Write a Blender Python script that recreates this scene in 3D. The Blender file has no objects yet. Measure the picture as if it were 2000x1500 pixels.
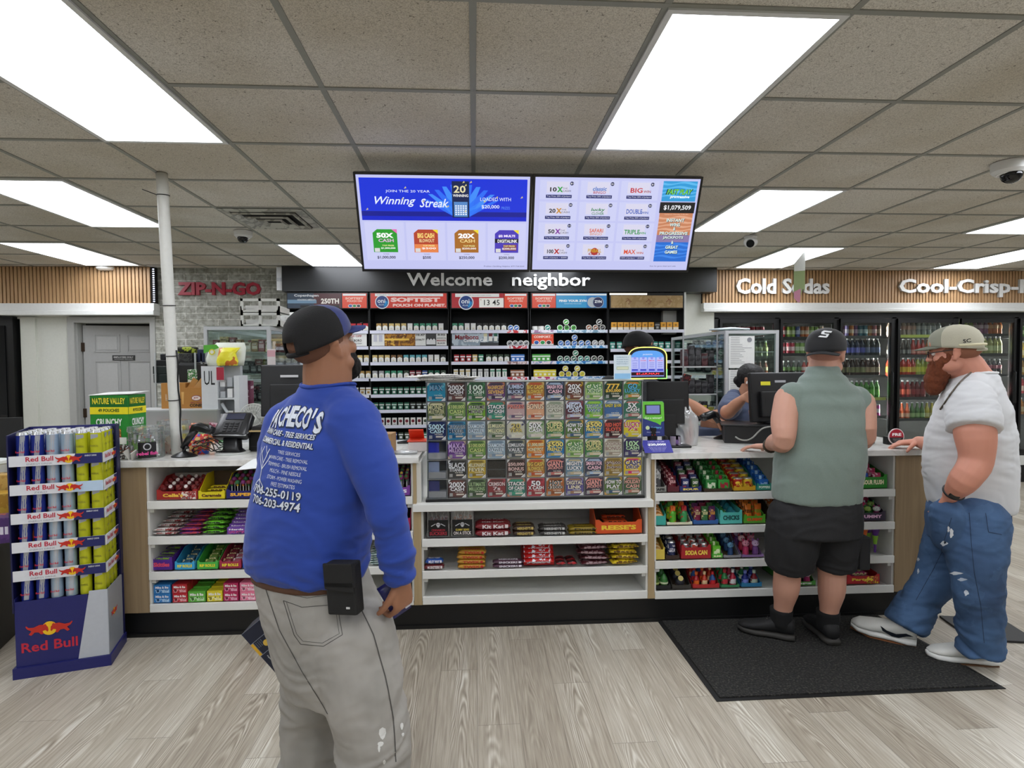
import bpy, bmesh, math, random
import numpy as np
from mathutils import Vector, Matrix, Euler, noise
from mathutils.bvhtree import BVHTree
R = math.radians
random.seed(7)
SC = bpy.context.scene
COL = SC.collection
# ---------------------------------------------------------------- camera
FPX, PITCH, YAW, ROLL, EYE = 1131.5, -.0344, .06457, -.00703, 1.55
_f = Vector((math.sin(YAW)*math.cos(PITCH), math.cos(YAW)*math.cos(PITCH), math.sin(PITCH)))
_r = Vector((math.cos(YAW), -math.sin(YAW), 0)); _u = _r.cross(_f)
RT = math.cos(ROLL)*_r+math.sin(ROLL)*_u; UP = -math.sin(ROLL)*_r+math.cos(ROLL)*_u; FW = _f
cam = bpy.data.objects.new('camera', bpy.data.cameras.new('camera')); COL.objects.link(cam)
cm = Matrix((RT, UP, -FW)).transposed().to_4x4(); cm.translation = Vector((0, 0, EYE))
cam.matrix_world = cm
cam.data.sensor_width = 36; cam.data.lens = FPX/2000*36; cam.data.clip_start = .05
SC.camera = cam
SC.view_settings.view_transform = 'Standard'; SC.view_settings.look = 'None'
SC.view_settings.gamma = 1; SC.view_settings.use_curve_mapping = False
SC.view_settings.exposure = 0.0
PANEL = 9.5      # emission of the ceiling light panels
w = bpy.data.worlds.new('world'); SC.world = w; w.use_nodes = True
w.node_tree.nodes['Background'].inputs[0].default_value = (.8, .85, .9, 1)
w.node_tree.nodes['Background'].inputs[1].default_value = .25
def P(px, py, Y):                       # point at distance Y seen at a pixel (used to read real positions off the photo)
 d = FW+RT*((px-1000)/FPX)-UP*((py-750)/FPX)
 return Vector((0, 0, EYE))+d*(Y/d.y)
def PZ(px, py, Z):
 d = FW+RT*((px-1000)/FPX)-UP*((py-750)/FPX)
 return Vector((0, 0, EYE))+d*((Z-EYE)/d.z)
# ---------------------------------------------------------------- materials
def lin(h):
 if isinstance(h, str):
  h = h.lstrip('#'); c = [int(h[i:i+2], 16)/255 for i in (0, 2, 4)]
 else: c = list(h)
 return tuple((x/12.92 if x <= .04045 else ((x+.055)/1.055)**2.4) for x in c)+(1,)
_m = {}
def mat(col, rough=.5, metal=0, var=.06, scale=40, bump=0, emit=0, key=None, spec=.5, sheen=0, sub=0):
 k = ('b', col, rough, metal, var, scale, bump, emit, spec, sheen, sub)
 if k in _m: return _m[k]
 m = bpy.data.materials.new('paint_'+str(col).strip('#')); m.use_nodes = True
 nt = m.node_tree; N = nt.nodes; L = nt.links; b = N['Principled BSDF']; c = lin(col)
 b.inputs['Roughness'].default_value = rough; b.inputs['Metallic'].default_value = metal
 b.inputs['Specular IOR Level'].default_value = spec
 if sheen: b.inputs['Sheen Weight'].default_value = sheen
 if sub:
  b.inputs['Subsurface Weight'].default_value = sub; b.inputs['Subsurface Radius'].default_value = (.02, .008, .004); b.inputs['Subsurface Scale'].default_value = .5
 if emit:
  b.inputs['Emission Color'].default_value = c; b.inputs['Emission Strength'].default_value = emit
  b.inputs['Base Color'].default_value = (.01, .01, .01, 1)
 else:
  tc = N.new('ShaderNodeTexCoord'); nz = N.new('ShaderNodeTexNoise'); nz.inputs['Scale'].default_value = scale; nz.inputs['Detail'].default_value = 4
  L.new(tc.outputs['Object'], nz.inputs['Vector'])
  mx = N.new('ShaderNodeMix'); mx.data_type = 'RGBA'
  mx.inputs[6].default_value = tuple(min(1, x*(1-var)) for x in c[:3])+(1,)
  mx.inputs[7].default_value = tuple(min(1, x*(1+var)) for x in c[:3])+(1,)
  L.new(nz.outputs[0], mx.inputs[0]); L.new(mx.outputs[2], b.inputs['Base Color'])
  if bump:
   bp = N.new('ShaderNodeBump'); bp.inputs['Strength'].default_value = min(1, bump); bp.inputs['Distance'].default_value = .003*max(1, bump)
   L.new(nz.outputs[0], bp.inputs['Height']); L.new(bp.outputs[0], b.inputs['Normal'])
 _m[k] = m; return m
def busy(c1, c2, c3, scale=60, rough=.35, kind='n', key=''):
 """printed packaging: patches of three inks"""
 k = ('busy', c1, c2, c3, scale, rough, kind)
 if k in _m: return _m[k]
 m = bpy.data.materials.new('print'); m.use_nodes = True
 nt = m.node_tree; N = nt.nodes; L = nt.links; b = N['Principled BSDF']; b.inputs['Roughness'].default_value = rough
 tc = N.new('ShaderNodeTexCoord')
 if kind == 'v':
  t = N.new('ShaderNodeTexVoronoi'); t.inputs['Scale'].default_value = scale; out = t.outputs['Color']
  s = N.new('ShaderNodeSeparateColor'); L.new(out, s.inputs[0]); out = s.outputs[0]
 elif kind == 'w':
  t = N.new('ShaderNodeTexWave'); t.inputs['Scale'].default_value = scale; t.inputs['Distortion'].default_value = 6; out = t.outputs[1]
 else:
  t = N.new('ShaderNodeTexNoise'); t.inputs['Scale'].default_value = scale; t.inputs['Detail'].default_value = 3; out = t.outputs[0]
 L.new(tc.outputs['Object'], t.inputs['Vector'])
 r = N.new('ShaderNodeValToRGB'); r.color_ramp.interpolation = 'CONSTANT' if kind != 'w' else 'LINEAR'
 e = r.color_ramp.elements; e[0].color = lin(c1); e[0].position = 0; e[1].color = lin(c2); e[1].position = .47 if kind == 'n' else .4
 e3 = e.new(.58 if kind == 'n' else .7); e3.color = lin(c3)
 L.new(out, r.inputs[0]); L.new(r.outputs[0], b.inputs['Base Color'])
 _m[k] = m; return m
def emis(col, s=1.0):
 return mat(col, .4, emit=s)
def glass(tint='#ffffff', refl=.10, key='g', cover=0.0):
 k = ('glass', tint, refl, cover)
 if k in _m: return _m[k]
 m = bpy.data.materials.new('clear_plastic'); m.use_nodes = True
 nt = m.node_tree; N = nt.nodes; L = nt.links; N.remove(N['Principled BSDF']); o = N['Material Output']
 t = N.new('ShaderNodeBsdfTransparent'); t.inputs[0].default_value = lin(tint)
 g = N.new('ShaderNodeBsdfGlossy'); g.inputs['Roughness'].default_value = .04
 d = N.new('ShaderNodeBsdfDiffuse'); d.inputs[0].default_value = lin('#e8eaea')
 lw = N.new('ShaderNodeLayerWeight'); lw.inputs[0].default_value = .25
 nz = N.new('ShaderNodeTexNoise'); nz.inputs['Scale'].default_value = 3
 mp = N.new('ShaderNodeMath'); mp.operation = 'MULTIPLY_ADD'; mp.inputs[1].default_value = .5; mp.inputs[2].default_value = refl
 L.new(lw.outputs[0], mp.inputs[0])
 a = N.new('ShaderNodeMixShader'); L.new(mp.outputs[0], a.inputs[0]); L.new(t.outputs[0], a.inputs[1]); L.new(g.outputs[0], a.inputs[2])
 if cover:
  c = N.new('ShaderNodeMixShader'); c.inputs[0].default_value = cover; L.new(a.outputs[0], c.inputs[1]); L.new(d.outputs[0], c.inputs[2]); a = c
 L.new(a.outputs[0], o.inputs[0]); _m[k] = m; return m
def nodes_mat(name, rough=.5):
 m = bpy.data.materials.new(name); m.use_nodes = True; nt = m.node_tree
 b = nt.nodes['Principled BSDF']; b.inputs['Roughness'].default_value = rough
 return m, nt.nodes, nt.links, b
def mth(N, L, op, a, b=0.0, c=0.0):
 n = N.new('ShaderNodeMath'); n.operation = op
 for i, v in enumerate((a, b, c)):
  if isinstance(v, (int, float)): n.inputs[i].default_value = v
  else: L.new(v, n.inputs[i])
 return n.outputs[0]
def ramp(N, L, v, stops, interp='LINEAR'):
 r = N.new('ShaderNodeValToRGB'); r.color_ramp.interpolation = interp; e = r.color_ramp.elements
 while len(e) < len(stops): e.new(.5)
 for i, (p, c) in enumerate(stops): e[i].position = p; e[i].color = lin(c)
 L.new(v, r.inputs[0]); return r.outputs[0]
def coords(N, L, sx=1, sy=1, sz=1, kind='Object'):
 tc = N.new('ShaderNodeTexCoord'); mp = N.new('ShaderNodeMapping'); mp.inputs['Scale'].default_value = (sx, sy, sz)
 L.new(tc.outputs[kind], mp.inputs[0]); return mp.outputs[0]
def floor_mat():
 m, N, L, b = nodes_mat('pale_oak_vinyl_planks', .38)
 tc = N.new('ShaderNodeTexCoord'); s = N.new('ShaderNodeSeparateXYZ'); L.new(tc.outputs['Object'], s.inputs[0])
 W, LEN = .183, 1.22
 xi = mth(N, L, 'FLOOR', mth(N, L, 'DIVIDE', s.outputs[0], W))
 off = mth(N, L, 'FRACT', mth(N, L, 'MULTIPLY', xi, .377))
 yq = mth(N, L, 'ADD', mth(N, L, 'DIVIDE', s.outputs[1], LEN), off)
 yi = mth(N, L, 'FLOOR', yq)
 fx = mth(N, L, 'FRACT', mth(N, L, 'DIVIDE', s.outputs[0], W)); fy = mth(N, L, 'FRACT', yq)
 cb = N.new('ShaderNodeCombineXYZ'); L.new(xi, cb.inputs[0]); L.new(yi, cb.inputs[1])
 wn = N.new('ShaderNodeTexWhiteNoise'); L.new(cb.outputs[0], wn.inputs[0]); rs = N.new('ShaderNodeSeparateColor'); L.new(wn.outputs[1], rs.inputs[0])
 # grain: nested arches along the plank
 u = mth(N, L, 'SUBTRACT', fx, mth(N, L, 'MULTIPLY_ADD', rs.outputs[0], .5, .25))
 g1 = N.new('ShaderNodeCombineXYZ')
 L.new(mth(N, L, 'MULTIPLY', s.outputs[0], 9.0), g1.inputs[0])
 L.new(mth(N, L, 'MULTIPLY', s.outputs[1], 1.5), g1.inputs[1]); L.new(mth(N, L, 'MULTIPLY', rs.outputs[1], 40.0), g1.inputs[2])
 nz = N.new('ShaderNodeTexNoise'); nz.inputs['Scale'].default_value = 1; nz.inputs['Detail'].default_value = 2; L.new(g1.outputs[0], nz.inputs['Vector'])
 arch = mth(N, L, 'ADD', mth(N, L, 'MULTIPLY', mth(N, L, 'MULTIPLY', u, u), 18.0), mth(N, L, 'MULTIPLY', mth(N, L, 'ADD', s.outputs[1], rs.outputs[2]), 2.2))
 arch = mth(N, L, 'ADD', arch, mth(N, L, 'MULTIPLY', nz.outputs[0], 4.5))
 ring = mth(N, L, 'SINE', mth(N, L, 'MULTIPLY', arch, 15.0))
 ring = mth(N, L, 'MULTIPLY_ADD', ring, .5, .5)
 # fine straight fibre
 g2 = N.new('ShaderNodeCombineXYZ'); L.new(mth(N, L, 'MULTIPLY', s.outputs[0], 130.0), g2.inputs[0]); L.new(mth(N, L, 'MULTIPLY', s.outputs[1], 5.0), g2.inputs[1]); L.new(rs.outputs[1], g2.inputs[2])
 fz = N.new('ShaderNodeTexNoise'); fz.inputs['Scale'].default_value = 1; fz.inputs['Detail'].default_value = 3; L.new(g2.outputs[0], fz.inputs['Vector'])
 g3 = N.new('ShaderNodeCombineXYZ'); L.new(mth(N, L, 'MULTIPLY', s.outputs[0], 14.0), g3.inputs[0]); L.new(mth(N, L, 'MULTIPLY', s.outputs[1], .9), g3.inputs[1]); L.new(rs.outputs[2], g3.inputs[2])
 bz = N.new('ShaderNodeTexNoise'); bz.inputs['Scale'].default_value = 1; L.new(g3.outputs[0], bz.inputs['Vector'])
 msk = mth(N, L, 'MULTIPLY', mth(N, L, 'SUBTRACT', bz.outputs[0], .38), 3.2)
 msk = mth(N, L, 'MINIMUM', mth(N, L, 'MAXIMUM', msk, 0), 1.0)
 v = mth(N, L, 'MULTIPLY_ADD', mth(N, L, 'SUBTRACT', ring, .5), mth(N, L, 'MULTIPLY', msk, .5), .5)
 v = mth(N, L, 'ADD', v, mth(N, L, 'MULTIPLY', mth(N, L, 'SUBTRACT', fz.outputs[0], .5), .75))
 v = mth(N, L, 'ADD', v, mth(N, L, 'MULTIPLY', mth(N, L, 'SUBTRACT', rs.outputs[1], .5), .30))
 v = mth(N, L, 'ADD', v, mth(N, L, 'MULTIPLY', mth(N, L, 'SUBTRACT', bz.outputs[0], .5), .3))
 c = ramp(N, L, v, [(.10, '#7d7264'), (.38, '#a39989'), (.58, '#b6ae9e'), (.88, '#dad6ca')])
 # seams
 ex = mth(N, L, 'MINIMUM', fx, mth(N, L, 'SUBTRACT', 1.0, fx)); ey = mth(N, L, 'MULTIPLY', mth(N, L, 'MINIMUM', fy, mth(N, L, 'SUBTRACT', 1.0, fy)), LEN/W)
 e = mth(N, L, 'LESS_THAN', mth(N, L, 'MINIMUM', ex, ey), .008)
 mx = N.new('ShaderNodeMix'); mx.data_type = 'RGBA'; L.new(mth(N, L, 'MULTIPLY', e, .55), mx.inputs[0]); L.new(c, mx.inputs[6]); mx.inputs[7].default_value = lin('#5f574c')
 L.new(mx.outputs[2], b.inputs['Base Color'])
 bp = N.new('ShaderNodeBump'); bp.inputs['Strength'].default_value = .15; bp.inputs['Distance'].default_value = .002; L.new(v, bp.inputs['Height']); L.new(bp.outputs[0], b.inputs['Normal'])
 return m
def ceil_mat():
 m, N, L, b = nodes_mat('fissured_ceiling_tile', .95)
 v = coords(N, L)
 nz = N.new('ShaderNodeTexNoise'); nz.inputs['Scale'].default_value = 75; nz.inputs['Detail'].default_value = 2; nz.inputs['Distortion'].default_value = 1.2; L.new(v, nz.inputs['Vector'])
 n2 = N.new('ShaderNodeTexNoise'); n2.inputs['Scale'].default_value = 260; L.new(v, n2.inputs['Vector'])
 n3 = N.new('ShaderNodeTexNoise'); n3.inputs['Scale'].default_value = 1.3; L.new(v, n3.inputs['Vector'])
 c = ramp(N, L, nz.outputs[0], [(.27, '#837d74'), (.355, '#dedad0'), (1, '#e6e2d8')])
 c2 = ramp(N, L, n2.outputs[0], [(.3, '#bcb9b3'), (.6, '#ffffff')])
 mx = N.new('ShaderNodeMix'); mx.data_type = 'RGBA'; mx.blend_type = 'MULTIPLY'; mx.inputs[0].default_value = .8; L.new(c, mx.inputs[6]); L.new(c2, mx.inputs[7])
 c3 = ramp(N, L, n3.outputs[0], [(.35, '#e6e1d6'), (.6, '#ffffff')])
 my = N.new('ShaderNodeMix'); my.data_type = 'RGBA'; my.blend_type = 'MULTIPLY'; my.inputs[0].default_value = .8; L.new(mx.outputs[2], my.inputs[6]); L.new(c3, my.inputs[7])
 L.new(my.outputs[2], b.inputs['Base Color']); return m
def wood_mat(a='#7d6a52', b_='#9b866a', name='oak_laminate', horiz=False):
 m, N, L, b = nodes_mat(name, .5)
 v = coords(N, L, *((3, 14, 60) if horiz else (45, 14, 2.0)))
 nz = N.new('ShaderNodeTexNoise'); nz.inputs['Scale'].default_value = 1; nz.inputs['Detail'].default_value = 5; nz.inputs['Distortion'].default_value = .6; L.new(v, nz.inputs['Vector'])
 v2 = coords(N, L, *((1, 3, 9) if horiz else (9, 3, 1.2)))
 n2 = N.new('ShaderNodeTexNoise'); n2.inputs['Scale'].default_value = 1; L.new(v2, n2.inputs['Vector'])
 s = mth(N, L, 'ADD', mth(N, L, 'MULTIPLY', nz.outputs[0], .6), mth(N, L, 'MULTIPLY', n2.outputs[0], .4))
 L.new(ramp(N, L, s, [(.3, a), (.7, b_)]), b.inputs['Base Color']); return m
def brick_mat():
 m, N, L, b = nodes_mat('whitewashed_brick', .85)
 tc = N.new('ShaderNodeTexCoord'); s = N.new('ShaderNodeSeparateXYZ'); L.new(tc.outputs['Object'], s.inputs[0])
 cb = N.new('ShaderNodeCombineXYZ'); L.new(s.outputs[0], cb.inputs[0]); L.new(s.outputs[2], cb.inputs[1])
 br = N.new('ShaderNodeTexBrick'); br.inputs['Scale'].default_value = 1; br.inputs['Brick Width'].default_value = .245; br.inputs['Row Height'].default_value = .0745
 br.inputs['Mortar Size'].default_value = .006; br.inputs['Mortar Smooth'].default_value = .3
 br.inputs['Color1'].default_value = lin('#a3a39a'); br.inputs['Color2'].default_value = lin('#b6b6ae'); br.inputs['Mortar'].default_value = lin('#d5d5cd')
 L.new(cb.outputs[0], br.inputs['Vector'])
 nz = N.new('ShaderNodeTexNoise'); nz.inputs['Scale'].default_value = 26; nz.inputs['Detail'].default_value = 5; L.new(tc.outputs['Object'], nz.inputs['Vector'])
 c = ramp(N, L, nz.outputs[0], [(.35, '#c9c9c2'), (.6, '#ffffff')])
 mx = N.new('ShaderNodeMix'); mx.data_type = 'RGBA'; mx.blend_type = 'MULTIPLY'; mx.inputs[0].default_value = 1; L.new(br.outputs[0], mx.inputs[6]); L.new(c, mx.inputs[7])
 L.new(mx.outputs[2], b.inputs['Base Color'])
 bp = N.new('ShaderNodeBump'); bp.inputs['Strength'].default_value = .6; bp.inputs['Distance'].default_value = .01; bp.invert = True
 L.new(br.outputs[1], bp.inputs['Height']); L.new(bp.outputs[0], b.inputs['Normal']); return m
def marble_mat():
 m, N, L, b = nodes_mat('white_quartz', .12)
 v = coords(N, L, 1, 1, 1); nz = N.new('ShaderNodeTexNoise'); nz.inputs['Scale'].default_value = 3; nz.inputs['Detail'].default_value = 6; nz.inputs['Distortion'].default_value = 1.5; L.new(v, nz.inputs['Vector'])
 L.new(ramp(N, L, nz.outputs[0], [(.44, '#e4e3de'), (.5, '#d4d2cc'), (.55, '#e6e5e0')]), b.inputs['Base Color']); return m
def denim_mat(c1, c2, name, sc=1.0, wear='#8fa6c0', wearamt=.35):
 m, N, L, b = nodes_mat(name, .85)
 v = coords(N, L, 3*sc, 3*sc, 3*sc); nz = N.new('ShaderNodeTexNoise'); nz.inputs['Scale'].default_value = 1.4; nz.inputs['Detail'].default_value = 4; L.new(v, nz.inputs['Vector'])
 n2 = N.new('ShaderNodeTexNoise'); n2.inputs['Scale'].default_value = 500; L.new(v, n2.inputs['Vector'])
 c = ramp(N, L, nz.outputs[0], [(.3, c1), (.7, c2)])
 n3 = N.new('ShaderNodeTexNoise'); n3.inputs['Scale'].default_value = 2.2; n3.inputs['Detail'].default_value = 6; L.new(v, n3.inputs['Vector'])
 mx = N.new('ShaderNodeMix'); mx.data_type = 'RGBA'; L.new(mth(N, L, 'MULTIPLY', mth(N, L, 'GREATER_THAN', n3.outputs[0], .56), wearamt), mx.inputs[0]); L.new(c, mx.inputs[6]); mx.inputs[7].default_value = lin(wear)
 L.new(c, b.inputs['Base Color']) if wearamt == 0 else L.new(mx.outputs[2], b.inputs['Base Color'])
 bp = N.new('ShaderNodeBump'); bp.inputs['Strength'].default_value = .25; bp.inputs['Distance'].default_value = .001; L.new(n2.outputs[0], bp.inputs['Height']); L.new(bp.outputs[0], b.inputs['Normal'])
 return m
# ---------------------------------------------------------------- mesh builder
_tx = {}; _ty = {}
def text_geo(s, bold=0.0, shear=0.0, space=1.0):
 k = (s, bold, shear, space)
 if k in _tx: return _tx[k]
 cu = bpy.data.curves.new('t', 'FONT'); cu.body = s; cu.size = 1; cu.offset = bold; cu.shear = shear; cu.space_character = space
 cu.align_x = 'CENTER'; cu.align_y = 'TOP_BASELINE'; cu.resolution_u = 2
 o = bpy.data.objects.new('t', cu); COL.objects.link(o)
 me = bpy.data.meshes.new_from_object(o.evaluated_get(bpy.context.evaluated_depsgraph_get()))
 vs = [(v.co.x, v.co.y) for v in me.vertices]; fs = [tuple(p.vertices) for p in me.polygons]
 bpy.data.objects.remove(o); bpy.data.curves.remove(cu); bpy.data.meshes.remove(me)
 if vs:
  x0 = min(v[0] for v in vs); x1 = max(v[0] for v in vs); y0 = min(v[1] for v in vs); y1 = max(v[1] for v in vs)
  vs = [(v[0]-(x0+x1)/2, v[1]-(y0+y1)/2) for v in vs]; r = (vs, fs, x1-x0, y1-y0); _ty[k] = (y0+y1)/2
 else: r = ([], [], 1, 1)
 _tx[k] = r; return r
class MB:
 def __init__(s): s.v = []; s.f = []; s.mi = []; s.mats = []; s.sm = []; s.M = Matrix.Identity(4)
 def slot(s, m):
  if m not in s.mats: s.mats.append(m)
  return s.mats.index(m)
 def add(s, vs, fs, m, smooth=False):
  n = len(s.v); s.v += [tuple(s.M @ Vector(v)) for v in vs]; i = s.slot(m)
  for f in fs: s.f.append(tuple(n+k for k in f)); s.mi.append(i); s.sm.append(smooth)
  return s
 def box(s, c, d, m, rot=None, taper=1.0, bevel=0):
  x, y, z = d[0]/2, d[1]/2, d[2]/2; t = taper
  vs = [(-x, -y, -z), (x, -y, -z), (x, y, -z), (-x, y, -z), (-x*t, -y*t, z), (x*t, -y*t, z), (x*t, y*t, z), (-x*t, y*t, z)]
  fs = [(0, 3, 2, 1), (4, 5, 6, 7), (0, 1, 5, 4), (1, 2, 6, 5), (2, 3, 7, 6), (3, 0, 4, 7)]
  if bevel:
   bm = bmesh.new(); bv = [bm.verts.new(v) for v in vs]; [bm.faces.new([bv[i] for i in f]) for f in fs]
   bmesh.ops.bevel(bm, geom=bm.edges[:], offset=bevel, segments=2, affect='EDGES', profile=.6)
   bm.verts.index_update(); vs = [tuple(v.co) for v in bm.verts]; fs = [[v.index for v in f.verts] for f in bm.faces]; bm.free()
  T = Matrix.Translation(c) @ (Euler(rot).to_matrix().to_4x4() if rot else Matrix.Identity(4))
  return s.add([T @ Vector(v) for v in vs], fs, m)
 def b2(s, x0, x1, y0, y1, z0, z1, m, bevel=0):
  return s.box(((x0+x1)/2, (y0+y1)/2, (z0+z1)/2), (abs(x1-x0), abs(y1-y0), abs(z1-z0)), m, bevel=bevel)
 def lathe(s, prof, m, c=(0, 0, 0), n=16, axis=None, smooth=True, mats=None, sy=1.0):
  """prof [(r,z)...] closed to the axis at both ends"""
  T = Matrix.Translation(c)
  if axis is not None: T = T @ Vector((0, 0, 1)).rotation_difference(Vector(axis)).to_matrix().to_4x4()
  vs = []; K = len(prof)
  for r, z in prof:
   for i in range(n): a = 2*math.pi*i/n; vs.append(T @ Vector((r*math.cos(a), r*math.sin(a)*sy, z)))
  for k in range(K-1):
   fs = [(k*n+i, k*n+(i+1) % n, (k+1)*n+(i+1) % n, (k+1)*n+i) for i in range(n)]
   base = k*n
   s.add(vs[base:base+2*n], [tuple(q-base for q in f) for f in fs], mats[k] if mats else m, smooth)
  if prof[0][0] > 1e-5: s.add(vs[:n], [tuple(reversed(range(n)))], mats[0] if mats else m)
  if prof[-1][0] > 1e-5: s.add(vs[-n:], [tuple(range(n))], mats[-1] if mats else m)
  return s
 def cyl(s, a, b, r, m, r2=None, n=16):
  a = Vector(a); b = Vector(b); d = b-a
  return s.lathe([(r, 0), (r if r2 is None else r2, d.length)], m, a, n, d)
 def tube(s, pts, r, m, n=8):
  pts = [Vector(p) for p in pts]; rs = r if isinstance(r, (list, tuple)) else [r]*len(pts); vs = []
  up = Vector((0, 0, 1)); prev = None
  for i, p in enumerate(pts):
   d = (pts[min(i+1, len(pts)-1)]-pts[max(i-1, 0)]).normalized()
   if prev is None: x = d.orthogonal().normalized()
   else: x = (prev-d*prev.dot(d)).normalized()
   prev = x; y = d.cross(x)
   for k in range(n): a = 2*math.pi*k/n; vs.append(p+(x*math.cos(a)+y*math.sin(a))*rs[i])
  fs = [(i*n+k, i*n+(k+1) % n, (i+1)*n+(k+1) % n, (i+1)*n+k) for i in range(len(pts)-1) for k in range(n)]
  fs += [tuple(reversed(range(n))), tuple(range(len(vs)-n, len(vs)))]
  return s.add(vs, fs, m, True)
 def loft(s, rings, m, n=20, p=2.0, caps=True):
  """rings: (center, rx, ry[, xdir, ydir]) superellipse power p"""
  vs = []; C = [Vector(r[0]) for r in rings]
  for i, r in enumerate(rings):
   c = C[i]
   if len(r) > 3: xd, yd = Vector(r[3]), Vector(r[4])
   else: xd, yd = Vector((1, 0, 0)), Vector((0, 1, 0))
   for k in range(n):
    a = 2*math.pi*k/n; ca, sa = math.cos(a), math.sin(a)
    x = math.copysign(abs(ca)**(2/p), ca)*r[1]; y = math.copysign(abs(sa)**(2/p), sa)*r[2]
    vs.append(c+xd*x+yd*y)
  K = len(rings); fs = [(i*n+k, i*n+(k+1) % n, (i+1)*n+(k+1) % n, (i+1)*n+k) for i in range(K-1) for k in range(n)]
  if caps: fs += [tuple(reversed(range(n))), tuple(range(len(vs)-n, len(vs)))]
  return s.add(vs, fs, m, True)
 def ell(s, c, r, m, rot=None, n=16, k=10):
  T = Matrix.Translation(c) @ (rot.to_4x4() if isinstance(rot, Matrix) else (Euler(rot).to_matrix().to_4x4() if rot else Matrix.Identity(4)))
  vs = [T @ Vector((0, 0, -r[2]))]
  for j in range(1, k):
   t = math.pi*j/k-math.pi/2
   for i in range(n): a = 2*math.pi*i/n; vs.append(T @ Vector((r[0]*math.cos(t)*math.cos(a), r[1]*math.cos(t)*math.sin(a), r[2]*math.sin(t))))
  vs.append(T @ Vector((0, 0, r[2]))); fs = []
  for i in range(n): fs.append((0, 1+(i+1) % n, 1+i))
  for j in range(k-2):
   for i in range(n): a = 1+j*n; fs.append((a+i, a+(i+1) % n, a+n+(i+1) % n, a+n+i))
  for i in range(n): fs.append((1+(k-2)*n+i, 1+(k-2)*n+(i+1) % n, len(vs)-1))
  return s.add(vs, fs, m, True)
 def prism(s, pts, m, o=(0, 0, 0), x=(1, 0, 0), y=(0, 0, 1), th=.002, smooth=False):
  """polygon pts in plane (x,y) at o, front face away from x cross y by 0; thickness th behind"""
  x = Vector(x); y = Vector(y); nn = x.cross(y); n = len(pts); o = Vector(o)
  f = [o+x*a+y*b for a, b in pts]; g = [q-nn*th for q in f]
  fs = [tuple(range(n)), tuple(range(2*n-1, n-1, -1))]+[(i, n+i, n+(i+1) % n, (i+1) % n) for i in range(n)]
  return s.add(f+g, fs, m, smooth)
 def rect(s, x0, x1, z0, z1, m, y=0.0, th=.001):
  """thin panel facing -y"""
  return s.b2(x0, x1, y, y+th, z0, z1, m)
 def text(s, t, m, c, h=None, w=None, x=(1, 0, 0), y=(0, 0, 1), th=.0008, bold=0.02, shear=0.0, space=1.0):
  """centre c; lies in plane x,y; raised by th toward x cross y; h = height, w = width limit"""
  vs, fs, tw, thh = text_geo(t, bold, shear, space)
  if not vs: return s
  sy = (h/thh) if h else (w/tw); sx = sy
  if w: sx = w/tw
  if h is None: sy = sx
  x = Vector(x); y = Vector(y); nn = x.cross(y); c = Vector(c)
  if x.length == 0: return s
  f = [c+x*(a*sx)+y*(b*sy)+nn*th for a, b in vs]
  return s.add(f, fs, m)
 def disc(s, c, r, m, n=20, th=.001, x=(1, 0, 0), y=(0, 0, 1), ry=None):
  return s.prism([(r*math.cos(2*math.pi*i/n), (ry or r)*math.sin(2*math.pi*i/n)) for i in range(n)], m, Vector(c)+Vector(x).cross(Vector(y))*th, x, y, th)
 def mesh(s, name):
  me = bpy.data.meshes.new(name); me.from_pydata(s.v, [], s.f)
  for m in s.mats: me.materials.append(m)
  me.polygons.foreach_set('material_index', s.mi); me.polygons.foreach_set('use_smooth', s.sm); me.update(); return me
def obj(name, mb, parent=None, loc=None, rot=None, merge=False):
 me = mb.mesh(name) if isinstance(mb, MB) else mb
 if merge:
  bm = bmesh.new(); bm.from_mesh(me); bmesh.ops.remove_doubles(bm, verts=bm.verts[:], dist=1e-5); bmesh.ops.recalc_face_normals(bm, faces=bm.faces[:]); bm.to_mesh(me); bm.free()
 o = bpy.data.objects.new(name, me); COL.objects.link(o)
 if parent is not None: o.parent = parent
 if loc is not None: o.location = loc
 if rot is not None: o.rotation_euler = rot
 return o
def tag(o, label=None, cat=None, group=None, kind=None):
 if label: o['label'] = label
 if cat: o['category'] = cat
 if group: o['group'] = group
 if kind: o['kind'] = kind
 return o
def thing(name, label, cat, loc=(0, 0, 0), rot=(0, 0, 0), group=None):
 o = bpy.data.objects.new(name, None); COL.objects.link(o); o.empty_display_size = .05
 o.location = loc; o.rotation_euler = rot; return tag(o, label, cat, group)
def solo(name, mb, label, cat, loc=(0, 0, 0), rot=(0, 0, 0), group=None):
 return tag(obj(name, mb, None, loc, rot), label, cat, group)
def struct(name, mb, loc=None, rot=None): return tag(obj(name, mb, None, loc, rot), kind='structure')
def dup(o, loc=None, rot=None, label=None, group=None):
 r = o.copy(); COL.objects.link(r)
 if loc is not None: r.location = loc
 if rot is not None: r.rotation_euler = rot
 if label: r['label'] = label
 if group: r['group'] = group
 for ch in list(o.children):
  c = ch.copy(); COL.objects.link(c); c.parent = r
  for g in list(ch.children): d = g.copy(); COL.objects.link(d); d.parent = c
 return r
ORD = ['first', 'second', 'third', 'fourth', 'fifth', 'sixth', 'seventh', 'eighth', 'ninth', 'tenth', 'eleventh', 'twelfth', 'thirteenth', 'fourteenth', 'fifteenth', 'sixteenth', 'seventeenth', 'eighteenth', 'nineteenth', 'twentieth']
# counter frame: the counter runs very slightly askew to the walls
CANG = -.0129
CF = Matrix.Translation((0, 3.375, 0)) @ Matrix.Rotation(CANG, 4, 'Z')
CINV = CF.inverted()
def cw(u, v, z): return CF @ Vector((u, v, z))       # counter coords -> world
def onC(px, py, Z=1.018): return PZ(px, py, Z)
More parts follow.
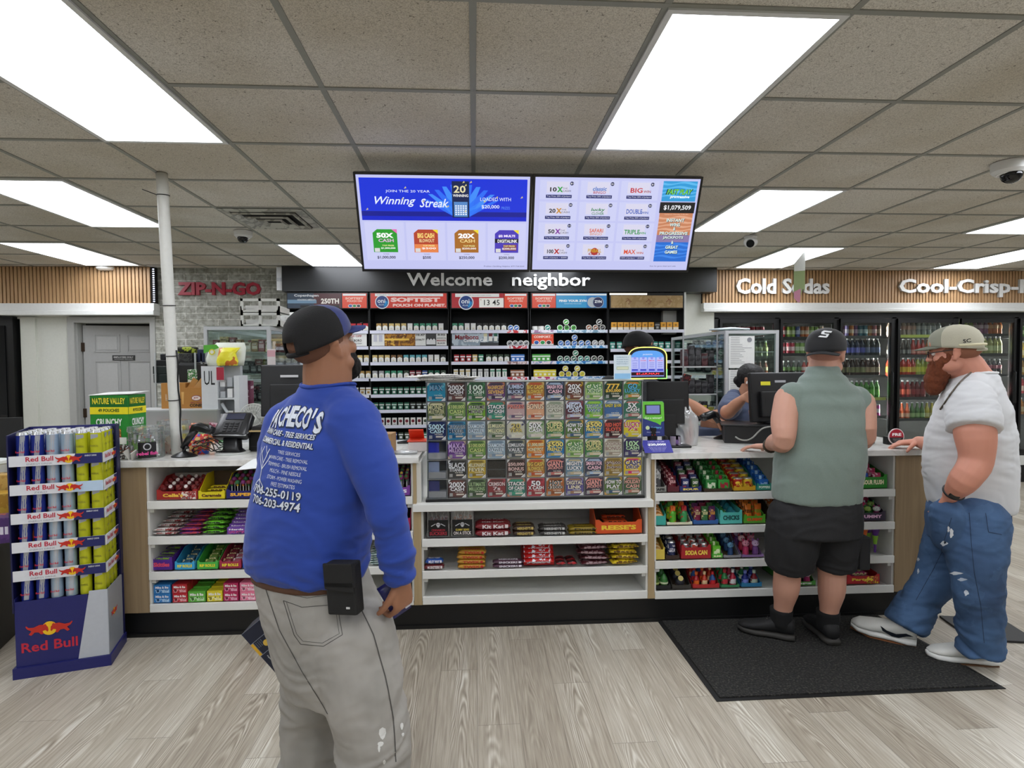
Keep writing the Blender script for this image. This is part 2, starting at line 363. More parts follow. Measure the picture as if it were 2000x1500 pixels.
# ================================================================ ROOM
T = .6096; GX, GY, CZ = .005, 3.043, 2.675
white = mat('#dcddd8', .6); whiteg = mat('#e4e5e2', .35); offw = mat('#cfd0c6', .7); black = mat('#0b0b0c', .45); blackm = mat('#141414', .6)
X0, X1, Y0, YB = -8.2, 9.6, -6.2, 6.93
struct('floor', MB().b2(X0, X1, Y0, 8.2, -.05, 0, floor_mat()))
struct('ceiling', MB().b2(X0, X1, Y0, 8.2, CZ, CZ+.04, ceil_mat()))
g = MB(); gm = mat('#8f9088', .6)
for i in range(int((X0-GX)/T), int((X1-GX)/T)+1):
 x = GX+i*T; g.b2(x-.012, x+.012, Y0, 6.93, CZ-.004, CZ, gm)
for j in range(int((Y0-GY)/T), int((6.9-GY)/T)+1):
 y = GY+j*T; g.b2(X0, X1, y-.012, y+.012, CZ-.0045, CZ, gm)
struct('trim_1', g)
struct('wall_left', MB().b2(X0-.1, X0, Y0, 8.2, 0, CZ, white))
struct('wall_right', MB().b2(X1, X1+.1, Y0, 8.2, 0, CZ, white))
struct('wall_front', MB().b2(X0, X1, Y0-.1, Y0, 0, CZ, white))
# back wall in pieces around the doorway, tobacco wall and coolers
bk = MB(); wallm = mat('#d2d3ca', .7, bump=.2)
bk.b2(X0, -5.13, 6.93, 7.1, 2.1, CZ, wallm); bk.b2(-5.13, -4.53, 6.93, 7.1, 0, CZ, wallm); bk.b2(-4.53, -3.70, 6.93, 7.1, 2.055, CZ, wallm)
bk.b2(2.50, 2.93, 6.93, 7.1, 0, CZ, wallm); bk.b2(2.93, X1, 6.93, 7.1, 2.16, CZ, wallm); bk.b2(-2.12, 2.50, 7.05, 7.1, 0, CZ, wallm)
bk.b2(-5.11, -4.95, 6.90, 6.94, 0, 2.12, offw)
struct('wall_back', bk)
struct('wall_brick', MB().b2(-3.64, -2.12, 6.90, 7.1, 0, CZ, brick_mat()))
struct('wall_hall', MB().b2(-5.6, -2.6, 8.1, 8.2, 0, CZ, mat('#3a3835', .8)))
# ceiling light panels
pm = emis('#f4f8ff', PANEL); fr = mat('#d8dad8', .5)
lights = [(-3, -2), (1, -2), (-5, 1), (-1, 1), (3, 1), (7, 1), (-7, 4), (-3, 4), (1, 4), (5, 4), (9, 4), (5, -2), (-7, -2),
          (-5, -5), (-1, -5), (3, -5), (7, -5), (-3, -8), (1, -8), (5, -8), (-7, -8), (-1, -11), (3, -11), (-5, -11), (9, -8), (-9, 1), (-11, 4), (9, -2), (11, 1), (13, 4)]
lab = {(-3, -2): 'large flat white ceiling light panel at the upper left, nearest the camera', (1, -2): 'large white ceiling light panel right of the menu screens, nearest the camera',
       (-5, 1): 'white ceiling light panel at far left beside the white pole', (3, 1): 'white ceiling light panel just right of the right menu screen',
       (-7, 4): 'white ceiling light panel above the slatted band at far left', (-3, 4): 'white ceiling light panel over the left end of the black welcome sign',
       (5, 4): 'white ceiling light panel behind the dangling green card, above the cold drinks', (7, 1): 'white ceiling light panel at the right edge, below the round dome camera',
       (9, 4): 'lowest white ceiling light panel at the right edge above the slatted band'}
proto = None
for (i, j) in lights:
 x = GX+(i+.5)*T; y = GY+(j+1)*T
 if x < X0+.4 or x > X1-.4: continue
 o = thing('ceiling_light', lab.get((i, j), 'white ceiling light panel out of frame, grid row %d, grid column %d' % (j+12, i+12)), 'light', (x, y, CZ), group='ceiling light panels')
 if proto is None:
  f = MB(); a, b = T/2-.006, T-.006
  for s in (-1, 1):
   f.b2(s*a-s*.022, s*a, -b, b, -.012, -.0046, fr); f.b2(-a, a, s*b-s*.022, s*b, -.012, -.0046, fr)
  d = MB().b2(-a+.022, a-.022, -b+.022, b-.022, -.010, -.0052, pm)
  proto = (f.mesh('frame'), d.mesh('diffuser'))
 obj('frame', proto[0], o); obj('diffuser', proto[1], o)
# slatted wood bands, ledges
def slats(x0, x1, yf, z0, z1, name):
 s = MB(); wm = wood_mat('#a9835a', '#c8a277', 'slat_oak'); dk = mat('#17130f', .8)
 s.b2(x0, x1, yf+.02, yf+.16, z0, z1, dk); n = int((x1-x0)/.0405)
 for k in range(n): s.b2(x0+k*.0405, x0+k*.0405+.0275, yf, yf+.021, z0, z1, wm)
 return struct(name, s)
slats(X0, -3.60, 6.80, 2.26, CZ-.005, 'trim_2'); slats(2.765, X1, 6.87, 2.27, CZ-.005, 'trim_3')
def ledge(x0, x1, yf, zt, zb, name):
 s = MB(); s.b2(x0, x1, yf-.02, yf+.14, (zt+zb)/2-.015, zt, whiteg, bevel=.004); s.b2(x0, x1, yf-.035, yf+.14, zb, (zt+zb)/2-.015, whiteg, bevel=.006); struct(name, s)
ledge(X0, -3.585, 6.80, 2.262, 2.13, 'trim_4'); ledge(2.765, X1, 6.87, 2.272, 2.165, 'trim_5')
# led strip at the slat corner
s = MB(); s.b2(-3.597, -3.585, 6.80, 6.815, 2.27, CZ-.01, black)
for k in range(16): s.b2(-3.599, -3.583, 6.792, 6.801, 2.28+k*.024, 2.288+k*.024, emis('#dfe6ff', 3))
solo('light_strip', s, 'thin strip of tiny white LEDs down the end of the left slatted band', 'light')
# doorway at left with a half open six panel door
d = MB(); tm = mat('#a9a9a5', .5)
for x in (-4.60, -3.70): d.b2(x, x+.075 if x < -4 else x+.06, 6.892, 6.93, 0, 2.055, tm)
d.b2(-4.60, -3.64, 6.89, 6.93, 2.055, 2.12, tm)
for x in (-4.535, -3.71): d.b2(x, x+.02, 6.93, 7.06, 0, 2.055, tm)
struct('trim_6', d)
dr = thing('door_1', None, None, (-4.50, 7.0, 0), (0, 0, R(13))); tag(dr, kind='structure')
pnl = MB(); dm = mat('#a5a5a3', .45); W = .80
pnl.b2(0, W, 0, .04, .01, 2.03, dm)
for (x0, x1) in ((.11, .37), (.44, .70)):
 for (z0, z1) in ((.22, .86), (1.0, 1.62), (1.72, 1.93)):
  for a, b_, c, e in ((x0, x1, z0, z0+.012), (x0, x1, z1-.012, z1), (x0, x0+.012, z0, z1), (x1-.012, x1, z0, z1)):
   pnl.b2(a, b_, -.007, 0, c, e, dm)
  pnl.b2(x0+.03, x1-.03, -.005, 0, z0+.03, z1-.03, mat('#b0b0ae', .45))
dpn = obj('door_panel', pnl, dr)
h = MB(); h.cyl((W-.06, 0, .98), (W-.06, -.05, .98), .02, black); h.b2(W-.16, W-.045, -.06, -.045, .97, .99, black); obj('handle', h, dpn)
for z in (.35, 1.02, 1.78): obj('hinge', MB().b2(-.03, .015, -.012, .004, z-.05, z+.05, mat('#3a2c20', .4, .6)), dpn)
sg = MB().b2(.29, .52, -.012, -.004, 1.655-.03, 1.655+.03, mat('#2b2b2b', .5)); sg.text('EMPLOYEES ONLY', mat('#c9c9c5'), (.405, -.012, 1.663), h=.018, w=.2); sg.text('AUTHORIZED PERSONNEL', mat('#a9a9a5'), (.405, -.012, 1.64), h=.012, w=.19)
tag(obj('door_sign', sg, dpn), 'small black sign with white capitals')
# far-left dark cooler edge
s = MB(); s.b2(-6.2, -5.16, 6.86, 7.0, 0, 2.12, black); s.b2(-6.1, -5.24, 6.85, 6.86, .25, 2.02, mat('#06080c', .05)); s.b2(-6.1, -5.24, 6.845, 6.85, 1.0, 1.02, blackm)
solo('cooler_door_frame', s, 'black cooler door frame at the far left edge beside the white wall', 'cooler')
# smoke detector, cameras, vent, hanging card
p = PZ(212, 522, CZ-.004); s = MB(); s.lathe([(.001, -.045), (.06, -.045), (.085, -.03), (.09, 0)], mat('#e4e4e0'), n=24)
solo('smoke_detector', s, 'white round detector on the ceiling above the left slatted band', 'smoke detector', (p.x, p.y-.06, CZ-.0045))
def dome(px, py, r, label, turret=False, Zc=CZ-.0045):
 p = PZ(px, py, Zc); o = thing('dome_camera', label, 'camera', (p.x, p.y, Zc))
 s = MB(); s.lathe([(r*.8, -r*.75), (r*1.0, -r*.55), (r*1.05, 0)], mat('#d9d9d6', .4), n=24); obj('housing', s, o)
 s = MB(); s.ell((0, -r*.15, -r*.85), (r*.62, r*.62, r*.55), mat('#0a0a0c', .06), n=20); obj('dome', s, o)
 s = MB(); s.lathe([(r*.66, -r*.8), (r*.72, -r*.72), (r*.66, -r*.7)], mat('#efefec', .4), n=24); obj('ring', s, o); return o
dome(1972, 318, .085, 'white dome security camera on the ceiling at the far right edge')
dome(475, 452, .07, 'small white dome camera on the ceiling just below the air vent')
o = thing('turret_camera', 'white round bullet-eyed camera below the right ceiling light panel', 'camera', tuple(PZ(1466, 462, CZ-.0045)))
s = MB(); s.lathe([(.05, -.02), (.06, 0)], mat('#d9d9d6', .4), n=24); obj('mount', s, o)
s = MB(); s.ell((0, 0, -.05), (.06, .06, .05), mat('#d9d9d6', .4), n=20); obj('housing', s, o)
s = MB(); s.cyl((-.02, -.03, -.062), (-.03, -.058, -.075), .034, mat('#060608', .1), n=20); obj('lens', s, o)
vo = thing('ceiling_vent', 'square stepped metal air vent stained dark in the ceiling, left of the screens', 'vent', (GX-2.5*T, GY+2.5*T, CZ-.0045))
fm = busy('#b9b8ad', '#8b8a80', '#aaa99e', 9); dkm = mat('#141310', .8)
s = MB(); a = .295
def ringf(s, a, b, z0, z1, m):
 vs = [(-a, -a, z0), (a, -a, z0), (a, a, z0), (-a, a, z0), (-b, -b, z1), (b, -b, z1), (b, b, z1), (-b, b, z1)]
 s.add(vs, [(0, 1, 5, 4), (1, 2, 6, 5), (2, 3, 7, 6), (3, 0, 4, 7)], m)
s.b2(-a, a, -a, a, -.003, 0, dkm); obj('backing', s, vo)
s = MB(); ringf(s, .295, .235, -.004, -.012, fm); obj('frame', s, vo)
for k, (a, b, z) in enumerate(((.225, .185, -.028), (.15, .11, -.036), (.085, .05, -.04))):
 s = MB(); ringf(s, a, b, z, z+.02, fm); ringf(s, a, a+.004, z, z+.012, fm); obj('louver', s, vo)
p = PZ(1562, 482, CZ)
s = MB(); s.b2(-.004, .004, -.001, .001, -.10, 0, glass('#ffffff', .1, cover=.2))
s.prism([(-.09, -.17), (.09, -.02), (.09, -.42), (.06, -.40), (-.02, -.54), (-.09, -.50)], mat('#8a9f62', .4), (0, -.001, 0), th=.002)
s.prism([(-.088, -.17), (.088, -.024), (.088, -.22), (-.088, -.24)], mat('#d5d8d3', .4), (0, -.002, 0), th=.002); s.prism([(-.088, -.44), (.02, -.40), (.01, -.53), (-.02, -.54), (-.088, -.50)], mat('#c87f9a', .4), (0, -.003, 0), th=.002)
solo('hanging_card', s, 'green and white paper promo card dangling from the ceiling before the slatted band', 'sign', (p.x, p.y, CZ-.004), (0, 0, R(27)))
# raised letters
def letters(txt, x0, x1, z, h, y, m, label, name='sign_letters', bold=.03):
 o = thing(name, label, 'sign', ((x0+x1)/2, y, z)); vs, fs, tw, thh = text_geo(txt, bold); cy = _ty[(txt, bold, 0.0, 1.0)]; sx = (x1-x0)/tw; sz = h/thh; edge = mat('#b5b5b0')
 for i, ch in enumerate(txt):
  if ch == ' ': continue
  v, f, w_, h_ = text_geo(ch, bold); pw = text_geo(txt[:i+1], bold)[2]; cx = -tw/2+pw-w_/2; cz = _ty[(ch, bold, 0.0, 1.0)]-cy; s = MB(); ec = {}
  q = [((a+cx)*sx, (b+cz)*sz) for a, b in v]
  s.add([(a, -.03, b) for a, b in q], f, m)
  for g_ in f:
   for k in range(len(g_)): e = tuple(sorted((g_[k], g_[(k+1) % len(g_)]))); ec[e] = ec.get(e, 0)+1
  for (a, b), n_ in ec.items():
   if n_ == 1: s.add([(q[a][0], 0, q[a][1]), (q[a][0], -.03, q[a][1]), (q[b][0], -.03, q[b][1]), (q[b][0], 0, q[b][1])], [(0, 1, 2, 3)], edge if m is wl else m)
  obj('letter', s, o)
 return o
wl = mat('#f2f2f0', .4)
letters('Cold Sodas', 3.165, 4.335, 2.472, .19, 6.866, wl, 'raised white words Cold Sodas on the right slatted band')
letters('Cool-Crisp-Refreshing', 5.225, 8.15, 2.452, .225, 6.866, wl, 'raised white words Cool-Crisp on the slatted band at far right')
letters('ZIP-N-GO', -3.37, -2.445, 2.437, .150, 6.898, mat('#a01830', .35), 'dark red capital letters on the grey brick wall left of the welcome sign', bold=.04)
# black welcome box
s = MB(); bb = mat('#151617', .33, var=.02); s.b2(-2.15, 2.865, 6.70, 7.05, 2.385, CZ-.006, bb)
wb = struct('trim_7', s)
letters('Welcome', -.755, .215, 2.519, .145, 6.697, wl, 'white raised word Welcome on the black band under the screens', bold=.02)
letters('neighbor', .44, 1.35, 2.497, .19, 6.697, wl, 'white raised word neighbor on the black band under the screens', bold=.015)
s = MB().b2(-2.215, -2.155, 6.72, 6.76, 2.40, 2.66, mat('#e6e7ea', .4)); s.b2(-2.215, -2.155, 6.715, 6.72, 2.5, 2.54, mat('#c4c6cc'))
solo('white_box', s, 'narrow white upright box fixed at the left end of the black welcome band', 'box')
# ================================================================ MENU SCREENS
def screen(name, x0, x1, label, content):
 zt, zb, yt, yb = 2.588, 2.093, 3.20, 3.43
 ht = math.hypot(zt-zb, yb-yt); ang = math.atan2(yb-yt, zt-zb); w_ = x1-x0
 o = thing(name, label, 'screen', (x0, yb, zb), (ang, 0, 0), group='menu screens')
 # local: x right, z up along panel, front faces -y
 s = MB(); bz = mat('#0a0a0b', .3)
 s.b2(0, w_, 0, .035, 0, .014, bz); s.b2(0, w_, 0, .035, ht-.012, ht, bz); s.b2(0, .012, 0, .035, .014, ht-.012, bz); s.b2(w_-.012, w_, 0, .035, .014, ht-.012, bz)
 s.b2(.0, w_, .034, .05, 0, ht, bz); obj('bezel', s, o)
 s = MB(); s.b2(.012, w_-.012, .004, .034, .014, ht-.012, emis('#c3c6f2', SCR))
 content(s, .012, w_-.012, .014, ht-.012); obj('display', s, o)
 s = MB(); s.b2(w_/2-.05, w_/2+.05, .05, .10, ht*.3, ht*.9, bz); s.cyl((w_/2, .08, ht*.8), (w_/2, .08+.0, ht*.8+.02), .02, bz); obj('bracket', s, o)
 return o
SCR = 1.0
E_ = lambda c, s=1.0: emis(c, s*SCR)
def grid(s, x0, x1, z0, z1):
 W_ = x1-x0; H_ = z1-z0
 return lambda u, v: (x0+u*W_, z0+(1-v)*H_)
def left_content(s, x0, x1, z0, z1):
 Gd = grid(s, x0, x1, z0, z1); y = .0035
 def R_(u0, v0, u1, v1, m, k=1):
  a = Gd(u0, v0); b = Gd(u1, v1); s.b2(a[0], b[0], y-k*.0006, y, b[1], a[1], m)
 def Tx(t, u, v, hh, m, ww=None, k=3, **kw):
  a = Gd(u, v); s.text(t, m, (a[0], y-k*.0006, a[1]), h=hh*(z1-z0), w=ww*(x1-x0) if ww else None, **kw)
 R_(.015, .03, .985, .465, E_('#1030d8')); R_(.015, .37, .985, .42, E_('#0a1590'), 1.4); R_(.015, .42, .985, .465, E_('#0a22c8'), 1.4)
 # light rays
 for a in range(-5, 6):
  b = Gd(.60, .43); an = a*.2; tip = (b[0]+math.sin(an)*.30, b[1]+math.cos(an)*.18)
  top = Gd(0, .035)[1]; zz = min(tip[1], top)
  s.add([(b[0]-.035, y-.0010, b[1]), (b[0]+.035, y-.0010, b[1]), (b[0]+math.sin(an)*.24+.012, y-.0010, zz), (b[0]+math.sin(an)*.24-.012, y-.0010, zz)], [(0, 1, 2, 3)], E_('#2a6cf4') if a % 2 else E_('#3f8cf8'))
 wh = E_('#e9f0ff')
 Tx('JOIN THE 20 YEAR', .29, .165, .032, wh, .255, bold=0); Tx('Winning', .215, .27, .105, wh, .235, shear=.35, bold=.01); Tx('Streak', .44, .28, .09, wh, .17, shear=.35, bold=.01)
 Tx('LOADED WITH', .80, .235, .036, wh, .18, bold=0); Tx('$20,000', .77, .315, .042, wh, .105, bold=.01); Tx('PRIZES', .86, .325, .03, E_('#5f8cf0'), .05, bold=0)
 R_(.545, .055, .645, .43, E_('#0c1d4c'), 3); R_(.555, .265, .635, .42, E_('#5588c8'), 4)
 Tx('20', .59, .135, .075, E_('#e6dcb0'), .07, k=5); Tx('WINNING', .595, .2, .028, E_('#f2f2f2'), .09, k=5)
 for a in range(5):
  for b in range(5): R_(.562+a*.0145, .30+b*.022, .572+a*.0145, .314+b*.022, E_('#e8f0ff'), 5)
 rr = random.Random(3)
 for k in range(12):
  u, v = rr.uniform(.03, .95), rr.uniform(.05, .42); a = Gd(u, v); s.add([(a[0], y-.003, a[1]), (a[0]+.014, y-.003, a[1]+.004), (a[0]+.010, y-.003, a[1]+.013)], [(0, 1, 2)], E_('#d3c580'))
 cards = [('#2a9a2c', '50X', 'CASH', '$1,000,000', '#ffffff', '#e6b8e0'), ('#b4452c', 'BIG CASH', 'BLOWOUT', '$500', '#f6d27a', '#f0d8a0'), ('#a86a24', '20X', 'CASH', '$250,000', '#ffffff', '#f2d890'), ('#4a3ab8', '$2 MULTI', 'DIGITALINK', '$200,000', '#f2e6ff', '#ffffff')]
 for k, (c, a, b, pr, tc_, tc2) in enumerate(cards):
  u = .14+k*.243
  R_(u-.115, .485, u+.115, .90, E_('#cdcff5'), 1)
  q = [Gd(u-.072, .60), Gd(u-.072, .81), Gd(u+.072, .81), Gd(u+.072, .56), Gd(u-.045, .56)]
  s.add([(p_[0], y-.0012, p_[1]) for p_ in q], [(0, 1, 2, 3, 4)], E_(c))
  if k == 1: R_(u-.07, .72, u+.07, .81, E_('#e8854a'), 3)
  if k == 3: R_(u-.072, .655, u+.072, .70, E_('#101020'), 3); R_(u-.02, .72, u+.06, .785, E_('#8a4a50'), 3)
  s.add([(p_[0], y-.002, p_[1]) for p_ in (Gd(u+.04, .56), Gd(u+.072, .605), Gd(u+.072, .56))], [(0, 1, 2)], E_('#e86ab8' if k == 0 else '#f2dc30'))
  Tx(a, u, .625, .055 if k != 3 else .03, E_(tc_), .10, k=5, bold=.05); Tx(b, u+.005, .68, .036, E_(tc2 if k != 3 else '#ffffff'), .09 if k != 3 else .12, k=5)
  Tx('TOP PRIZE', u+.015, .735, .016, E_('#f0f0a0'), .07, k=5); Tx(pr, u+.015, .765, .022, E_('#ffffff'), .085, k=5)
  R_(u-.066, .765, u-.036, .805, E_('#d8d8d8'), 5); Tx('TOP PRIZE', u, .83, .010, E_('#30305a'), .035, bold=0); Tx(pr, u, .868, .036, E_('#181a3c'), .11 if k in (0,) else (.05 if k == 1 else .095), bold=.02)
 Tx('Problem Gambling Helpline: 877-718-5543', .855, .965, .02, E_('#3c3c66'), .25, bold=0, shear=.2)
def right_content(s, x0, x1, z0, z1):
 Gd = grid(s, x0, x1, z0, z1); y = .0035
 def R_(u0, v0, u1, v1, m, k=1):
  a = Gd(u0, v0); b = Gd(u1, v1); s.b2(a[0], b[0], y-k*.0006, y, b[1], a[1], m)
 def Tx(t, u, v, hh, m, ww=None, k=3, **kw):
  a = Gd(u, v); s.text(t, m, (a[0], y-k*.0006, a[1]), h=hh*(z1-z0), w=ww*(x1-x0) if ww else None, **kw)
 names = [[('10X', '#202020', 'CASH', '#2aa040'), ('classic', '#2a6ac0', 'BINGO', '#b04060'), ('BIG', '#c02030', 'WIN', '#a04050')],
             [('20X', '#202020', 'CASH', '#c88a20'), ('lucky', '#188040', 'CLOVER', '#188040'), ('DOUBLE', '#2450b8', 'WIN', '#3a60b8')],
             [('50X', '#202020', 'CASH', '#8030a0'), ('SAFARI', '#d85a30', 'BINGO', '#d89070'), ('TRIPLE', '#189040', 'WIN', '#2a9a50')],
             [('100X', '#202020', 'CASH', '#b02020'), ('PINBALL', '#c8a020', 'o o', '#a03020'), ('MAX', '#d84a28', 'WIN', '#c05a48')]]
 prc = [['Top Prize 20% of Jackpot', 'Top Prize 20% of Jackpot', 'Top Prize 20% of Jackpot'], ['Top Prize 50% of Jackpot', 'Top Prize 20% of Jackpot', 'Top Prize 50% of Jackpot'], ['Top Prize 100% of Jackpot', 'Top Prize 50% of Jackpot', 'Top Prize 100% of Jackpot'], ['100% of Jackpot + $200K', 'Top Prize 100% of Jackpot', '100% of Jackpot + $200K']]
 for r in range(4):
  for c in range(3):
   u = .145+c*.245; v = .125+r*.222
   R_(u-.115, v-.095, u+.115, v+.105, E_('#cccff4'), 1); R_(u-.075, v-.08, u+.06, v+.035, E_('#d8d6ec'), 2)
   a, c1, b, c2 = names[r][c]
   if c == 0: Tx(a[:-1], u-.035, v, .045, E_(c1), .04, bold=.03); Tx('X', u+.005, v, .055, E_(c2), .035, bold=.05); Tx('THE', u+.035, v-.012, .015, E_('#606070'), .03, bold=0); Tx(b, u+.045, v+.014, .02, E_('#404050'), .05, bold=0)
   elif c == 1:
    if r == 3: a_ = Gd(u, v); s.disc((a_[0], y-.0012, a_[1]), .022, E_('#b03030'), th=.0002)
    Tx(a, u, v-.012, .042, E_(c1), .085, bold=.02, shear=.15 if r < 2 else 0, k=4); Tx(b, u, v+.026, .028, E_(c2), .075, bold=.01, k=4)
   else: Tx(a, u-.02, v, .05, E_(c1), .05+.008*len(a), bold=.02); Tx(b, u+.045, v+.012, .024, E_(c2), .045)
   R_(u-.078, v+.055, u+.078, v+.088, E_('#1c2468'), 2); Tx(prc[r][c], u, v+.071, .018, E_('#e6e8fa'), .145, bold=0, k=4)
   a_ = Gd(u+.075, v-.062); s.disc((a_[0], y-.0012, a_[1]), .0105, E_('#161c50'), th=.0002, n=14); Tx(['$1', '$5', '$10', '$20'][r], u+.075, v-.062, .018, E_('#ffffff'), .015, k=6, bold=0)
 u0, u1 = .775, .985
 R_(u0, .025, u1, .235, E_('#2a9ad8'), 2); R_(u0, .36, u1, .60, E_('#c8825c'), 2); R_(u0, .60, u1, .68, E_('#8a78a8'), 2); R_(u0, .68, u1, .90, E_('#1a6ad0'), 2); R_(u0-.004, .245, u1+.004, .36, E_('#050508'), 3)
 rr = random.Random(5)
 for (v0, v1, cc) in ((.04, .22, '#5abaf0'), (.40, .58, '#e0a888'), (.70, .88, '#3a86e8')):
  for k in range(4):
   v = v0+(v1-v0)*k/4; pts = [Gd(u0+(u1-u0)*t/8, v+.012*math.sin(t*.9+k)) for t in range(9)]; q = [Gd(u0+(u1-u0)*t/8, v+.018+.012*math.sin(t*.9+k+.6)) for t in range(9)]
   for t in range(8): s.add([(pts[t][0], y-.0018, pts[t][1]), (q[t][0], y-.0018, q[t][1]), (q[t+1][0], y-.0018, q[t+1][1]), (pts[t+1][0], y-.0018, pts[t+1][1])], [(0, 1, 2, 3)], E_(cc))
 m_ = .88
 Tx('FAST PLAY', m_, .135, .06, E_('#0c3a30'), .17, k=4, bold=.06, shear=.3); Tx('FAST PLAY', m_, .135, .055, E_('#7ad83a'), .155, k=5, bold=.02, shear=.3); Tx('progressive', m_+.005, .19, .036, E_('#ffffff'), .12, k=5, bold=.03, shear=.2)
 Tx('$1,079,509', m_, .303, .055, E_('#f4f6fa'), .17, k=5, bold=.02); Tx('Updated: Monday 5:45 PM', m_, .375, .016, E_('#e8c8b0'), .15, bold=0)
 for t, v in (('INSTANT', .435), ('WINS', .485), ('&', .53), ('PROGRESSIVE', .58), ('JACKPOTS', .63), ('&', .68), ('GREAT', .735), ('GAMES', .79)):
  ww = .018*len(t)*.9 if len(t) > 1 else .014
  Tx(t, m_+.003, v+.005, .038, E_('#1a3a4a'), ww, k=4, bold=.04); Tx(t, m_, v, .036, E_('#dff0ea'), ww, k=5, bold=.03)
 Tx('Scan for game detail and odds', .84, .955, .018, E_('#3c3c66'), .17, bold=0, shear=.15)
screen('menu_screen', -.643, .328, 'left hanging menu screen with a bright blue banner over four ticket cards', left_content)
screen('menu_screen', .333, 1.288, 'right hanging menu screen listing twelve games beside an orange and blue column', right_content)
s = MB(); s.b2(-.45, 1.1, 3.52, 3.56, 2.64, CZ-.005, black)
for x in (-.16, .81): s.b2(x-.02, x+.02, 3.525, 3.555, 2.30, 2.66, black); s.b2(x-.02, x+.02, 3.44, 3.53, 2.30, 2.34, black)
solo('screen_mount', s, 'black ceiling rail holding the two menu screens', 'mount')
# white service pole
p0 = Vector((-1.80, 3.526, CZ-.005)); p1 = P(346, 872, 3.62); p1.z = 1.019
s = MB(); pm_ = mat('#d6d6d0', .45); pts = [p0.lerp(p1, t/10) for t in range(11)]; s.tube(pts, .031, pm_, n=20)
po = thing('service_pole', 'slim white pole rising from the left counter to the ceiling', 'pole'); obj('pole', s, po)
for (t) in (.075, .46, .64, .80):
 c = p0.lerp(p1, t); s = MB(); s.tube([c+Vector((math.cos(a)*.0335, math.sin(a)*.0335, .003*math.sin(a))) for a in [k*math.pi/8 for k in range(17)]], .0028, black, n=6)
 if t < .1: s.tube([c+Vector((-.03, -.01, 0)), c+Vector((-.11, -.01, .03))], .0025, black, n=6)
 tag(obj('cable_tie', s, po), 'thin black cable tie')
s = MB(); s.tube([p0.lerp(p1, t)+Vector((.034+.004*math.sin(t*40), -.01, 0)) for t in [.62+.036*k for k in range(11)]], .005, black); obj('cable', s, po)
# ================================================================ COUNTER
def csolo(name, mb, label, cat, u, v, z, rz=0, group=None, rx=0): return solo(name, mb, label, cat, cw(u, v, z), (rx, 0, CANG+rz), group)
def cthing(name, label, cat, u, v, z, rz=0, group=None): return thing(name, label, cat, cw(u, v, z), (0, 0, CANG+rz), group)
shw = mat('#e6e6e1', .4, var=.02); inw = mat('#d9d9d4', .5, var=.03); oak = wood_mat('#8a7458', '#a58e6d'); oakl = wood_mat('#a08a64', '#b8a27c', 'oak_edge'); kick = mat('#040405', .5)
def unit(label, u0, u1, tops, lip, sl, sr, top, name='shelf_unit', floorz=.165, depth=.46):
 o = cthing(name, label, 'shelf unit', 0, 0, 0, group='counter shelf units')
 s = MB(); s.b2(u0, u1, depth, depth+.02, floorz, top, inw)
 s.b2(u0, u0+.012, 0.0, depth, floorz, top, inw); s.b2(u1-.012, u1, 0.0, depth, floorz, top, inw)
 for k in range(10):
  for z in (.3, .5, .7): pass
 obj('casing', s, o)
 for z in tops:
  s = MB(); s.b2(u0+.012, u1-.012, 0.005, depth, z-.02-lip*.2, z-.016, shw); s.b2(u0+.004, u1-.004, -.012, .004, z-lip, z, shw, bevel=.002)
  for q in ((u0+.012, u1-.035) if z > .25 else ()): s.b2(q, q+.022, .004, .03, z-lip-.022, z-lip+.004, inw)
  obj('shelf', s, o)
 s = MB(); s.b2(u0-sl, u1+sr, -.008, .012, floorz-.02, floorz, oakl); obj('bottom_rail', s, o)
 for a, b in ((u0-sl, u0), (u1, u1+sr)):
  if b-a > .005: obj('end_panel' if b-a > .1 else 'stile', MB().b2(a, b, -.01, depth if b-a > .1 else .02, floorz-.02, top, oak if b-a > .1 else oakl), o)
 obj('plinth', MB().b2(u0-sl, u1+sr, .006, .4, 0, floorz-.02, kick).b2(u0-sl, u1+sr, -.004, .006, 0, .02, kick), o)
 return o
unit('white candy shelf unit left of the ticket dispenser, oak panel at its left end', -1.865, -.362, [.785, .582, .378, .192], .045, .60, .018, .982)
unit('white candy shelf unit below the ticket dispenser, its bottom shelf empty', -.318, 1.022, [.532, .343, .192], .045, .026, .026, .70)
unit('white shelf unit of novelty sweets at the right, oak panel at its right end', 1.06, 2.545, [.776, .576, .368, .186], .045, .012, .262, .982)
q = marble_mat()
s = MB(); s.b2(-2.50, -.325, -.03, .74, .982, 1.018, q, bevel=.003); csolo('worktop', s, 'white quartz worktop left of the ticket dispenser', 'countertop', 0, 0, 0)
s = MB(); s.b2(1.035, 2.84, -.03, .74, .982, 1.018, q, bevel=.003); csolo('worktop', s, 'white quartz worktop right of the ticket dispenser, two customers lean on it', 'countertop', 0, 0, 0)
s = MB(); s.b2(-.362, 1.048, -.035, .50, .70, .742, shw, bevel=.003); s.b2(-.344, -.318, .02, .50, .742, .982, shw); s.b2(1.02, 1.046, .02, .50, .742, .982, shw)
csolo('dispenser_ledge', s, 'lower white ledge with side cheeks carrying the ticket dispenser', 'ledge', 0, 0, 0)
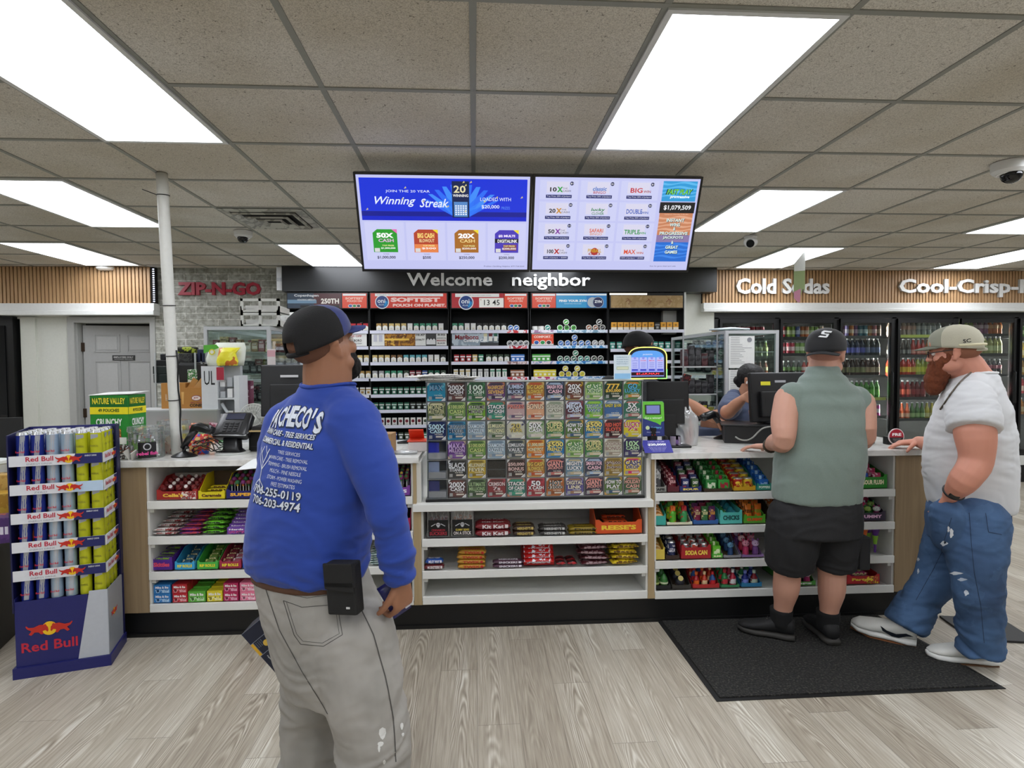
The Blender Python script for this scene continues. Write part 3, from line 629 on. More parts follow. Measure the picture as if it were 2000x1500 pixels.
# ---------------------------------------------------------------- small goods
def lighten(h, k):
 c = [int(h.lstrip('#')[i:i+2], 16) for i in (0, 2, 4)]
 return '#%02x%02x%02x' % tuple(int(max(0, min(255, x*k if k < 1 else x+(255-x)*(k-1)))) for x in c)
def foil(c, c2=None): return busy(c, c, c2 or lighten(c, 1.45), 45, .28)
_pk = {}
def pack_mesh(kind, w, d, h, c, c2='#ffffff', txt=''):
 k = (kind, round(w, 3), round(d, 3), round(h, 3), c, c2, txt)
 if k in _pk: return _pk[k]
 s = MB(); m = foil(c, c2); m1 = mat(c, .35); m2 = mat(c2, .35)
 if kind == 'bar':           # flow wrapped bar: long axis x
  n = 12; rings = []
  for i in range(n+1):
   t = i/n; e = min(1, min(t, 1-t)*9); rings.append(((w*(t-.5), 0, h/2), d/2*(.86+.14*e if e else 1), max(.0012, h/2*e), (0, 1, 0), (0, 0, 1)))
  s.loft(rings, m1, n=12, p=3)
  s.text(txt or 'BAR', m2, (0, -d*.0, h), h=d*.5, w=w*.62, x=(1, 0, 0), y=(0, 1, 0), bold=.03); s.text(txt or 'BAR', m2, (0, -d/2, h/2), h=h*.55, w=w*.6, bold=.03)
  s.b2(w*.33, w*.42, -d/2-.0005, -d/2+.001, h*.25, h*.75, m2)
 elif kind == 'pouch':       # pillow bag lying on its face
  rings = []
  for i in range(11):
   t = i/10; e = math.sin(math.pi*min(1, max(0, (t-.05)/.9)))**.5 if .05 < t < .95 else .04; rings.append(((w*(t-.5), 0, h/2), d/2*(.93 if .05 < t < .95 else 1), max(.0012, h/2*e), (0, 1, 0), (0, 0, 1)))
  s.loft(rings, m, n=14, p=2.4); s.text(txt or 'CHEWY', m2, (0, -d*.05, h*.98), h=d*.3, w=w*.7, x=(1, 0, 0), y=(0, 1, 0), bold=.04)
  s.text(txt or 'CHEWY', m2, (0, -d*.47, h*.6), h=h*.4, w=w*.7, bold=.04)
 elif kind == 'tbox':        # upright carton
  s.b2(-w/2, w/2, -d/2, d/2, 0, h, m1, bevel=.0015); s.b2(-w*.42, w*.42, -d/2-.0006, -d/2, h*.1, h*.45, busy(c, c2, lighten(c, .6), 60))
  s.text(txt or 'CANDY', mat('#f4f0ee', .35), (0, -d/2-.0004, h*.7), h=h*.25, w=w*.78, bold=.04)
 elif kind == 'upouch':      # small upright pouch/blister
  s.loft([((0, 0, 0), w/2, d*.5), ((0, 0, h*.15), w*.47, d*.5), ((0, 0, h*.7), w*.46, d*.35), ((0, 0, h), w/2, .002)], m, n=12, p=3)
  s.text(txt or 'SOUR', m2, (0, -d*.45, h*.62), h=h*.2, w=w*.75, bold=.05)
 elif kind == 'ball':
  s.ell((0, 0, h/2), (w/2, d/2, h/2), m1, n=12, k=8); s.disc((0, -d*.30, h*.90), w*.28, m2, n=10, th=.003, x=(1, 0, 0), y=(0, .5, .86))
 elif kind == 'lolly':
  s.cyl((0, 0, 0), (0, 0, h*.75), .0022, mat('#eeeeea'), n=6); s.ell((0, 0, h*.85), (w/2, w/2, h*.15), m, n=12, k=8); s.lathe([(w*.28, h*.66), (.003, h*.72), (w*.2, h*.76)], m2, n=10)
 elif kind == 'bottle':
  s.lathe([(w*.36, 0), (w*.48, h*.06), (w*.48, h*.5), (w*.2, h*.72), (w*.17, h*.8)], m1, n=14); s.lathe([(w*.24, h*.8), (w*.24, h), (w*.1, h)], m2, n=12)
  s.lathe([(w*.49, h*.14), (w*.49, h*.44)], foil(c2, c), n=14)
 elif kind == 'spray':
  s.lathe([(w*.4, 0), (w*.45, h*.08), (w*.45, h*.62), (w*.25, h*.75)], m, n=12); s.b2(-w*.28, w*.28, -w*.25, w*.25, h*.72, h, m2); s.b2(-w*.12, w*.12, -w*.5, -w*.1, h*.86, h*.97, m2)
 elif kind == 'jug':
  s.b2(-w/2, w/2, -d/2, d/2, 0, h*.75, m1, bevel=.006); s.cyl((-w*.2, 0, h*.74), (-w*.2, 0, h), w*.14, m2, n=12); s.tube([(0, 0, h*.72), (w*.1, 0, h*.95), (w*.35, 0, h*.95), (w*.4, 0, h*.7)], w*.06, m1); s.b2(-w*.35, w*.35, -d/2-.001, -d/2, h*.15, h*.55, foil(c2, c))
 elif kind == 'wheel':
  s.cyl((0, d/2, h/2), (0, -d/2, h/2), h/2, m1, n=22); s.disc((0, -d/2, h/2), h*.42, m2, n=22); s.text(txt or 'ROLL', m1, (0, -d/2-.0012, h*.52), h=h*.2, w=w*.65, bold=.05)
 elif kind == 'egg':
  s.lathe([(.001, 0), (w*.33, h*.05), (w*.5, h*.34), (w*.44, h*.62), (w*.2, h*.93), (.001, h)], m1, n=14); s.lathe([(w*.51, h*.28), (w*.51, h*.4)], m2, n=14)
 elif kind == 'figure':      # toy topped candy
  s.lathe([(w*.3, 0), (w*.36, h*.1), (w*.3, h*.5), (w*.1, h*.56)], m1, n=12); s.ell((0, 0, h*.72), (w*.42, w*.36, h*.2), m2, n=12, k=8); s.ell((-w*.3, 0, h*.93), (w*.12, w*.08, h*.09), m1, n=8, k=6); s.ell((w*.3, 0, h*.93), (w*.12, w*.08, h*.09), m1, n=8, k=6)
  for q in (-1, 1): s.ell((q*w*.15, -w*.33, h*.76), (w*.05, w*.03, h*.03), mat('#101010'), n=6, k=4)
 elif kind == 'cone':
  s.lathe([(w*.12, 0), (w*.16, h*.5), (w*.5, h*.98), (w*.5, h)], m1, n=14); s.lathe([(w*.17, h*.3), (w*.3, h*.62)], m2, n=14)
 elif kind == 'can':
  s.lathe([(w*.44, 0), (w*.5, h*.05), (w*.5, h*.92), (w*.42, h)], m1, n=16, mats=[mat('#c9c9c9', .3, .8), m, mat('#c9c9c9', .3, .8)]); s.text(txt or 'SODA', m2, (0, -w*.5, h*.5), h=h*.25, w=w*.7)
 me = s.mesh(kind); _pk[k] = me; return me
NAMES = {'bar': 'candy_bar', 'pouch': 'candy_pouch', 'tbox': 'candy_carton', 'upouch': 'candy_packet', 'ball': 'wrapped_chocolate', 'lolly': 'lollipop', 'bottle': 'candy_bottle', 'spray': 'candy_spray', 'jug': 'candy_jug', 'wheel': 'gum_roll', 'egg': 'surprise_egg', 'figure': 'toy_candy', 'cone': 'candy_cone', 'can': 'candy_can'}
def mk_tray(w, d, hf, hb, c, txt, tc, c2=None, ins='#6a5a48', th=.004):
 s = MB(); m = mat(c, .45); i_ = mat(ins, .8)
 s.b2(-w/2, w/2, 0, d, 0, .003, i_)
 s.b2(-w/2, w/2, d-.003, d, 0, hb, i_)
 for x in (-w/2, w/2-.0025):
  pts = [(0, 0), (d, 0), (d, hb), (d*.55, hb), (d*.08, hf)]
  s.prism(pts, m if x < 0 else m, (x+.0025, 0, 0), (0, 1, 0), (0, 0, 1), .0025)
 pts = [(-w/2, 0), (w/2, 0), (w/2, hf), (w*.42, hf), (w*.36, hf*.82), (-w*.36, hf*.82), (-w*.42, hf), (-w/2, hf)]
 s.prism(pts, m, (0, 0, 0), th=.0025)
 if c2: s.prism([(w*.08, .003), (w*.46, .003), (w*.46, hf*.8), (w*.12, hf*.78)], busy(c2, c, lighten(c2, .6), 50), (0, -.0006, 0), th=.001)
 if txt: s.text(txt, mat(tc, .4), (-w*.1 if c2 else 0, -.0008, hf*.45), h=hf*.34, w=min(w*.8, w*(.5 if c2 else .75)), bold=.05)
 return s
CN = {}
SHELFN = {}
def place_items(kind, u0, u1, z, v0, cols, rows, layers, size, desc, grp, txt='', lean=0, jit=.5, rz=0):
 w, d, h = size; n = max(1, int((u1-u0+.002)/w)); gap = (u1-u0)/n; cnt = 0; total = n*rows*layers
 for r in range(rows):
  for l in range(layers):
   for i in range(n):
    c, c2 = cols[(i+r*2+l) % len(cols)] if len(cols) > 1 else cols[0]
    me = pack_mesh(kind, w*.96, d, h, c, c2, txt)
    u = u0+gap*(i+.5)+random.uniform(-.1, .1)*jit*(gap-w*.9+.004); v = v0+d*.5+r*(d+.003)
    zz = z+.0005+l*(h+.001)+(r*lean)
    where = []
    if n > 1: where.append(ORD[i]+' from left' if n <= 20 else '')
    if rows > 1: where.append('row '+'one two three four five six seven eight'.split()[r])
    if layers > 1: where.append(('bottom', 'second', 'third', 'fourth', 'fifth', 'sixth', 'seventh')[l]+' layer')
    lb = (desc+', '+' '.join(where)) if where else desc
    if len(lb.split()) > 16: lb = ' '.join(w_ for w_ in desc.split() if w_ not in ('the', 'of', 'on', 'a', 'at'))+', '+' '.join(where)
    csolo(NAMES[kind], me, lb, 'candy', u, v, zz, rz=random.uniform(-.06, .06)*jit+rz, group=grp)
def ux(px, py=1000): return (CINV @ P(px, py, 3.37+(-.0129)*((px-918)/338))).x
def group_tray(px0, px1, z, c, txt, tc, label, kind, cols, rows, size, idesc, hf=.06, hb=.12, c2=None, ins='#6a5a48', v=.02, layers=1, d=None, raise_=.004, itxt='', lean=.012):
 u0, u1 = ux(px0), ux(px1); w = u1-u0-.006; dd = d or max(.2, rows*(size[1]+.004)+.01)
 csolo('display_tray', mk_tray(w, dd, hf, hb, c, txt, tc, c2, ins), label, 'display box', (u0+u1)/2, v, z, group='open cardboard candy trays')
 place_items(kind, u0+.009, u1-.009, z+raise_, v+.008, cols, rows, layers, size, idesc, 'sweets in trays', itxt, lean=lean)
Z = [.785, .582, .378, .192]
# --- left unit, top shelf
group_tray(301, 383, Z[0], '#a32a28', "Cella's", '#f0c24a', 'red and white tray heaped with wrapped cherries, top shelf at far left', 'ball', [('#5a1216', '#e8dcd8'), ('#6d181a', '#7a1a1c')], 4, (.04, .038, .036), 'dark red wrapped cherry, tray at far left', c2='#e6dcd2', layers=2, ins='#b8b0a6')
group_tray(383, 437, Z[0], '#e3cf1f', 'Caramels', '#5a2a18', 'yellow open tray beside the red cherry tray on the top left shelf', 'bar', [('#e3cf1f', '#5a2a18'), ('#5a2418', '#e3cf1f')], 4, (.12, .03, .018), 'narrow caramel bar in the yellow tray, top left shelf', ins='#574737', hf=.05, hb=.13)
group_tray(438, 500, Z[0], '#20206e', 'SUPER', '#f0b53a', 'dark blue tray of lollipops on the top left shelf beside the yellow tray', 'lolly', [('#7a2036', '#2a7a36'), ('#2a6a40', '#d0b030'), ('#7a2a70', '#e08030')], 4, (.03, .036, .10), 'wrapped lollipop in the dark blue tray', hf=.055, hb=.13)
group_tray(504, 560, Z[0], '#5a1f7a', 'FRUIT POPS', '#ffffff', 'purple tray half hidden behind the man in the blue shirt, top left shelf', 'lolly', [('#a02050', '#3050a0')], 3, (.03, .036, .10), 'lollipop in the purple tray behind the blue shirt', hf=.055, hb=.12)
group_tray(752, 801, Z[0], '#8a4aa8', 'POPS', '#f4eef6', 'purple pops tray full of sticks left of the ticket dispenser', 'lolly', [('#7a2036', '#2a7a36'), ('#30306a', '#d0b030'), ('#8a2a70', '#3f9040')], 4, (.03, .036, .12), 'stick lollipop in the purple tray by the dispenser', hf=.06, hb=.15, ins='#3a2a24')
# second shelf
def stack_row(px0, px1, z, kind, c, c2, txt, size, rows, layers, desc, v=.012, lean=.012, cols=None): place_items(kind, ux(px0), ux(px1), z, v, cols or [(c, c2)], rows, layers, size, desc, 'sweets on the counter shelves', txt, lean=lean)
stack_row(290, 342, Z[1], 'pouch', '#dcdcd8', '#8a2020', 'JERKY STICK', (.135, .05, .02), 5, 2, 'white and red snack packet, far left of second shelf')
stack_row(343, 388, Z[1], 'pouch', '#5a2a7a', '#d04a50', 'GUMMIES', (.12, .05, .02), 5, 2, 'purple and red gummy packet on second shelf')
stack_row(389, 437, Z[1], 'pouch', '#6cc22c', '#1f3a1a', 'SOUR', (.125, .055, .025), 4, 3, 'bright lime green pouch on second shelf')
stack_row(438, 478, Z[1], 'tbox', '#6a3f9c', '#c24a90', 'Nerds', (.108, .03, .038), 6, 1, 'purple and pink small carton on second shelf')
stack_row(479, 515, Z[1], 'pouch', '#4fb4d0', '#e8f2f4', 'MINTS', (.1, .05, .018), 4, 2, 'light blue packet on second shelf beside the blue shirt')
group_tray(752, 801, Z[1], '#c02a5c', 'Gum', '#f2e8ee', 'magenta tray with a dark inside on the second shelf near the ticket dispenser', 'bar', [('#3a1a22', '#c02a5c')], 3, (.12, .03, .015), 'dark bar in the magenta tray', hf=.07, hb=.15, ins='#221716')
# third shelf
group_tray(286, 330, Z[2], '#54248c', 'Skittles', '#e04a6a', 'purple tray at the far left end of the third shelf', 'pouch', [('#54248c', '#8ab040'), ('#6a3aa0', '#e0d0e8')], 3, (.115, .06, .022), 'purple fruit pouch in the far left tray', hf=.075, hb=.10, layers=3)
for a, b, c, t2, dd, ic in ((333, 374, '#3aa5d8', '#f2e43a', 'sky blue', '#20506a'), (377, 420, '#4ab84a', '#f2e43a', 'green', '#5a7a2a'), (421, 466, '#a82a4a', '#f2e43a', 'crimson and green', '#7a2030'), (467, 505, '#2a60c8', '#f2e43a', 'royal blue', '#9a2020')):
 group_tray(a, b, Z[2], c, 'RIP ROLLS', t2, dd+' tray of rolled tape sweets on the third left shelf', 'upouch', [(ic, '#e8e0a0'), (lighten(ic, 1.2), '#ffffff')], 4, (.055, .045, .045), 'foil roll sweet in the '+dd+' tray', hf=.05, hb=.10, ins=lighten(c, .6))
stack_row(714, 770, Z[2], 'pouch', '#c9d2d2', '#3f7a6a', 'GUM', (.15, .05, .012), 4, 5, 'pale grey and teal packet behind the blue sleeve', v=.02)
stack_row(772, 806, Z[2], 'pouch', '#2f6a4a', '#b0d0a0', 'CHEW', (.09, .05, .012), 4, 7, 'dark green packet right of the blue sleeve', v=.02)
# bottom shelf theatre boxes
for k, (a, b, c, cn, n2) in enumerate(((291, 327, '#2f7cc0', 'blue', 2), (328, 360, '#b8202c', 'red', 2), (359, 396, '#5cae3a', 'green', 1), (396, 429, '#e0cf2c', 'yellow', 1), (429, 461, '#b81f58', 'magenta', 2), (461, 496, '#e87a9a', 'pink', 2))):
 stack_row(a, b, Z[3], 'tbox', c, lighten(c, 1.6), 'Mike & Ike', ((ux(b)-ux(a))*.95, .055, .052 if n2 == 2 else .062), 4, n2, cn+' fruit chew carton on the bottom left shelf', lean=0 if n2 == 2 else .006, v=.01)
stack_row(745, 785, Z[3], 'tbox', '#d8b43a', '#3a2a20', 'NUTS', (.1, .06, .05), 2, 1, 'yellow carton by the hand of the blue-shirted man', v=.03)
stack_row(510, 600, Z[3], 'tbox', '#2f7cc0', '#e0e0e0', 'CHEWS', (.1, .055, .05), 1, 1, 'blue chew carton behind the man in blue', v=.03)
# --- middle unit
zA, zB = .532, .343
for k, (a, b, t1, t2, c) in enumerate(((833, 877, 'CINNAMON', 'SUCKERS', '#b03040'), (880, 925, 'GUMMY BEARS', 'ON A STICK', '#d8c050'))):
 u0, u1 = ux(a), ux(b); w_ = u1-u0; o = cthing('candy_tub', 'clear square tub of %s with a black skull label, %s on the middle shelf' % (('red suckers', 'leftmost') if k == 0 else ('gummy lollipops', 'second')), 'tub', (u0+u1)/2, .07, zA)
 s = MB(); g_ = glass('#f4f0f0', .12, cover=.12); s.b2(-w_/2, w_/2, -.05, .08, 0, .17, g_, bevel=.006); s.b2(-w_/2-.004, w_/2+.004, -.055, .085, .17, .195, g_, bevel=.005); obj('tub', s, o)
 s = MB(); s.b2(-w_*.44, w_*.44, -.0535, -.0515, .01, .105, black); sk = mat('#c9c9cc'); s.disc((0, -.0545, .078), .012, sk, n=12); s.b2(-.006, .006, -.055, -.0535, .062, .07, sk)
 for q in (-1, 1):
  s.disc((q*.0045, -.0556, .08), .003, black, n=8); s.box((q*.028, -.0545, .076), (.03, .0012, .004), sk, (0, q*.5, 0));
 s.text(t1, mat(c), (0, -.0545, .046), h=.013, w=w_*.6); s.text(t2, mat('#d8d0d0' if k else c), (0, -.0545, .026), h=.02, w=w_*.78, bold=.03); obj('tub_label', s, o)
 for r in range(3):
  for i in range(4): obj('sucker', MB().ell((0, 0, 0), (.014, .014, .014), mat('#7a1c28' if k == 0 else '#a05a20', .2), n=10, k=6).cyl((0, 0, -.05), (0, 0, .04), .002, mat('#e9e4e0'), n=6), o, (-w_*.32+i*w_*.21, -.02+r*.035, .075+.02*((i+r) % 2)), (random.uniform(-.5, .5), random.uniform(-.5, .5), 0))
def bars(px0, px1, z, c, c2, txt, rows, layers, desc, h=.033, d=.055, v=.01, jit=.5, kind='bar'):
 place_items(kind, ux(px0), ux(px1), z, v, [(c, c2)], rows, layers, (ux(px1)-ux(px0), d, h), desc, 'candy bars on the middle shelves', txt, jit=jit)
bars(926, 999, zA, '#7a1a22', '#e6dcdc', 'Kit Kat', 2, 2, 'large dark red wafer bar on the upper middle shelf', .04, .06)
bars(1001, 1046, zA, '#3a281c', '#c8b060', "HERSHEY'S", 2, 2, 'brown and gold chocolate bar beside the dark red wafers', .03, .05)
bars(1052, 1109, zA, '#33302e', '#c8c8c4', "HERSHEY'S", 2, 2, 'brown and silver chocolate bar in the middle of the shelf', .026, .05)
bars(1111, 1168, zA, '#8a7418', '#2a2216', 'Duo', 2, 2, 'yellow and brown twin bar left of the orange tray', .022, .045)
group_tray(1164, 1257, zA, '#d85420', "REESE'S", '#f2cf3a', 'orange tray of peanut butter cups at the right end of the upper middle shelf', 'bar', [('#d85420', '#f0c030'), ('#c8481c', '#2a1a10')], 3, (.15, .05, .018), 'orange peanut butter cup pack in the orange tray', hf=.085, hb=.16, ins='#5a4434', layers=2, raise_=.01, lean=.016)
bars(824, 866, zB, '#6a2226', '#e8e0e0', 'MUSKETEERS', 1, 1, 'dark red bar at the left end of the lower middle shelf', .03, .055);
place_items('bar', ux(826), ux(866), zB+.034, .01, [('#1e4a9a', '#e8e8f0')], 1, 1, (.11, .05, .03), 'blue bar lying on a dark red bar, lower middle shelf', 'candy bars on the middle shelves', 'MILKY WAY')
place_items('bar', ux(890), ux(950), zB, .01, [('#b8862c', '#b01c20')], 2, 4, (.17, .055, .027), 'gold and red caramel biscuit bar on the lower middle shelf', 'candy bars on the middle shelves', 'TWIX', jit=2)
bars(960, 1024, zB, '#4a2c3c', '#e8e0ea', 'SNICKERS', 1, 2, 'brown, blue and white nut bar left of the red carton', .022, .05)
cx = (ux(1022)+ux(1084))/2; o = cthing('candy_carton', 'tall bright red open carton of candy pouches on the lower middle shelf', 'display box', cx, .05, zB)
rw = ux(1084)-ux(1022); s = mk_tray(rw, .2, .04, .15, '#c01c1c', "M&M", '#f0f0f0', None, '#8a1414'); obj('box', s, o)
for k in range(5): csolo('candy_pouch', pack_mesh('pouch', rw*.94, .09, .022, '#c01c1c', '#e8eaf4', 'mega'), 'red candy pouch in the tall red carton, %s from the bottom' % ORD[k], 'candy', cx, .058+.012*k, zB+.04+.024*k, group='sweets in trays', rx=.5)
place_items('pouch', ux(1087), ux(1128), zB, .02, [('#2a1a1c', '#c02830')], 2, 1, (.06, .06, .03), 'black and red licorice pack right of the red carton', 'candy bars on the middle shelves', 'LICO', jit=3)
place_items('pouch', ux(1128), ux(1192), zB, .01, [('#4a1a20', '#a08488')], 2, 4, (.175, .085, .03), 'dark maroon chocolate candy pouch', 'candy bars on the middle shelves', "M&M", jit=3)
place_items('pouch', ux(1193), ux(1252), zB, .01, [('#e0c42c', '#6a4a14')], 2, 4, (.165, .085, .03), 'yellow peanut candy pouch', 'candy bars on the middle shelves', "M&M", jit=3)
# --- right unit
tz = [.776, .576, .368, .186]
def tray(a, b, sh, c, txt, tc, label, kind, cols, rows, size, idesc, **k):
 rows = min(7, int(.37/(size[1]+.004)), rows+3); group_tray(a, b, tz[sh], c, txt, tc, label, kind, cols, rows, size, idesc, **k)
tray(1275, 1305, 0, '#8a8a84', 'TAPE', '#2a2a2a', 'grey tray of silver and teal packets, far left of the top right shelf', 'upouch', [('#4a4a4e', '#c0c0c0'), ('#2a98b0', '#d8e8e8')], 4, (.04, .045, .15), 'tall silver or teal packet by the ticket dispenser', hf=.04, hb=.1)
tray(1306, 1330, 0, '#5a1a26', '', '#fff', 'narrow dark red tray on the top right shelf', 'upouch', [('#6a1a26', '#d0a0a0')], 4, (.05, .045, .09), 'dark red packet in the narrow tray', hf=.04)
tray(1330, 1374, 0, '#1f2a6a', 'SOUR', '#e8d060', 'navy tray of stacked sour boxes on the top right shelf', 'tbox', [('#2a3468', '#d04040'), ('#3a5a30', '#d0c040'), ('#7a2440', '#e0d0d0')], 5, (.042, .03, .07), 'small sour candy box in the navy tray', hf=.035, lean=.02)
tray(1378, 1434, 0, '#3a2c1e', '', '#fff', 'brown tray of green slime tubs on the top right shelf', 'jug', [('#2a8038', '#d8e4c8'), ('#3a9a40', '#a02838')], 3, (.07, .05, .085), 'green slime candy tub', hf=.02, lean=.02)
tray(1436, 1480, 0, '#c89a20', '', '#fff', 'yellow tray of red and yellow barrels on the top right shelf', 'can', [('#b82a20', '#f0d040'), ('#d8b830', '#a02020')], 3, (.06, .055, .07), 'red and yellow barrel candy', hf=.03, lean=.02)
tray(1481, 1512, 0, '#2f8c7a', 'POPPERS', '#e0f0e0', 'teal tray at the right of the top right shelf beside the grey shirt', 'jug', [('#2a6ac0', '#a0c8e8'), ('#3aa5a0', '#ffffff')], 3, (.06, .05, .08), 'bright blue candy jug', hf=.045, lean=.02)
tray(1275, 1304, 1, '#3aa99c', '', '#fff', 'turquoise tray with tall ends on the second right shelf', 'wheel', [('#d88a30', '#f0d0a0')], 2, (.07, .03, .07), 'round orange gum roll in the turquoise tray', hf=.07)
tray(1305, 1356, 1, '#e0dcc0', '', '#fff', 'pale tray of spray sweets on the second right shelf', 'spray', [('#58b030', '#e8702a'), ('#3a9a58', '#c02a30'), ('#c8d830', '#48a040')], 4, (.05, .045, .105), 'lime and orange candy spray bottle', hf=.02, lean=.014)
tray(1357, 1407, 1, '#2a5a9a', '', '#fff', 'blue tray of dark cherry tubes on the second right shelf', 'upouch', [('#7a1c40', '#c8b080'), ('#3a7040', '#e0d8a0'), ('#5a2a5a', '#e0a040')], 5, (.042, .036, .1), 'slim cherry or green candy tube', hf=.03, lean=.012)
tray(1409, 1454, 1, '#58bdb4', 'CHICKS', '#1a4a4a', 'turquoise open crate on the second right shelf', 'egg', [('#2a7a3a', '#c0e0a0'), ('#2a8a9a', '#e0f0f0')], 3, (.06, .05, .07), 'green egg in the turquoise crate', hf=.085, hb=.10)
tray(1456, 1500, 1, '#58a030', 'GUMMY', '#e0502a', 'green and orange tray beside the black shorts, second right shelf', 'upouch', [('#e07a28', '#3a2a1a'), ('#d86a20', '#58a030')], 4, (.045, .04, .11), 'orange gummy pack in the green tray', hf=.055, lean=.012)
tray(1274, 1302, 2, '#d8c050', '', '#fff', 'yellow tray with pointed ends on the third right shelf', 'wheel', [('#c8964a', '#e8d8a8')], 2, (.07, .03, .065), 'round tan gum roll in the yellow tray', hf=.075)
tray(1303, 1331, 2, '#3a2820', '', '#fff', 'dark tray of navy cans on the third right shelf', 'can', [('#1f2c58', '#d8d8e0'), ('#8a2020', '#e0c0c0')], 3, (.05, .045, .10), 'navy or red mini can candy', hf=.03)
tray(1333, 1393, 2, '#a82028', 'SODA CAN', '#f0d050', 'red tray of soda can fizz candy on the third right shelf', 'can', [('#8a8a8c', '#b02830'), ('#c8503a', '#f0f0f0')], 4, (.045, .045, .085), 'mini soda can candy', hf=.085, hb=.12, lean=.012)
tray(1394, 1416, 2, '#52b03a', 'SLIME', '#f0f0c0', 'lime tray right of the red soda can tray', 'jug', [('#68c030', '#e0f0c0'), ('#c03a90', '#ffffff')], 3, (.052, .045, .09), 'lime green candy jug', hf=.03, lean=.012)
tray(1417, 1452, 2, '#8a8a90', '', '#fff', 'grey tray of blue figures on the third right shelf', 'figure', [('#2a4a7a', '#6aa0c8'), ('#8a6ab0', '#e0d0f0')], 3, (.05, .05, .09), 'blue and lilac toy candy', hf=.02, lean=.014)
tray(1453, 1497, 2, '#8a6aa0', '', '#fff', 'lilac tray of pink toys beside the black shorts, third right shelf', 'figure', [('#c03a68', '#e898b0'), ('#7a4a90', '#e0c0e8'), ('#b82a48', '#f0c0c8')], 3, (.055, .055, .1), 'pink toy topped candy', hf=.02, lean=.014)
tray(1274, 1314, 3, '#1a1a1c', '', '#fff', 'black tray of green eggs at far left of the bottom right shelf', 'egg', [('#4a6a2a', '#c0d080'), ('#3a7a38', '#e0e8c0')], 3, (.052, .05, .085), 'green egg on the bottom right shelf', hf=.03, lean=.012)
tray(1316, 1354, 3, '#3a3630', '', '#fff', 'brown tray of dark domes on the bottom right shelf', 'ball', [('#34343c', '#d0c060'), ('#8a8a3a', '#f0f0c0')], 3, (.06, .05, .06), 'dark domed candy pot', hf=.03, lean=.012)
tray(1356, 1410, 3, '#b02a2a', '', '#fff', 'red tray of red and orange tubes on the bottom right shelf', 'bottle', [('#b01c28', '#e8702a'), ('#c83a20', '#f0d0a0'), ('#2a5aa0', '#d02a30')], 4, (.04, .04, .09), 'red and orange candy tube', hf=.03, lean=.012)
tray(1412, 1450, 3, '#3a8a5a', '', '#fff', 'green tray of mini bottles on the bottom right shelf', 'bottle', [('#2a8a48', '#d03a48'), ('#c02848', '#e0e0e0')], 4, (.042, .042, .10), 'green or red mini bottle sweet', hf=.02, lean=.012)
tray(1452, 1494, 3, '#2a7aa8', '', '#fff', 'blue tray of deep blue balls beside the calf, bottom right shelf', 'bottle', [('#20308a', '#8090e0'), ('#8a2030', '#c0d0c0'), ('#207848', '#d8e0d0')], 4, (.045, .045, .09), 'navy candy bottle', hf=.03, lean=.012)
# far right of the bay, beyond the man in grey
tray(1682, 1738, 0, '#2f8a2c', 'SOUR FLUSH', '#f4f0c8', 'bright green tray of sour flush candy at the right end of the top shelf', 'upouch', [('#2a5ac0', '#c0d8f0'), ('#c83a68', '#f0c0d0')], 3, (.06, .05, .085), 'blue or pink candy dispenser in the green tray', hf=.085, hb=.13, lean=.02)
tray(1676, 1736, 1, '#3a3044', 'YUMMY', '#f0c0e0', 'dark spotted tray on the second shelf near the right oak panel', 'figure', [('#e0d8e8', '#d03a70'), ('#3a8a40', '#a0c060'), ('#8a2a60', '#f0f0f0')], 3, (.055, .05, .085), 'spotted toy candy near the right panel', hf=.06, lean=.016)
place_items('cone', ux(1690), ux(1735), tz[2], .03, [('#e0682a', '#a8c030'), ('#6a3a98', '#90c840')], 2, 1, (.06, .06, .17), 'cone shaped candy on the third shelf near the right panel', 'sweets on the counter shelves')
place_items('upouch', ux(1668), ux(1688), tz[2], .03, [('#2a5a3a', '#e0e0e0')], 2, 1, (.05, .05, .14), 'dark green packet beside the cones', 'sweets on the counter shelves', 'MINT')
tray(1660, 1726, 3, '#b8202a', 'Party', '#f0d040', 'yellow and red tray at the right end of the bottom shelf', 'bar', [('#b8202a', '#f0c040'), ('#a01c60', '#e0e0a0')], 4, (.13, .035, .02), 'long red sweet roll at the right end of the bottom shelf', c2='#e8d030', hf=.06, hb=.07, layers=2)
tray(1540, 1600, 3, '#58a848', 'POPS', '#f0f0f0', 'green tray glimpsed between the calves on the bottom shelf', 'figure', [('#c83a78', '#f0d0e0'), ('#48a0d0', '#e0f0f0')], 2, (.055, .055, .07), 'pink or blue candy glimpsed between the calves', hf=.03)
tray(1514, 1560, 1, '#54402e', '', '#fff', 'brown tray hidden behind the black shorts', 'upouch', [('#d87028', '#f0e0c0')], 2, (.05, .05, .09), 'orange packet behind the shorts')
# cards standing at the back of the top right shelf
s = MB(); s.b2(-.085, .085, 0, .004, 0, .19, mat('#c8a82c', .4)); s.text('POPLETS', mat('#2a2a18'), (0, -.0005, .165), h=.026, w=.13, bold=.04); s.b2(-.075, .075, -.001, 0, .096, .14, busy('#c8a82c', '#d86a28', '#e8e0a0', 40))
csolo('candy_sign', s, 'yellow cardboard header card at the back of the top right shelf', 'sign', ux(1446), .30, tz[0])
s = MB(); s.loft([((0, 0, 0), .11, .035), ((0, 0, .10), .12, .035), ((0, 0, .15), .13, .03), ((0, 0, .185), .10, .02)], glass('#c8ccd0', .1, cover=.25), n=20, p=4)
csolo('clear_tray', s, 'clear plastic tray standing on edge at the back of the top right shelf', 'tray', ux(1390), .33, tz[0])
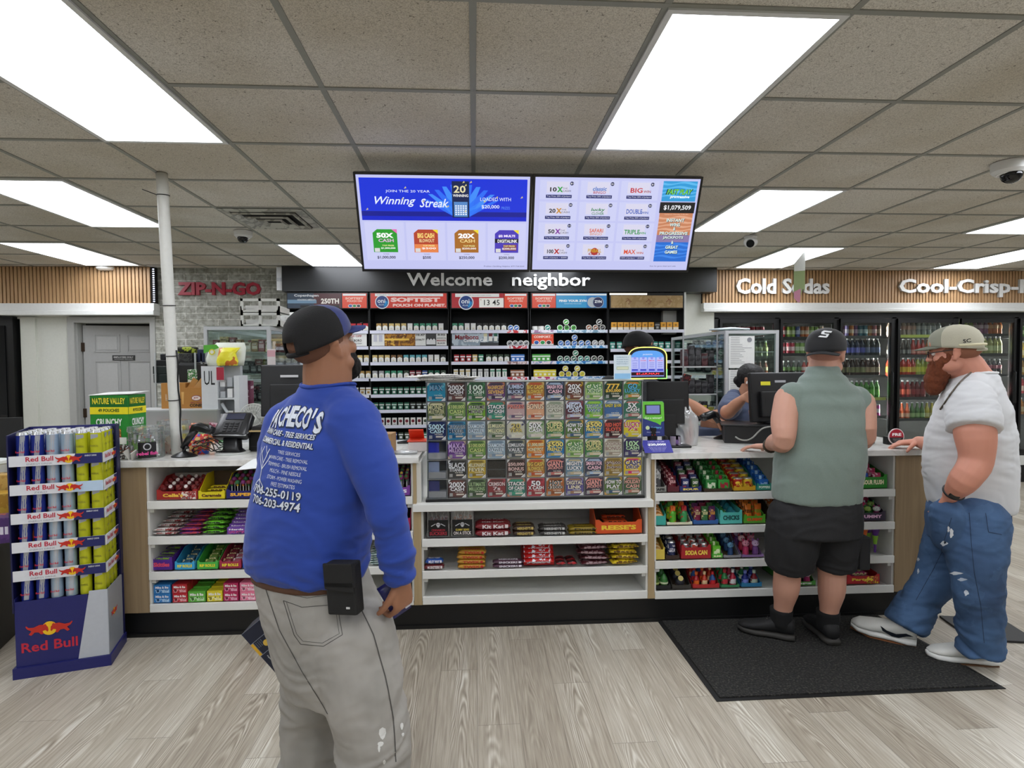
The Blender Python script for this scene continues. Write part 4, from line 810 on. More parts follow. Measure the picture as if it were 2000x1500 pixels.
# ================================================================ TICKET DISPENSER
D0, D1, DZ0, DZ1, DV = -.283, .998, .760, 1.447, .03
NC, NR = 11, 6; cw_, ch_ = (D1-D0)/NC, (DZ1-DZ0)/NR
acr = glass('#f2f6f6', .06); acr2 = glass('#dfe6e6', .12, cover=.3)
o = cthing('ticket_dispenser', 'tall clear acrylic dispenser of scratch tickets, eleven columns by six rows', 'dispenser', 0, 0, 0)
s = MB(); s.b2(D0-.01, D1+.012, DV-.01, DV+.14, .743, .757, black); obj('base', s, o)
s = MB()
for r in range(NR+1): s.b2(D0, D1, DV, DV+.10, DZ0+r*ch_-.002, DZ0+r*ch_+.001, acr2)
for c in range(NC+1): s.b2(D0+c*cw_-.0015, D0+c*cw_+.0015, DV, DV+.10, DZ0, DZ1, acr2)
obj('dividers', s, o)
s = MB(); s.b2(D0, D1, DV+.10, DV+.104, DZ0, DZ1, mat('#4a5252', .5)); obj('back_panel', s, o)
s = MB(); s.b2(D0-.004, D1+.004, DV-.006, DV+.12, DZ1, DZ1+.005, mat('#b9bdb9', .2)); obj('top_panel', s, o)
s = MB()
for c in range(NC): s.b2(D0+c*cw_+.002, D0+(c+1)*cw_-.002, DV-.003, DV-.001, DZ0, DZ1-.002, glass('#ffffff', .02))
obj('front_panel', s, o)
TK = [
 [('#2a98b8', '#58c8d8', '#1a6a88', 'MAX', '', '#8ab8d0', 'teal'), ('#4a2020', '#2a1414', '#6a3028', '200X', 'CASH', '#ffffff', 'dark brown'), ('#1f6a3a', '#2f8a4a', '#145028', '100', 'X CASH', '#e8f8e8', 'dark green'), ('#6a3a7a', '#d07a3a', '#2a1a3a', 'MAGNIFICENT', 'SEVENS', '#f2c070', 'purple and orange'), ('#3a3f5a', '#6a6a8a', '#a86a7a', 'JUMBO', 'BUCKS', '#c8d8f0', 'slate'), ('#b87a2a', '#e0c070', '#c8502a', 'BIG CASH', 'BLOWOUT', '#f8d860', 'orange'), ('#1a2440', '#3a5a88', '#b0c8e0', 'SMASH FOR', 'CASH', '#ffd0e0', 'navy burst'), ('#5a2a18', '#c8a020', '#7a3a20', '20X', 'CASH', '#ffffff', 'brown and yellow'), ('#a8c878', '#c8d8a0', '#6a9a48', 'CASH', 'KING', '#2a7a20', 'pale green'), ('#143a24', '#1f5a34', '#0c2416', '777', '$30,000', '#f8d050', 'dark green'), ('#3a7a40', '#68a850', '#d88a30', 'GO', 'LUCKY', '#58c0e8', 'green and orange')],
 [('#5a6a38', '#8a8a50', '#e0d8b0', 'MONEY', 'MULTIPLIER', '#d8d8a0', 'olive'), ('#78a050', '#a8c070', '#48703a', '$100,000', 'CASH', '#d8e890', 'leaf green'), ('#78b020', '#a8d030', '#185020', 'EXTREME', 'MONEY', '#101810', 'lime and black'), ('#1f7a68', '#c86a40', '#2a9a78', 'STACKS', 'OF CASH', '#ffffff', 'green and rust'), ('#c8a8a8', '#e0c8c0', '#5a4a6a', 'PRIZES', '', '#e88a80', 'faded pink'), ('#e0a880', '#f0c8a8', '#b04a30', 'BONUS', '', '#f8e0c0', 'peach'), ('#c8c8b8', '#e0e0d0', '#8a9a80', 'CROSSWORD', 'CASH', '#7a7a60', 'cream'), ('#5a2434', '#88303a', '#c0c8e0', 'MEGA', 'CASH', '#e0e8f8', 'maroon'), ('#6ab030', '#58a8c8', '#a0d048', 'TROPICAL', 'WINS', '#2a6a90', 'green and sky blue'), ('#3a68a0', '#6a90b8', '#b0c0d0', 'EASY $100', '', '#f0e050', 'blue with yellow'), ('#2a7058', '#3a8a6a', '#c0706a', '5X', 'CASH', '#ffffff', 'sea green')],
 [('#1a2a58', '#1a2a58', '#24386a', '500X', 'CASH', '#d0f0f8', 'navy'), ('#1a7aa8', '#2a98c0', '#145a80', 'MILLIONAIRE', 'MAKER', '#0c4058', 'strong blue'), ('#98b0c0', '#b0c8d8', '#7890a8', 'DIAMOND', 'DAZZLER', '#e0f0f8', 'icy blue'), ('#98a088', '#b8b8a0', '#3a5a38', '$5 MILLION', 'MILLIONS', '#f0f0c0', 'grey green'), ('#c8c8b8', '#3a3a60', '#e0e0d0', '20', 'YEAR', '#d8c870', 'white with a dark band'), ('#a8b890', '#58884a', '#e0d8d0', '50X', 'CASH', '#ffffff', 'pale and green'), ('#388048', '#78a860', '#d8c8a0', 'SUPER', 'CASHWORD', '#e8e8a0', 'green'), ('#5a7a3a', '#d89a30', '#3a5a80', 'HOW TO', 'PLAY', '#ffffff', 'green and gold'), ('#1a78b8', '#3a98d0', '#c8b860', '$500', 'FRENZY', '#f8e880', 'bright blue'), ('#4a1424', '#8a1a2c', '#28101a', 'RED HOT', 'SLOTS', '#f06048', 'dark red check'), ('#e0d020', '#2a3a98', '#e0d020', 'LUCKY', "7's", '#c02a60', 'yellow and blue')],
 [None, ('#6a3a90', '#c8b090', '#8a60a8', 'MAX-A', 'MILLION', '#e0c0f0', 'purple rays'), ('#78a050', '#a8c070', '#48703a', '$100,000', 'CASH', '#d8e890', 'leaf green'), ('#98b0c0', '#b0c8d8', '#7890a8', 'DIAMOND', 'DAZZLER', '#e0f0f8', 'icy blue'), ('#5a6468', '#a09a70', '#3a4448', '$2MILLION', 'VAULT', '#e8ecec', 'steel grey'), ('#e08a28', '#f0b840', '#c05a18', '$1,000,000', 'HONEYPOT', '#fff0c0', 'amber'), ('#1a78b8', '#3a98d0', '#c8b860', '$500', 'FRENZY', '#f8e880', 'bright blue'), ('#a8c878', '#c8d8a0', '#6a9a48', 'CASH', 'KING', '#2a7a20', 'pale green'), ('#388048', '#78a860', '#d8c8a0', 'SUPER', 'CASHWORD', '#e8e8a0', 'green'), ('#c8c4b0', '#e0dcc8', '#9a8a78', 'CROSSWORD', 'BONUS', '#8a6a58', 'cream'), ('#2a2058', '#2a2058', '#3a3070', '10X', 'CASH', '#c8f0c0', 'indigo')],
 [None, ('#101214', '#181a1c', '#202428', 'BLACK', 'TITANIUM', '#e8ecf0', 'black'), ('#c8a828', '#e0c848', '#8a7420', 'MILLIONAIRE', 'FEVER', '#f8f0c0', 'yellow gold'), None, ('#3a2020', '#4a2a28', '#281414', '$50,000', 'BONUS', '#e8c8c0', 'dark cocoa'), ('#b87a2a', '#e0c070', '#c8502a', 'BIG CASH', 'BLOWOUT', '#f8d860', 'orange'), ('#2a1a38', '#3a2448', '#c87068', 'GIANT', 'JACKPOT', '#f0a8a0', 'dark violet'), ('#6a90a8', '#98b8c8', '#c8b890', 'MIGHTY', 'LUCKY', '#ffffff', 'soft blue'), ('#1a2440', '#3a5a88', '#b0c8e0', 'SMASH FOR', 'CASH', '#ffd0e0', 'navy burst'), ('#a88a38', '#c0a048', '#8a7028', '$50,000', 'Jackpot', '#5a2020', 'bronze gold'), ('#e8c820', '#f0d840', '#d82a78', 'CASH', 'DROP', '#2a1a60', 'yellow and pink')],
 [None, ('#4a2020', '#2a1414', '#6a3028', '200X', 'CASH', '#ffffff', 'dark brown'), ('#3a5a34', '#5a7a48', '#284024', 'ULTIMATE', 'MILLIONS', '#a8c890', 'mossy green'), ('#8a1a28', '#b02a38', '#5a1018', 'CRIMSON', '7s', '#f0d8d8', 'crimson'), ('#1f7a68', '#c86a40', '#2a9a78', 'STACKS', 'OF CASH', '#ffffff', 'green and rust'), ('#a81a30', '#c02a40', '#8a1020', '50', 'X CASH', '#ffffff', 'red'), ('#b06020', '#c87a30', '#8a4818', 'HOT', '$2000', '#181008', 'burnt orange'), ('#5a5090', '#8078b0', '#a07858', 'DIGITAL', 'LINK', '#f0e8d0', 'violet'), ('#2a1a38', '#3a2448', '#c87068', 'GIANT', 'JACKPOT', '#f0a8a0', 'dark violet'), ('#5a7a3a', '#d89a30', '#3a5a80', 'HOW TO', 'PLAY', '#ffffff', 'green and gold'), ('#3a5a3a', '#6a8a58', '#c87a68', 'HOLIDAY', 'CASH', '#f0b8a8', 'dark green and pink')]]
_tk = {}
ROWN = ['top', 'second', 'third', 'fourth', 'fifth', 'bottom']
for r in range(NR):
 for c in range(NC):
  t = TK[r][c]; u = D0+(c+.5)*cw_; z = DZ1-(r+1)*ch_+.004
  a = ch_*.93; hw = cw_*.45
  if t is None:
   if c == 0:
    csolo('ticket_holder', MB().b2(-hw, hw, .004, .07, 0, a*.34, glass('#c8d4e8', .15, cover=.35), bevel=.003).b2(-hw, hw*.2, .03, .033, a*.3, a*.9, mat(['', '', '', '#2a34b0', '#90a0c0', '#3a4080'][r] or '#9098a8', .3)), 'empty clear ticket holder, %s row, leftmost column of the dispenser' % ROWN[r], 'ticket holder', u, DV+.004, z, group='empty ticket holders')
   else: csolo('ticket_holder', MB().b2(-hw, hw, .02, .07, 0, a*.9, mat('#0c0d0e', .15)).b2(-hw, hw, .016, .02, a*.42, a*.46, mat('#505458', .2)), 'empty black ticket holder, fourth column of the fifth row', 'ticket holder', u, DV+.004, z)
   s = None
  else:
   k = t[:6]
   if k not in _tk:
    s = MB(); bz_ = busy(t[0], t[0], t[1], 15, .3); s.b2(-hw, hw, .0, .004, 0, a, mat(lighten(t[1], 1.15), .35))
    q = [(-hw, a*.18), (-hw*.7, .003), (hw*.7, .003), (hw, a*.22), (hw, a*.8), (hw*.72, a*.98), (-hw*.6, a*.98), (-hw, a*.78)]
    s.prism(q, bz_, (0, -.0006, 0), th=.001)
    L1, L2 = t[3], t[4]; tm = mat(t[5], .3); tk_ = mat('#101014' if sum(int(t[5].lstrip('#')[i:i+2], 16) for i in (0, 2, 4)) > 380 else '#f0f0e8', .3)
    wq = min(hw*1.85, .022*len(L1)+.012); hq = .032 if len(L1) < 6 else .023; s.prism([(-hw*.8, a*.86), (-hw*.5, a*.95), (hw*.55, a*.95), (hw*.8, a*.86), (hw*.5, a*.84)], mat(t[2], .3), (0, -.0012, 0), th=.0004); s.b2(-hw*.7, hw*.8, -.0011, -.0006, a*.10, a*.26, mat(t[2], .3))
    s.text(L1, tk_, (.001, -.0012, a*.72-.001), h=hq*1.05, w=wq, th=.0002, bold=.09); s.text(L1, tm, (0, -.0012, a*.72), h=hq, w=wq, th=.0005, bold=.03)
    if L2:
     wq = min(hw*1.75, .018*len(L2)+.008); s.text(L2, tk_, (.001, -.0012, a*.47), h=.022, w=wq, th=.0002, bold=.09); s.text(L2, tm, (0, -.0012, a*.47), h=.021, w=wq, th=.0005, bold=.03)
    s.text('TOP PRIZE', mat('#f0f0e0', .3), (hw*.2, -.0012, a*.31), h=.007, w=hw*.9, th=.0003); s.b2(-hw*.1, hw*.75, -.0014, -.001, a*.13, a*.22, mat('#d8d0c0', .3))
    s.b2(-hw*.85, -hw*.5, -.0014, -.001, a*.07, a*.25, mat('#a8aaa8', .4)); wt = mat('#f0f2f0', .35)
    s.prism([(hw*.5, 0), (hw, 0), (hw, a*.22)], wt, (0, -.0015, 0), th=.0006); s.prism([(-hw, a), (-hw, a*.82), (-hw*.7, a)], wt, (0, -.0015, 0), th=.0006); s.text('$', black, (hw*.85, -.0022, a*.06), h=.006, th=.0002)
    _tk[k] = s.mesh('lottery_ticket')
   csolo('lottery_ticket', _tk[k], '%s scratch ticket, %s column, %s row of the dispenser' % (t[6], ORD[c], ROWN[r]), 'lottery ticket', u, DV+.006, z, group='scratch tickets in the dispenser')
# newspapers
for k in range(5):
 s = MB(); w_, d_ = .34, .22; n = 9; vs = []; fs = []; rr = random.Random(k)
 for i in range(n):
  for j in range(4): vs.append((w_*(i/(n-1)-.5), d_*(j/3-.5), .003+.012*math.sin(i*.8+k)*(abs(i/(n-1)-.5)*2)**2*(1 if k == 4 else .3)))
 m_ = len(vs); vs += [(x, y, z-.004) for x, y, z in vs]
 for i in range(n-1):
  for j in range(3): q = i*4+j; fs += [(q, q+4, q+5, q+1), (m_+q, m_+q+1, m_+q+5, m_+q+4)]
 for i in range(n-1): fs += [(i*4, m_+i*4, m_+i*4+4, i*4+4), (i*4+3, i*4+7, m_+i*4+7, m_+i*4+3)]
 fs += [(0, 1, m_+1, m_), (1, 2, m_+2, m_+1), (2, 3, m_+3, m_+2), (n*4-4, m_+n*4-4, m_+n*4-3, n*4-3), (n*4-3, m_+n*4-3, m_+n*4-2, n*4-2), (n*4-2, m_+n*4-2, m_+n*4-1, n*4-1)]
 s.add(vs, fs, busy('#d8d6d0', '#e4e2dc', '#a8a6a2', 55, .8))
 csolo('newspaper', s, 'folded newspaper on the ticket dispenser, %s from the bottom of the pile' % ORD[k], 'newspaper', -.17+.03*(k % 3)-.02*k, .10, DZ1+.0095+k*.0075, rz=.25*math.sin(k*2.1), group='newspapers on the ticket dispenser')
# jackpot display with glowing border
yv = .10; c0 = ux(1274); o = cthing('jackpot_display', 'arched glowing lottery jackpot display with a yellow-green neon border', 'sign', c0, yv, DZ1+.006)
W_, Hh = .225, .185
def arch(w, h, n=18, z0=0):
 pts = [(-w/2, z0), (w/2, z0)]; a0 = h*.68
 for i in range(n+1):
  t = i/n; a = t*math.pi; ca, sa = math.cos(a), math.sin(a); pts.append((w/2*math.copysign(abs(ca)**.6, ca), z0+a0+(h-a0)*abs(sa)**.9))
 return pts
s = MB(); s.prism(arch(.235, .19), mat('#0c0e14', .3), (0, 0, 0), th=.03); obj('housing', s, o)
s = MB(); pts = arch(.235, .19); s.tube([(a, -.004, b+.003) for a, b in pts]+[(pts[0][0], -.004, .003)], .0032, emis('#f0f47a', 1.6)); obj('neon_border', s, o)
s = MB(); s.tube([(.118, -.008, .06), (.118, -.008, .005), (.06, -.008, .003)], .003, emis('#7af08a', 1.3)); tag(obj('neon_corner', s, o), 'green end of the neon border')
s = MB(); s.prism(arch(.205, .158, z0=.016), emis('#8f9af0', .95), (0, -.001, 0), th=.001)
s.prism([(x, z) for x, z in arch(.205, .158, z0=.016) if z > .12], emis('#5aa0f0', 1), (0, -.002, 0), th=.001); s.text('JACKPOTS', emis('#e0e8ff', 1), (0, -.003, .148), h=.01, w=.06)
for k in range(4):
 x = -.078+k*.052; s.b2(x-.022, x+.022, -.003, -.0015, .05, .132, emis('#b6bcf6', 1)); s.b2(x-.019, x+.019, -.004, -.003, .05, .062, emis('#3a44c0', 1)); s.disc((x, -.003, .128), .008, emis('#8a90e8', 1)); s.text(['LOTTO', 'POWER', 'MEGA', 'PICK'][k], emis('#d84a70' if k else '#4a50c0', 1), (x, -.0035, .112), h=.007, w=.034)
 for z in (.096, .084, .072): s.b2(x-.015, x+.015, -.0038, -.003, z, z+.003, emis('#6068c8', 1))
obj('display', s, o)
s = MB(); s.b2(-.1, .1, -.006, -.001, .022, .042, mat('#30060a', .3)); s.text('$1,,LK.NA,N', emis('#ff3a4a', 2), (0, -.0065, .032), h=.012, w=.14); obj('ticker', s, o)
s = MB(); s.b2(-.054, .054, 0, .002, 0, .148, mat('#d6e2e8', .5)); s.b2(-.05, .05, -.001, 0, .004, .036, mat('#8fc0e4', .4)); s.b2(-.038, .038, -.001, 0, .058, .078, mat('#b9c8a8', .4)); s.b2(-.034, .034, -.0014, -.001, .063, .073, mat('#e0e4c8'))
for k, (t_, z) in enumerate((('PLAYERS MUST BE 18', .134), ('OR OLDER TO PLAY', .120), ('PLEASE PLAY', .106), ('RESPONSIBLY', .094))): s.text(t_, mat('#7fa0b4'), (0, -.001, z), h=.006, w=.075, th=.0004)
s.b2(-.03, .03, 0, .04, 0, .003, mat('#d6e2e8', .5))
csolo('notice_card', s, 'small pale blue notice card standing left of the glowing jackpot display', 'sign', ux(1222), .07, DZ1+.006, rz=.1)
# lottery terminal monitor (back of it) + stand
def monitor(label, c, w_, h_, zb, tilt, yaw, th=.035, stand=True, name='monitor', z0=1.0185):
 zb -= z0-1.0185
 o = thing(name, label, 'monitor', (c.x, c.y, z0), (0, 0, yaw))
 s = MB(); bz = mat('#101012', .38); s.M = Matrix.Translation((0, 0, zb)) @ Matrix.Rotation(tilt, 4, 'X')
 s.b2(-w_/2, w_/2, 0, th, 0, h_, bz, bevel=.008); s.b2(-w_*.36, w_*.36, -.03, .004, h_*.1, h_*.62, mat('#0c0c0e', .5), bevel=.008)
 for k in range(7): s.b2(-w_*.3, w_*.3, -.0315, -.03, h_*.34+k*.009, h_*.34+k*.009+.004, blackm)
 obj('housing', s, o)
 s = MB(); s.M = Matrix.Translation((0, 0, zb)) @ Matrix.Rotation(tilt, 4, 'X'); s.b2(-w_/2+.012, w_/2-.012, th, th+.002, .012, h_-.012, mat('#3a4a60', .1)); obj('screen', s, o)
 if stand:
  s = MB(); s.b2(-.04, .04, -.03, .02, 0, zb+h_*.3, blackm, bevel=.005); s.b2(-.12, .12, -.09, .09, 0, .014, bz, bevel=.005); obj('stand', s, o)
 return o
c_ = cw(ux(1299), .20, 0)
monitor('black back of the lottery terminal monitor behind the green ticket checker', P(1306, 800, 3.62), .27, .30, .115, -.06, -.05)
# ticket checker
c_ = P(1278, 810, 3.42); o = thing('ticket_checker', 'green and navy self-service ticket checker on a black stand', 'ticket checker', (c_.x, 3.45, 1.0185), (0, 0, -.03))
s = MB(); s.b2(-.07, .07, -.04, .05, 0, .012, black, bevel=.004); s.cyl((0, .01, .01), (0, .01, .14), .03, black); s.tube([(.05, 0, .01), (.09, -.01, .04), (.085, 0, .08), (.05, .01, .1)], .006, black); obj('stand', s, o)
s = MB(); T_ = Matrix.Translation((0, -.02, .085)) @ Matrix.Rotation(-.12, 4, 'X'); s.M = T_
s.box((0, .025, .11), (.142, .045, .215), mat('#26357a', .35), bevel=.012); obj('housing', s, o)
s = MB(); s.M = T_; s.prism([(-.069, .115), (.02, .085), (.045, .07), (.05, .09), (.069, .095), (.069, .205), (.06, .215), (-.06, .215), (-.069, .205)], mat('#6cc83a', .35), (0, .0015, 0), th=.003); s.text('Got a winner?', mat('#eef8e0'), (0, -.0006, .115), h=.013, w=.105, th=.0006, shear=.15); tag(obj('green_faceplate', s, o), 'bright green faceplate with white slogan')
s = MB(); s.M = T_; s.b2(-.048, .048, -.004, .001, .135, .195, mat('#1f3a20', .3)); s.b2(-.04, .04, -.006, -.004, .142, .19, emis('#7c86cc', .8)); obj('display', s, o)
s = MB(); s.M = T_; s.disc((-.035, .0015, .055), .012, mat('#c8d8a8'), th=.001); s.text('Lottery', mat('#6cc0e8'), (.02, .001, .055), h=.018, w=.06, th=.001); s.text('Play Responsibly', mat('#c8d0e8'), (0, .001, .028), h=.006, w=.08, th=.001)
for q in (-.008, .008): s.disc((q, .0012, .012), .0022, emis('#ff3030', 2), n=8)
tag(obj('lottery_print', s, o), 'pale blue lottery lettering on navy')
# flyer hanging over worktop edge
s = MB(); T_ = Matrix.Rotation(R(-50), 4, 'X'); s.M = T_; s.b2(-.085, .085, 0, .0015, 0, .10, mat('#3a3a9c', .35)); s.text('$20,000!', mat('#f4f4fa'), (0, -.001, .062), h=.022, w=.11, bold=.05); s.text('LUCKY FOR LIFE', mat('#d0c8f0'), (0, -.001, .085), h=.009, w=.10)
for k in range(4): s.text('ENTER YOUR TICKET TODAY', mat('#b8b8e8'), (0, -.001, .042-k*.01), h=.005, w=.11-.012*k)
csolo('flyer', s, 'purple-blue $20,000 flyer lying at the left front of the right worktop', 'flyer', ux(1285), -.028, 1.022)
# plastic bag with bottles
c_ = P(1346, 850, 3.62); o = thing('plastic_bag', 'thin white plastic carrier bag standing behind the black terminal monitor', 'bag', (c_.x-.02, 3.66, 1.0185))
s = MB(); rings = []
for i in range(34):
 t = i/33; rx = .085*(1-.1*t) if t < .55 else .085*(.94-(t-.55)*1.55); rings.append(((.012*math.sin(t*5)-.03*max(0, t-.5), 0, .32*t), max(.012, rx), max(.01, rx*.75)))
s.loft(rings, glass('#f4f4f4', .16, cover=.33), n=56, p=2.2)
for q in (-1, 1): s.tube([(-.04+q*.012, 0, .29), (-.055+q*.03, 0, .34), (-.045+q*.05, 0, .37), (-.03+q*.03, 0, .33), (-.03, 0, .29)], .006, glass('#f4f4f4', .16, cover=.5))
me = s.mesh('b')
for v in me.vertices:
 d = (abs(noise.noise(Vector((v.co.x*26, v.co.y*26, v.co.z*8))))-.2)*.032*min(1, v.co.z*14); v.co.x += d; v.co.y += d*.8
obj('bag', me, o)
for x, c in ((-.03, '#a8b4c8'), (.03, '#c88a80')): s = MB(); s.lathe([(.026, 0), (.028, .02), (.028, .12), (.012, .16), (.012, .18)], mat(c, .3), n=14); tag(obj('bottle', s, o, (x, 0, .004)), 'dim bottle inside the bag')
s = MB()
for i in range(2): s.lathe([(.033, 0), (.033, .07)], mat('#c9bccf', .3), c=(-.075+.0*i, -.02, 0), n=14)
s.text('8', mat('#7a5a98'), (-.075, -.054, .035), h=.03)
solo('paper_cup', s, 'short white tub with purple print beside the carrier bag', 'cup', (c_.x-.03, 3.60, 1.0185))
# barcode scanners
def scanner(label, p, rz, s_=1.0, mirror=1, zt=1.0185):
 o = thing('barcode_scanner', label, 'scanner', (p.x, p.y, zt), (0, 0, rz), group='barcode scanners'); bk_ = mat('#101113', .3)
 s = MB(); s.lathe([(.072*s_, 0), (.074*s_, .006), (.04*s_, .022), (.02*s_, .03)], bk_, n=24, sy=.7); obj('base', s, o)
 m_ = mirror
 s = MB(); s.tube([(0, 0, .02), (0, 0, .045), (m_*.02, 0, .06)], [.013, .012, .015], bk_); obj('neck', s, o)
 s = MB(); s.tube([(m_*-.005, 0, .05*s_), (m_*.03*s_, 0, .11*s_), (m_*.075*s_, 0, .165*s_)], [.017, .019, .02], bk_, n=12); obj('handle', s, o)
 s = MB(); s.loft([((m_*.045*s_, 0, .165*s_), .02, .026, (0, 1, 0), (.35*m_, 0, 1)), ((m_*.085*s_, 0, .175*s_), .028, .026, (0, 1, 0), (.35*m_, 0, 1)), ((m_*.14*s_, 0, .16*s_), .032, .024, (0, 1, 0), (.35*m_, 0, 1)), ((m_*.165*s_, 0, .148*s_), .036, .02, (0, 1, 0), (.35*m_, 0, 1))], bk_, n=16, p=3); obj('head', s, o)
 return o
scanner('black barcode scanner on its stand at the left worktop', PZ(360, 892, 1.018), 0, 1.0)
scanner('black barcode scanner on its stand right of the carrier bag', PZ(1413, 857, 1.018), R(10), 1.0, -1)
# loose scanner, tub and bag by the dispenser on the left worktop
s = MB(); s.tube([(-.05, 0, .012), (0, 0, .014), (.04, .01, .02), (.06, .015, .02)], [.008, .012, .02, .015], mat('#16181a', .3)); solo('handheld_scanner', s, 'small black scanner lying on the left worktop beside the red-lidded tub', 'scanner', tuple(PZ(790, 867, 1.0185)), (0, 0, .5))
s = MB(); s.b2(-.06, .06, -.05, .05, 0, .06, mat('#e0d6d2', .4), bevel=.008); p_ = PZ(818, 880, 1.0185)
o = thing('candy_tub', 'low white tub with an open orange-red lid left of the ticket dispenser', 'tub', tuple(p_)); obj('tub', s, o)
s = MB(); s.b2(-.065, .065, -.055, .055, .06, .07, mat('#e0482c', .35), bevel=.004); s.M = Matrix.Translation((0, .05, .07)) @ Matrix.Rotation(R(50), 4, 'X'); s.b2(-.06, .03, 0, .008, 0, .09, mat('#e0482c', .35)); obj('lid', s, o)
s = MB(); s.loft([((-.07, 0, .01), .02, .008, (0, 1, 0), (0, 0, 1)), ((0, 0, .012), .05, .012, (0, 1, 0), (0, 0, 1)), ((.07, 0, .01), .03, .008, (0, 1, 0), (0, 0, 1))], glass('#e8ecf0', .3, cover=.4), n=14); solo('clear_packet', s, 'crumpled clear packet on the worktop left of the dispenser', 'packet', tuple(PZ(792, 886, 1.0185)))
s = MB(); s.b2(-.075, .045, -.06, .06, 0, .125, mat('#9c7a52', .75), bevel=.002); s.b2(-.075, .045, -.0605, -.06, .055, .06, mat('#8a6a46', .75)); solo('cardboard_box', s, 'small brown cardboard box just right of the blue sleeve', 'box', tuple(PZ(752, 889, 1.0185)+Vector((0, .06, 0))), (0, 0, -.1))
# granola carton
p_ = PZ(213, 893, 1.0185); o = thing('snack_carton', 'large green and yellow crunchy granola bar carton at the left end of the worktop', 'box', (P(215, 860, 3.56).x, 3.56, 1.0185), (0, 0, -.12))
W_, Hh, D_ = .235, .365, .15; gr = mat('#2c8a34', .35)
s = MB(); s.b2(-W_/2, W_/2, 0, D_, 0, Hh, gr)
def both(f): f((1, 0, 0), Vector((0, -.001, 0)), W_); f((0, 1, 0), Vector((W_/2+.001, D_/2, 0)), D_)
def face(x, c0, w_):
 x = Vector(x)
 def q(a0, a1, z0, z1, m, k=1): nn = x.cross(Vector((0, 0, 1))); c = c0+nn*(.0006*k); s.prism([(a0, z0), (a1, z0), (a1, z1), (a0, z1)], m, c, x, (0, 0, 1), .0008)
 def t(tx, z, h, ww, m, k=3): nn = x.cross(Vector((0, 0, 1))); s.text(tx, m, c0+nn*(.0006*k)+Vector((0, 0, z)), h=h, w=ww*w_, x=x, bold=.03, th=.0004)
 q(-w_*.49, w_*.49, .27, Hh-.015, mat('#1f6a2a', .35)); t('NATURE VALLEY', .33, .036, .86, mat('#e8d838'), 3)
 q(-w_*.5, w_*.5, .252, .294, mat('#f0e028', .35), 2); t('49 POUCHES', .275, .02, .55, mat('#3a5a1a'), 4); t('CRUNCHY', .205, .042, .68, mat('#f2f4f0'), 4)
 q(-w_*.1, w_*.3, .11, .165, busy('#c8202a', '#8a5a20', '#f0c060', 40), 2); q(w_*.22, w_*.44, .075, .115, mat('#e8e8e0'), 3); t('OATS & HONEY', .16, .014, .5, mat('#e8f0e0'), 4)
both(face); obj('carton', s, o)
s = MB(); s.box((.01, D_/2, Hh+.008), (W_*1.12, D_*1.08, .003), mat('#c9cbc9', .4), (0.06, -.03, 0)); obj('lid_flap', s, o)
for k in range(9):
 p_ = Vector((P(240, 880, 3.46).x-.03+.022*(k % 4)+random.uniform(-.01, .01), 3.44+.025*(k//4), 1.0185)); s = MB(); s.b2(-.02, .02, -.002, .002, 0, .075, busy('#d8d8d8', '#3a3a3a', '#b04a30', 60)); solo('snack_packet', s, 'small silver packet clustered before the green carton, %s from left' % ORD[k], 'packet', p_+Vector((0, 0, .004)), (random.uniform(-.3, .3), random.uniform(-.3, .3), random.uniform(-.6, .6)), group='small packets before the green carton')
# clear jars
def jar(label, p, r, h, lid, items, lbl=None, gname='clear_jar'):
 o = thing(gname, label, 'jar', tuple(p)); s = MB(); g_ = glass('#f4f6f6', .14, cover=.08)
 s.lathe([(r*.96, 0), (r, .006), (r, h-.004), (r*.97, h)], g_, n=28); s.lathe([(r*1.03, h-.05), (r*1.05, h-.045), (r*1.03, h-.04)], g_, n=28); obj('jar', s, o)
 if lid: s = MB(); s.lathe([(r*1.04, h), (r*1.06, h+.004), (r*1.04, h+.03), (r*.6, h+.034)], g_, n=28); obj('lid', s, o)
 for (kind, x, y, z, c, rt) in items:
  s = MB()
  if kind == 'lighter': s.b2(-.011, .011, -.006, .006, 0, .066, mat(c, .25), bevel=.003); s.b2(-.011, .011, -.006, .006, .066, .08, mat('#b8b8b8', .3, .8))
  elif kind == 'packet': s.b2(-.02, .02, -.003, .003, 0, .06, mat(c, .3))
  else: s.ell((0, 0, .014), (.014, .014, .014), mat(c, .3), n=10, k=6)
  obj(kind, s, o, (x, y, z), rt)
 if lbl:
  s = MB(); T2 = lbl[0]; a0, a1 = lbl[1]; n = 10; vs = []
  for i in range(n+1):
   a = a0+(a1-a0)*i/n
   for z in lbl[2]: vs.append((math.cos(a)*r*1.012, math.sin(a)*r*1.012, z))
  s.add(vs, [(2*i, 2*i+2, 2*i+3, 2*i+1) for i in range(n)], mat(T2, .3)); am = (a0+a1)/2; c = Vector((math.cos(am)*r*1.02, math.sin(am)*r*1.02, 0)); x = Vector((-math.sin(am), math.cos(am), 0))
  zm = sum(lbl[2])/2; s.text(lbl[3], mat(lbl[4]), c+Vector((0, 0, zm-.018)), h=.02, w=r*1.1, x=x, bold=.03); s.disc(c+Vector((0, 0, zm+.02)), .02, mat('#c0c0c4'), x=x); s.disc(c*1.02+Vector((0, 0, zm+.02)), .014, black, x=x); tag(obj('jar_label', s, o), 'black label with a skull roundel and pink lettering')
 return o
rr = random.Random(4); it = [('lighter', rr.uniform(-.05, .05), rr.uniform(-.06, .03), .03+rr.uniform(0, .05), rr.choice(['#6cae2c', '#7cc038', '#58a030', '#d8602c', '#e0572a', '#c8d8c0', '#e8e8e8']), (rr.uniform(-.3, .3), rr.uniform(-.3, .3), rr.uniform(-3, 3))) for k in range(14)]
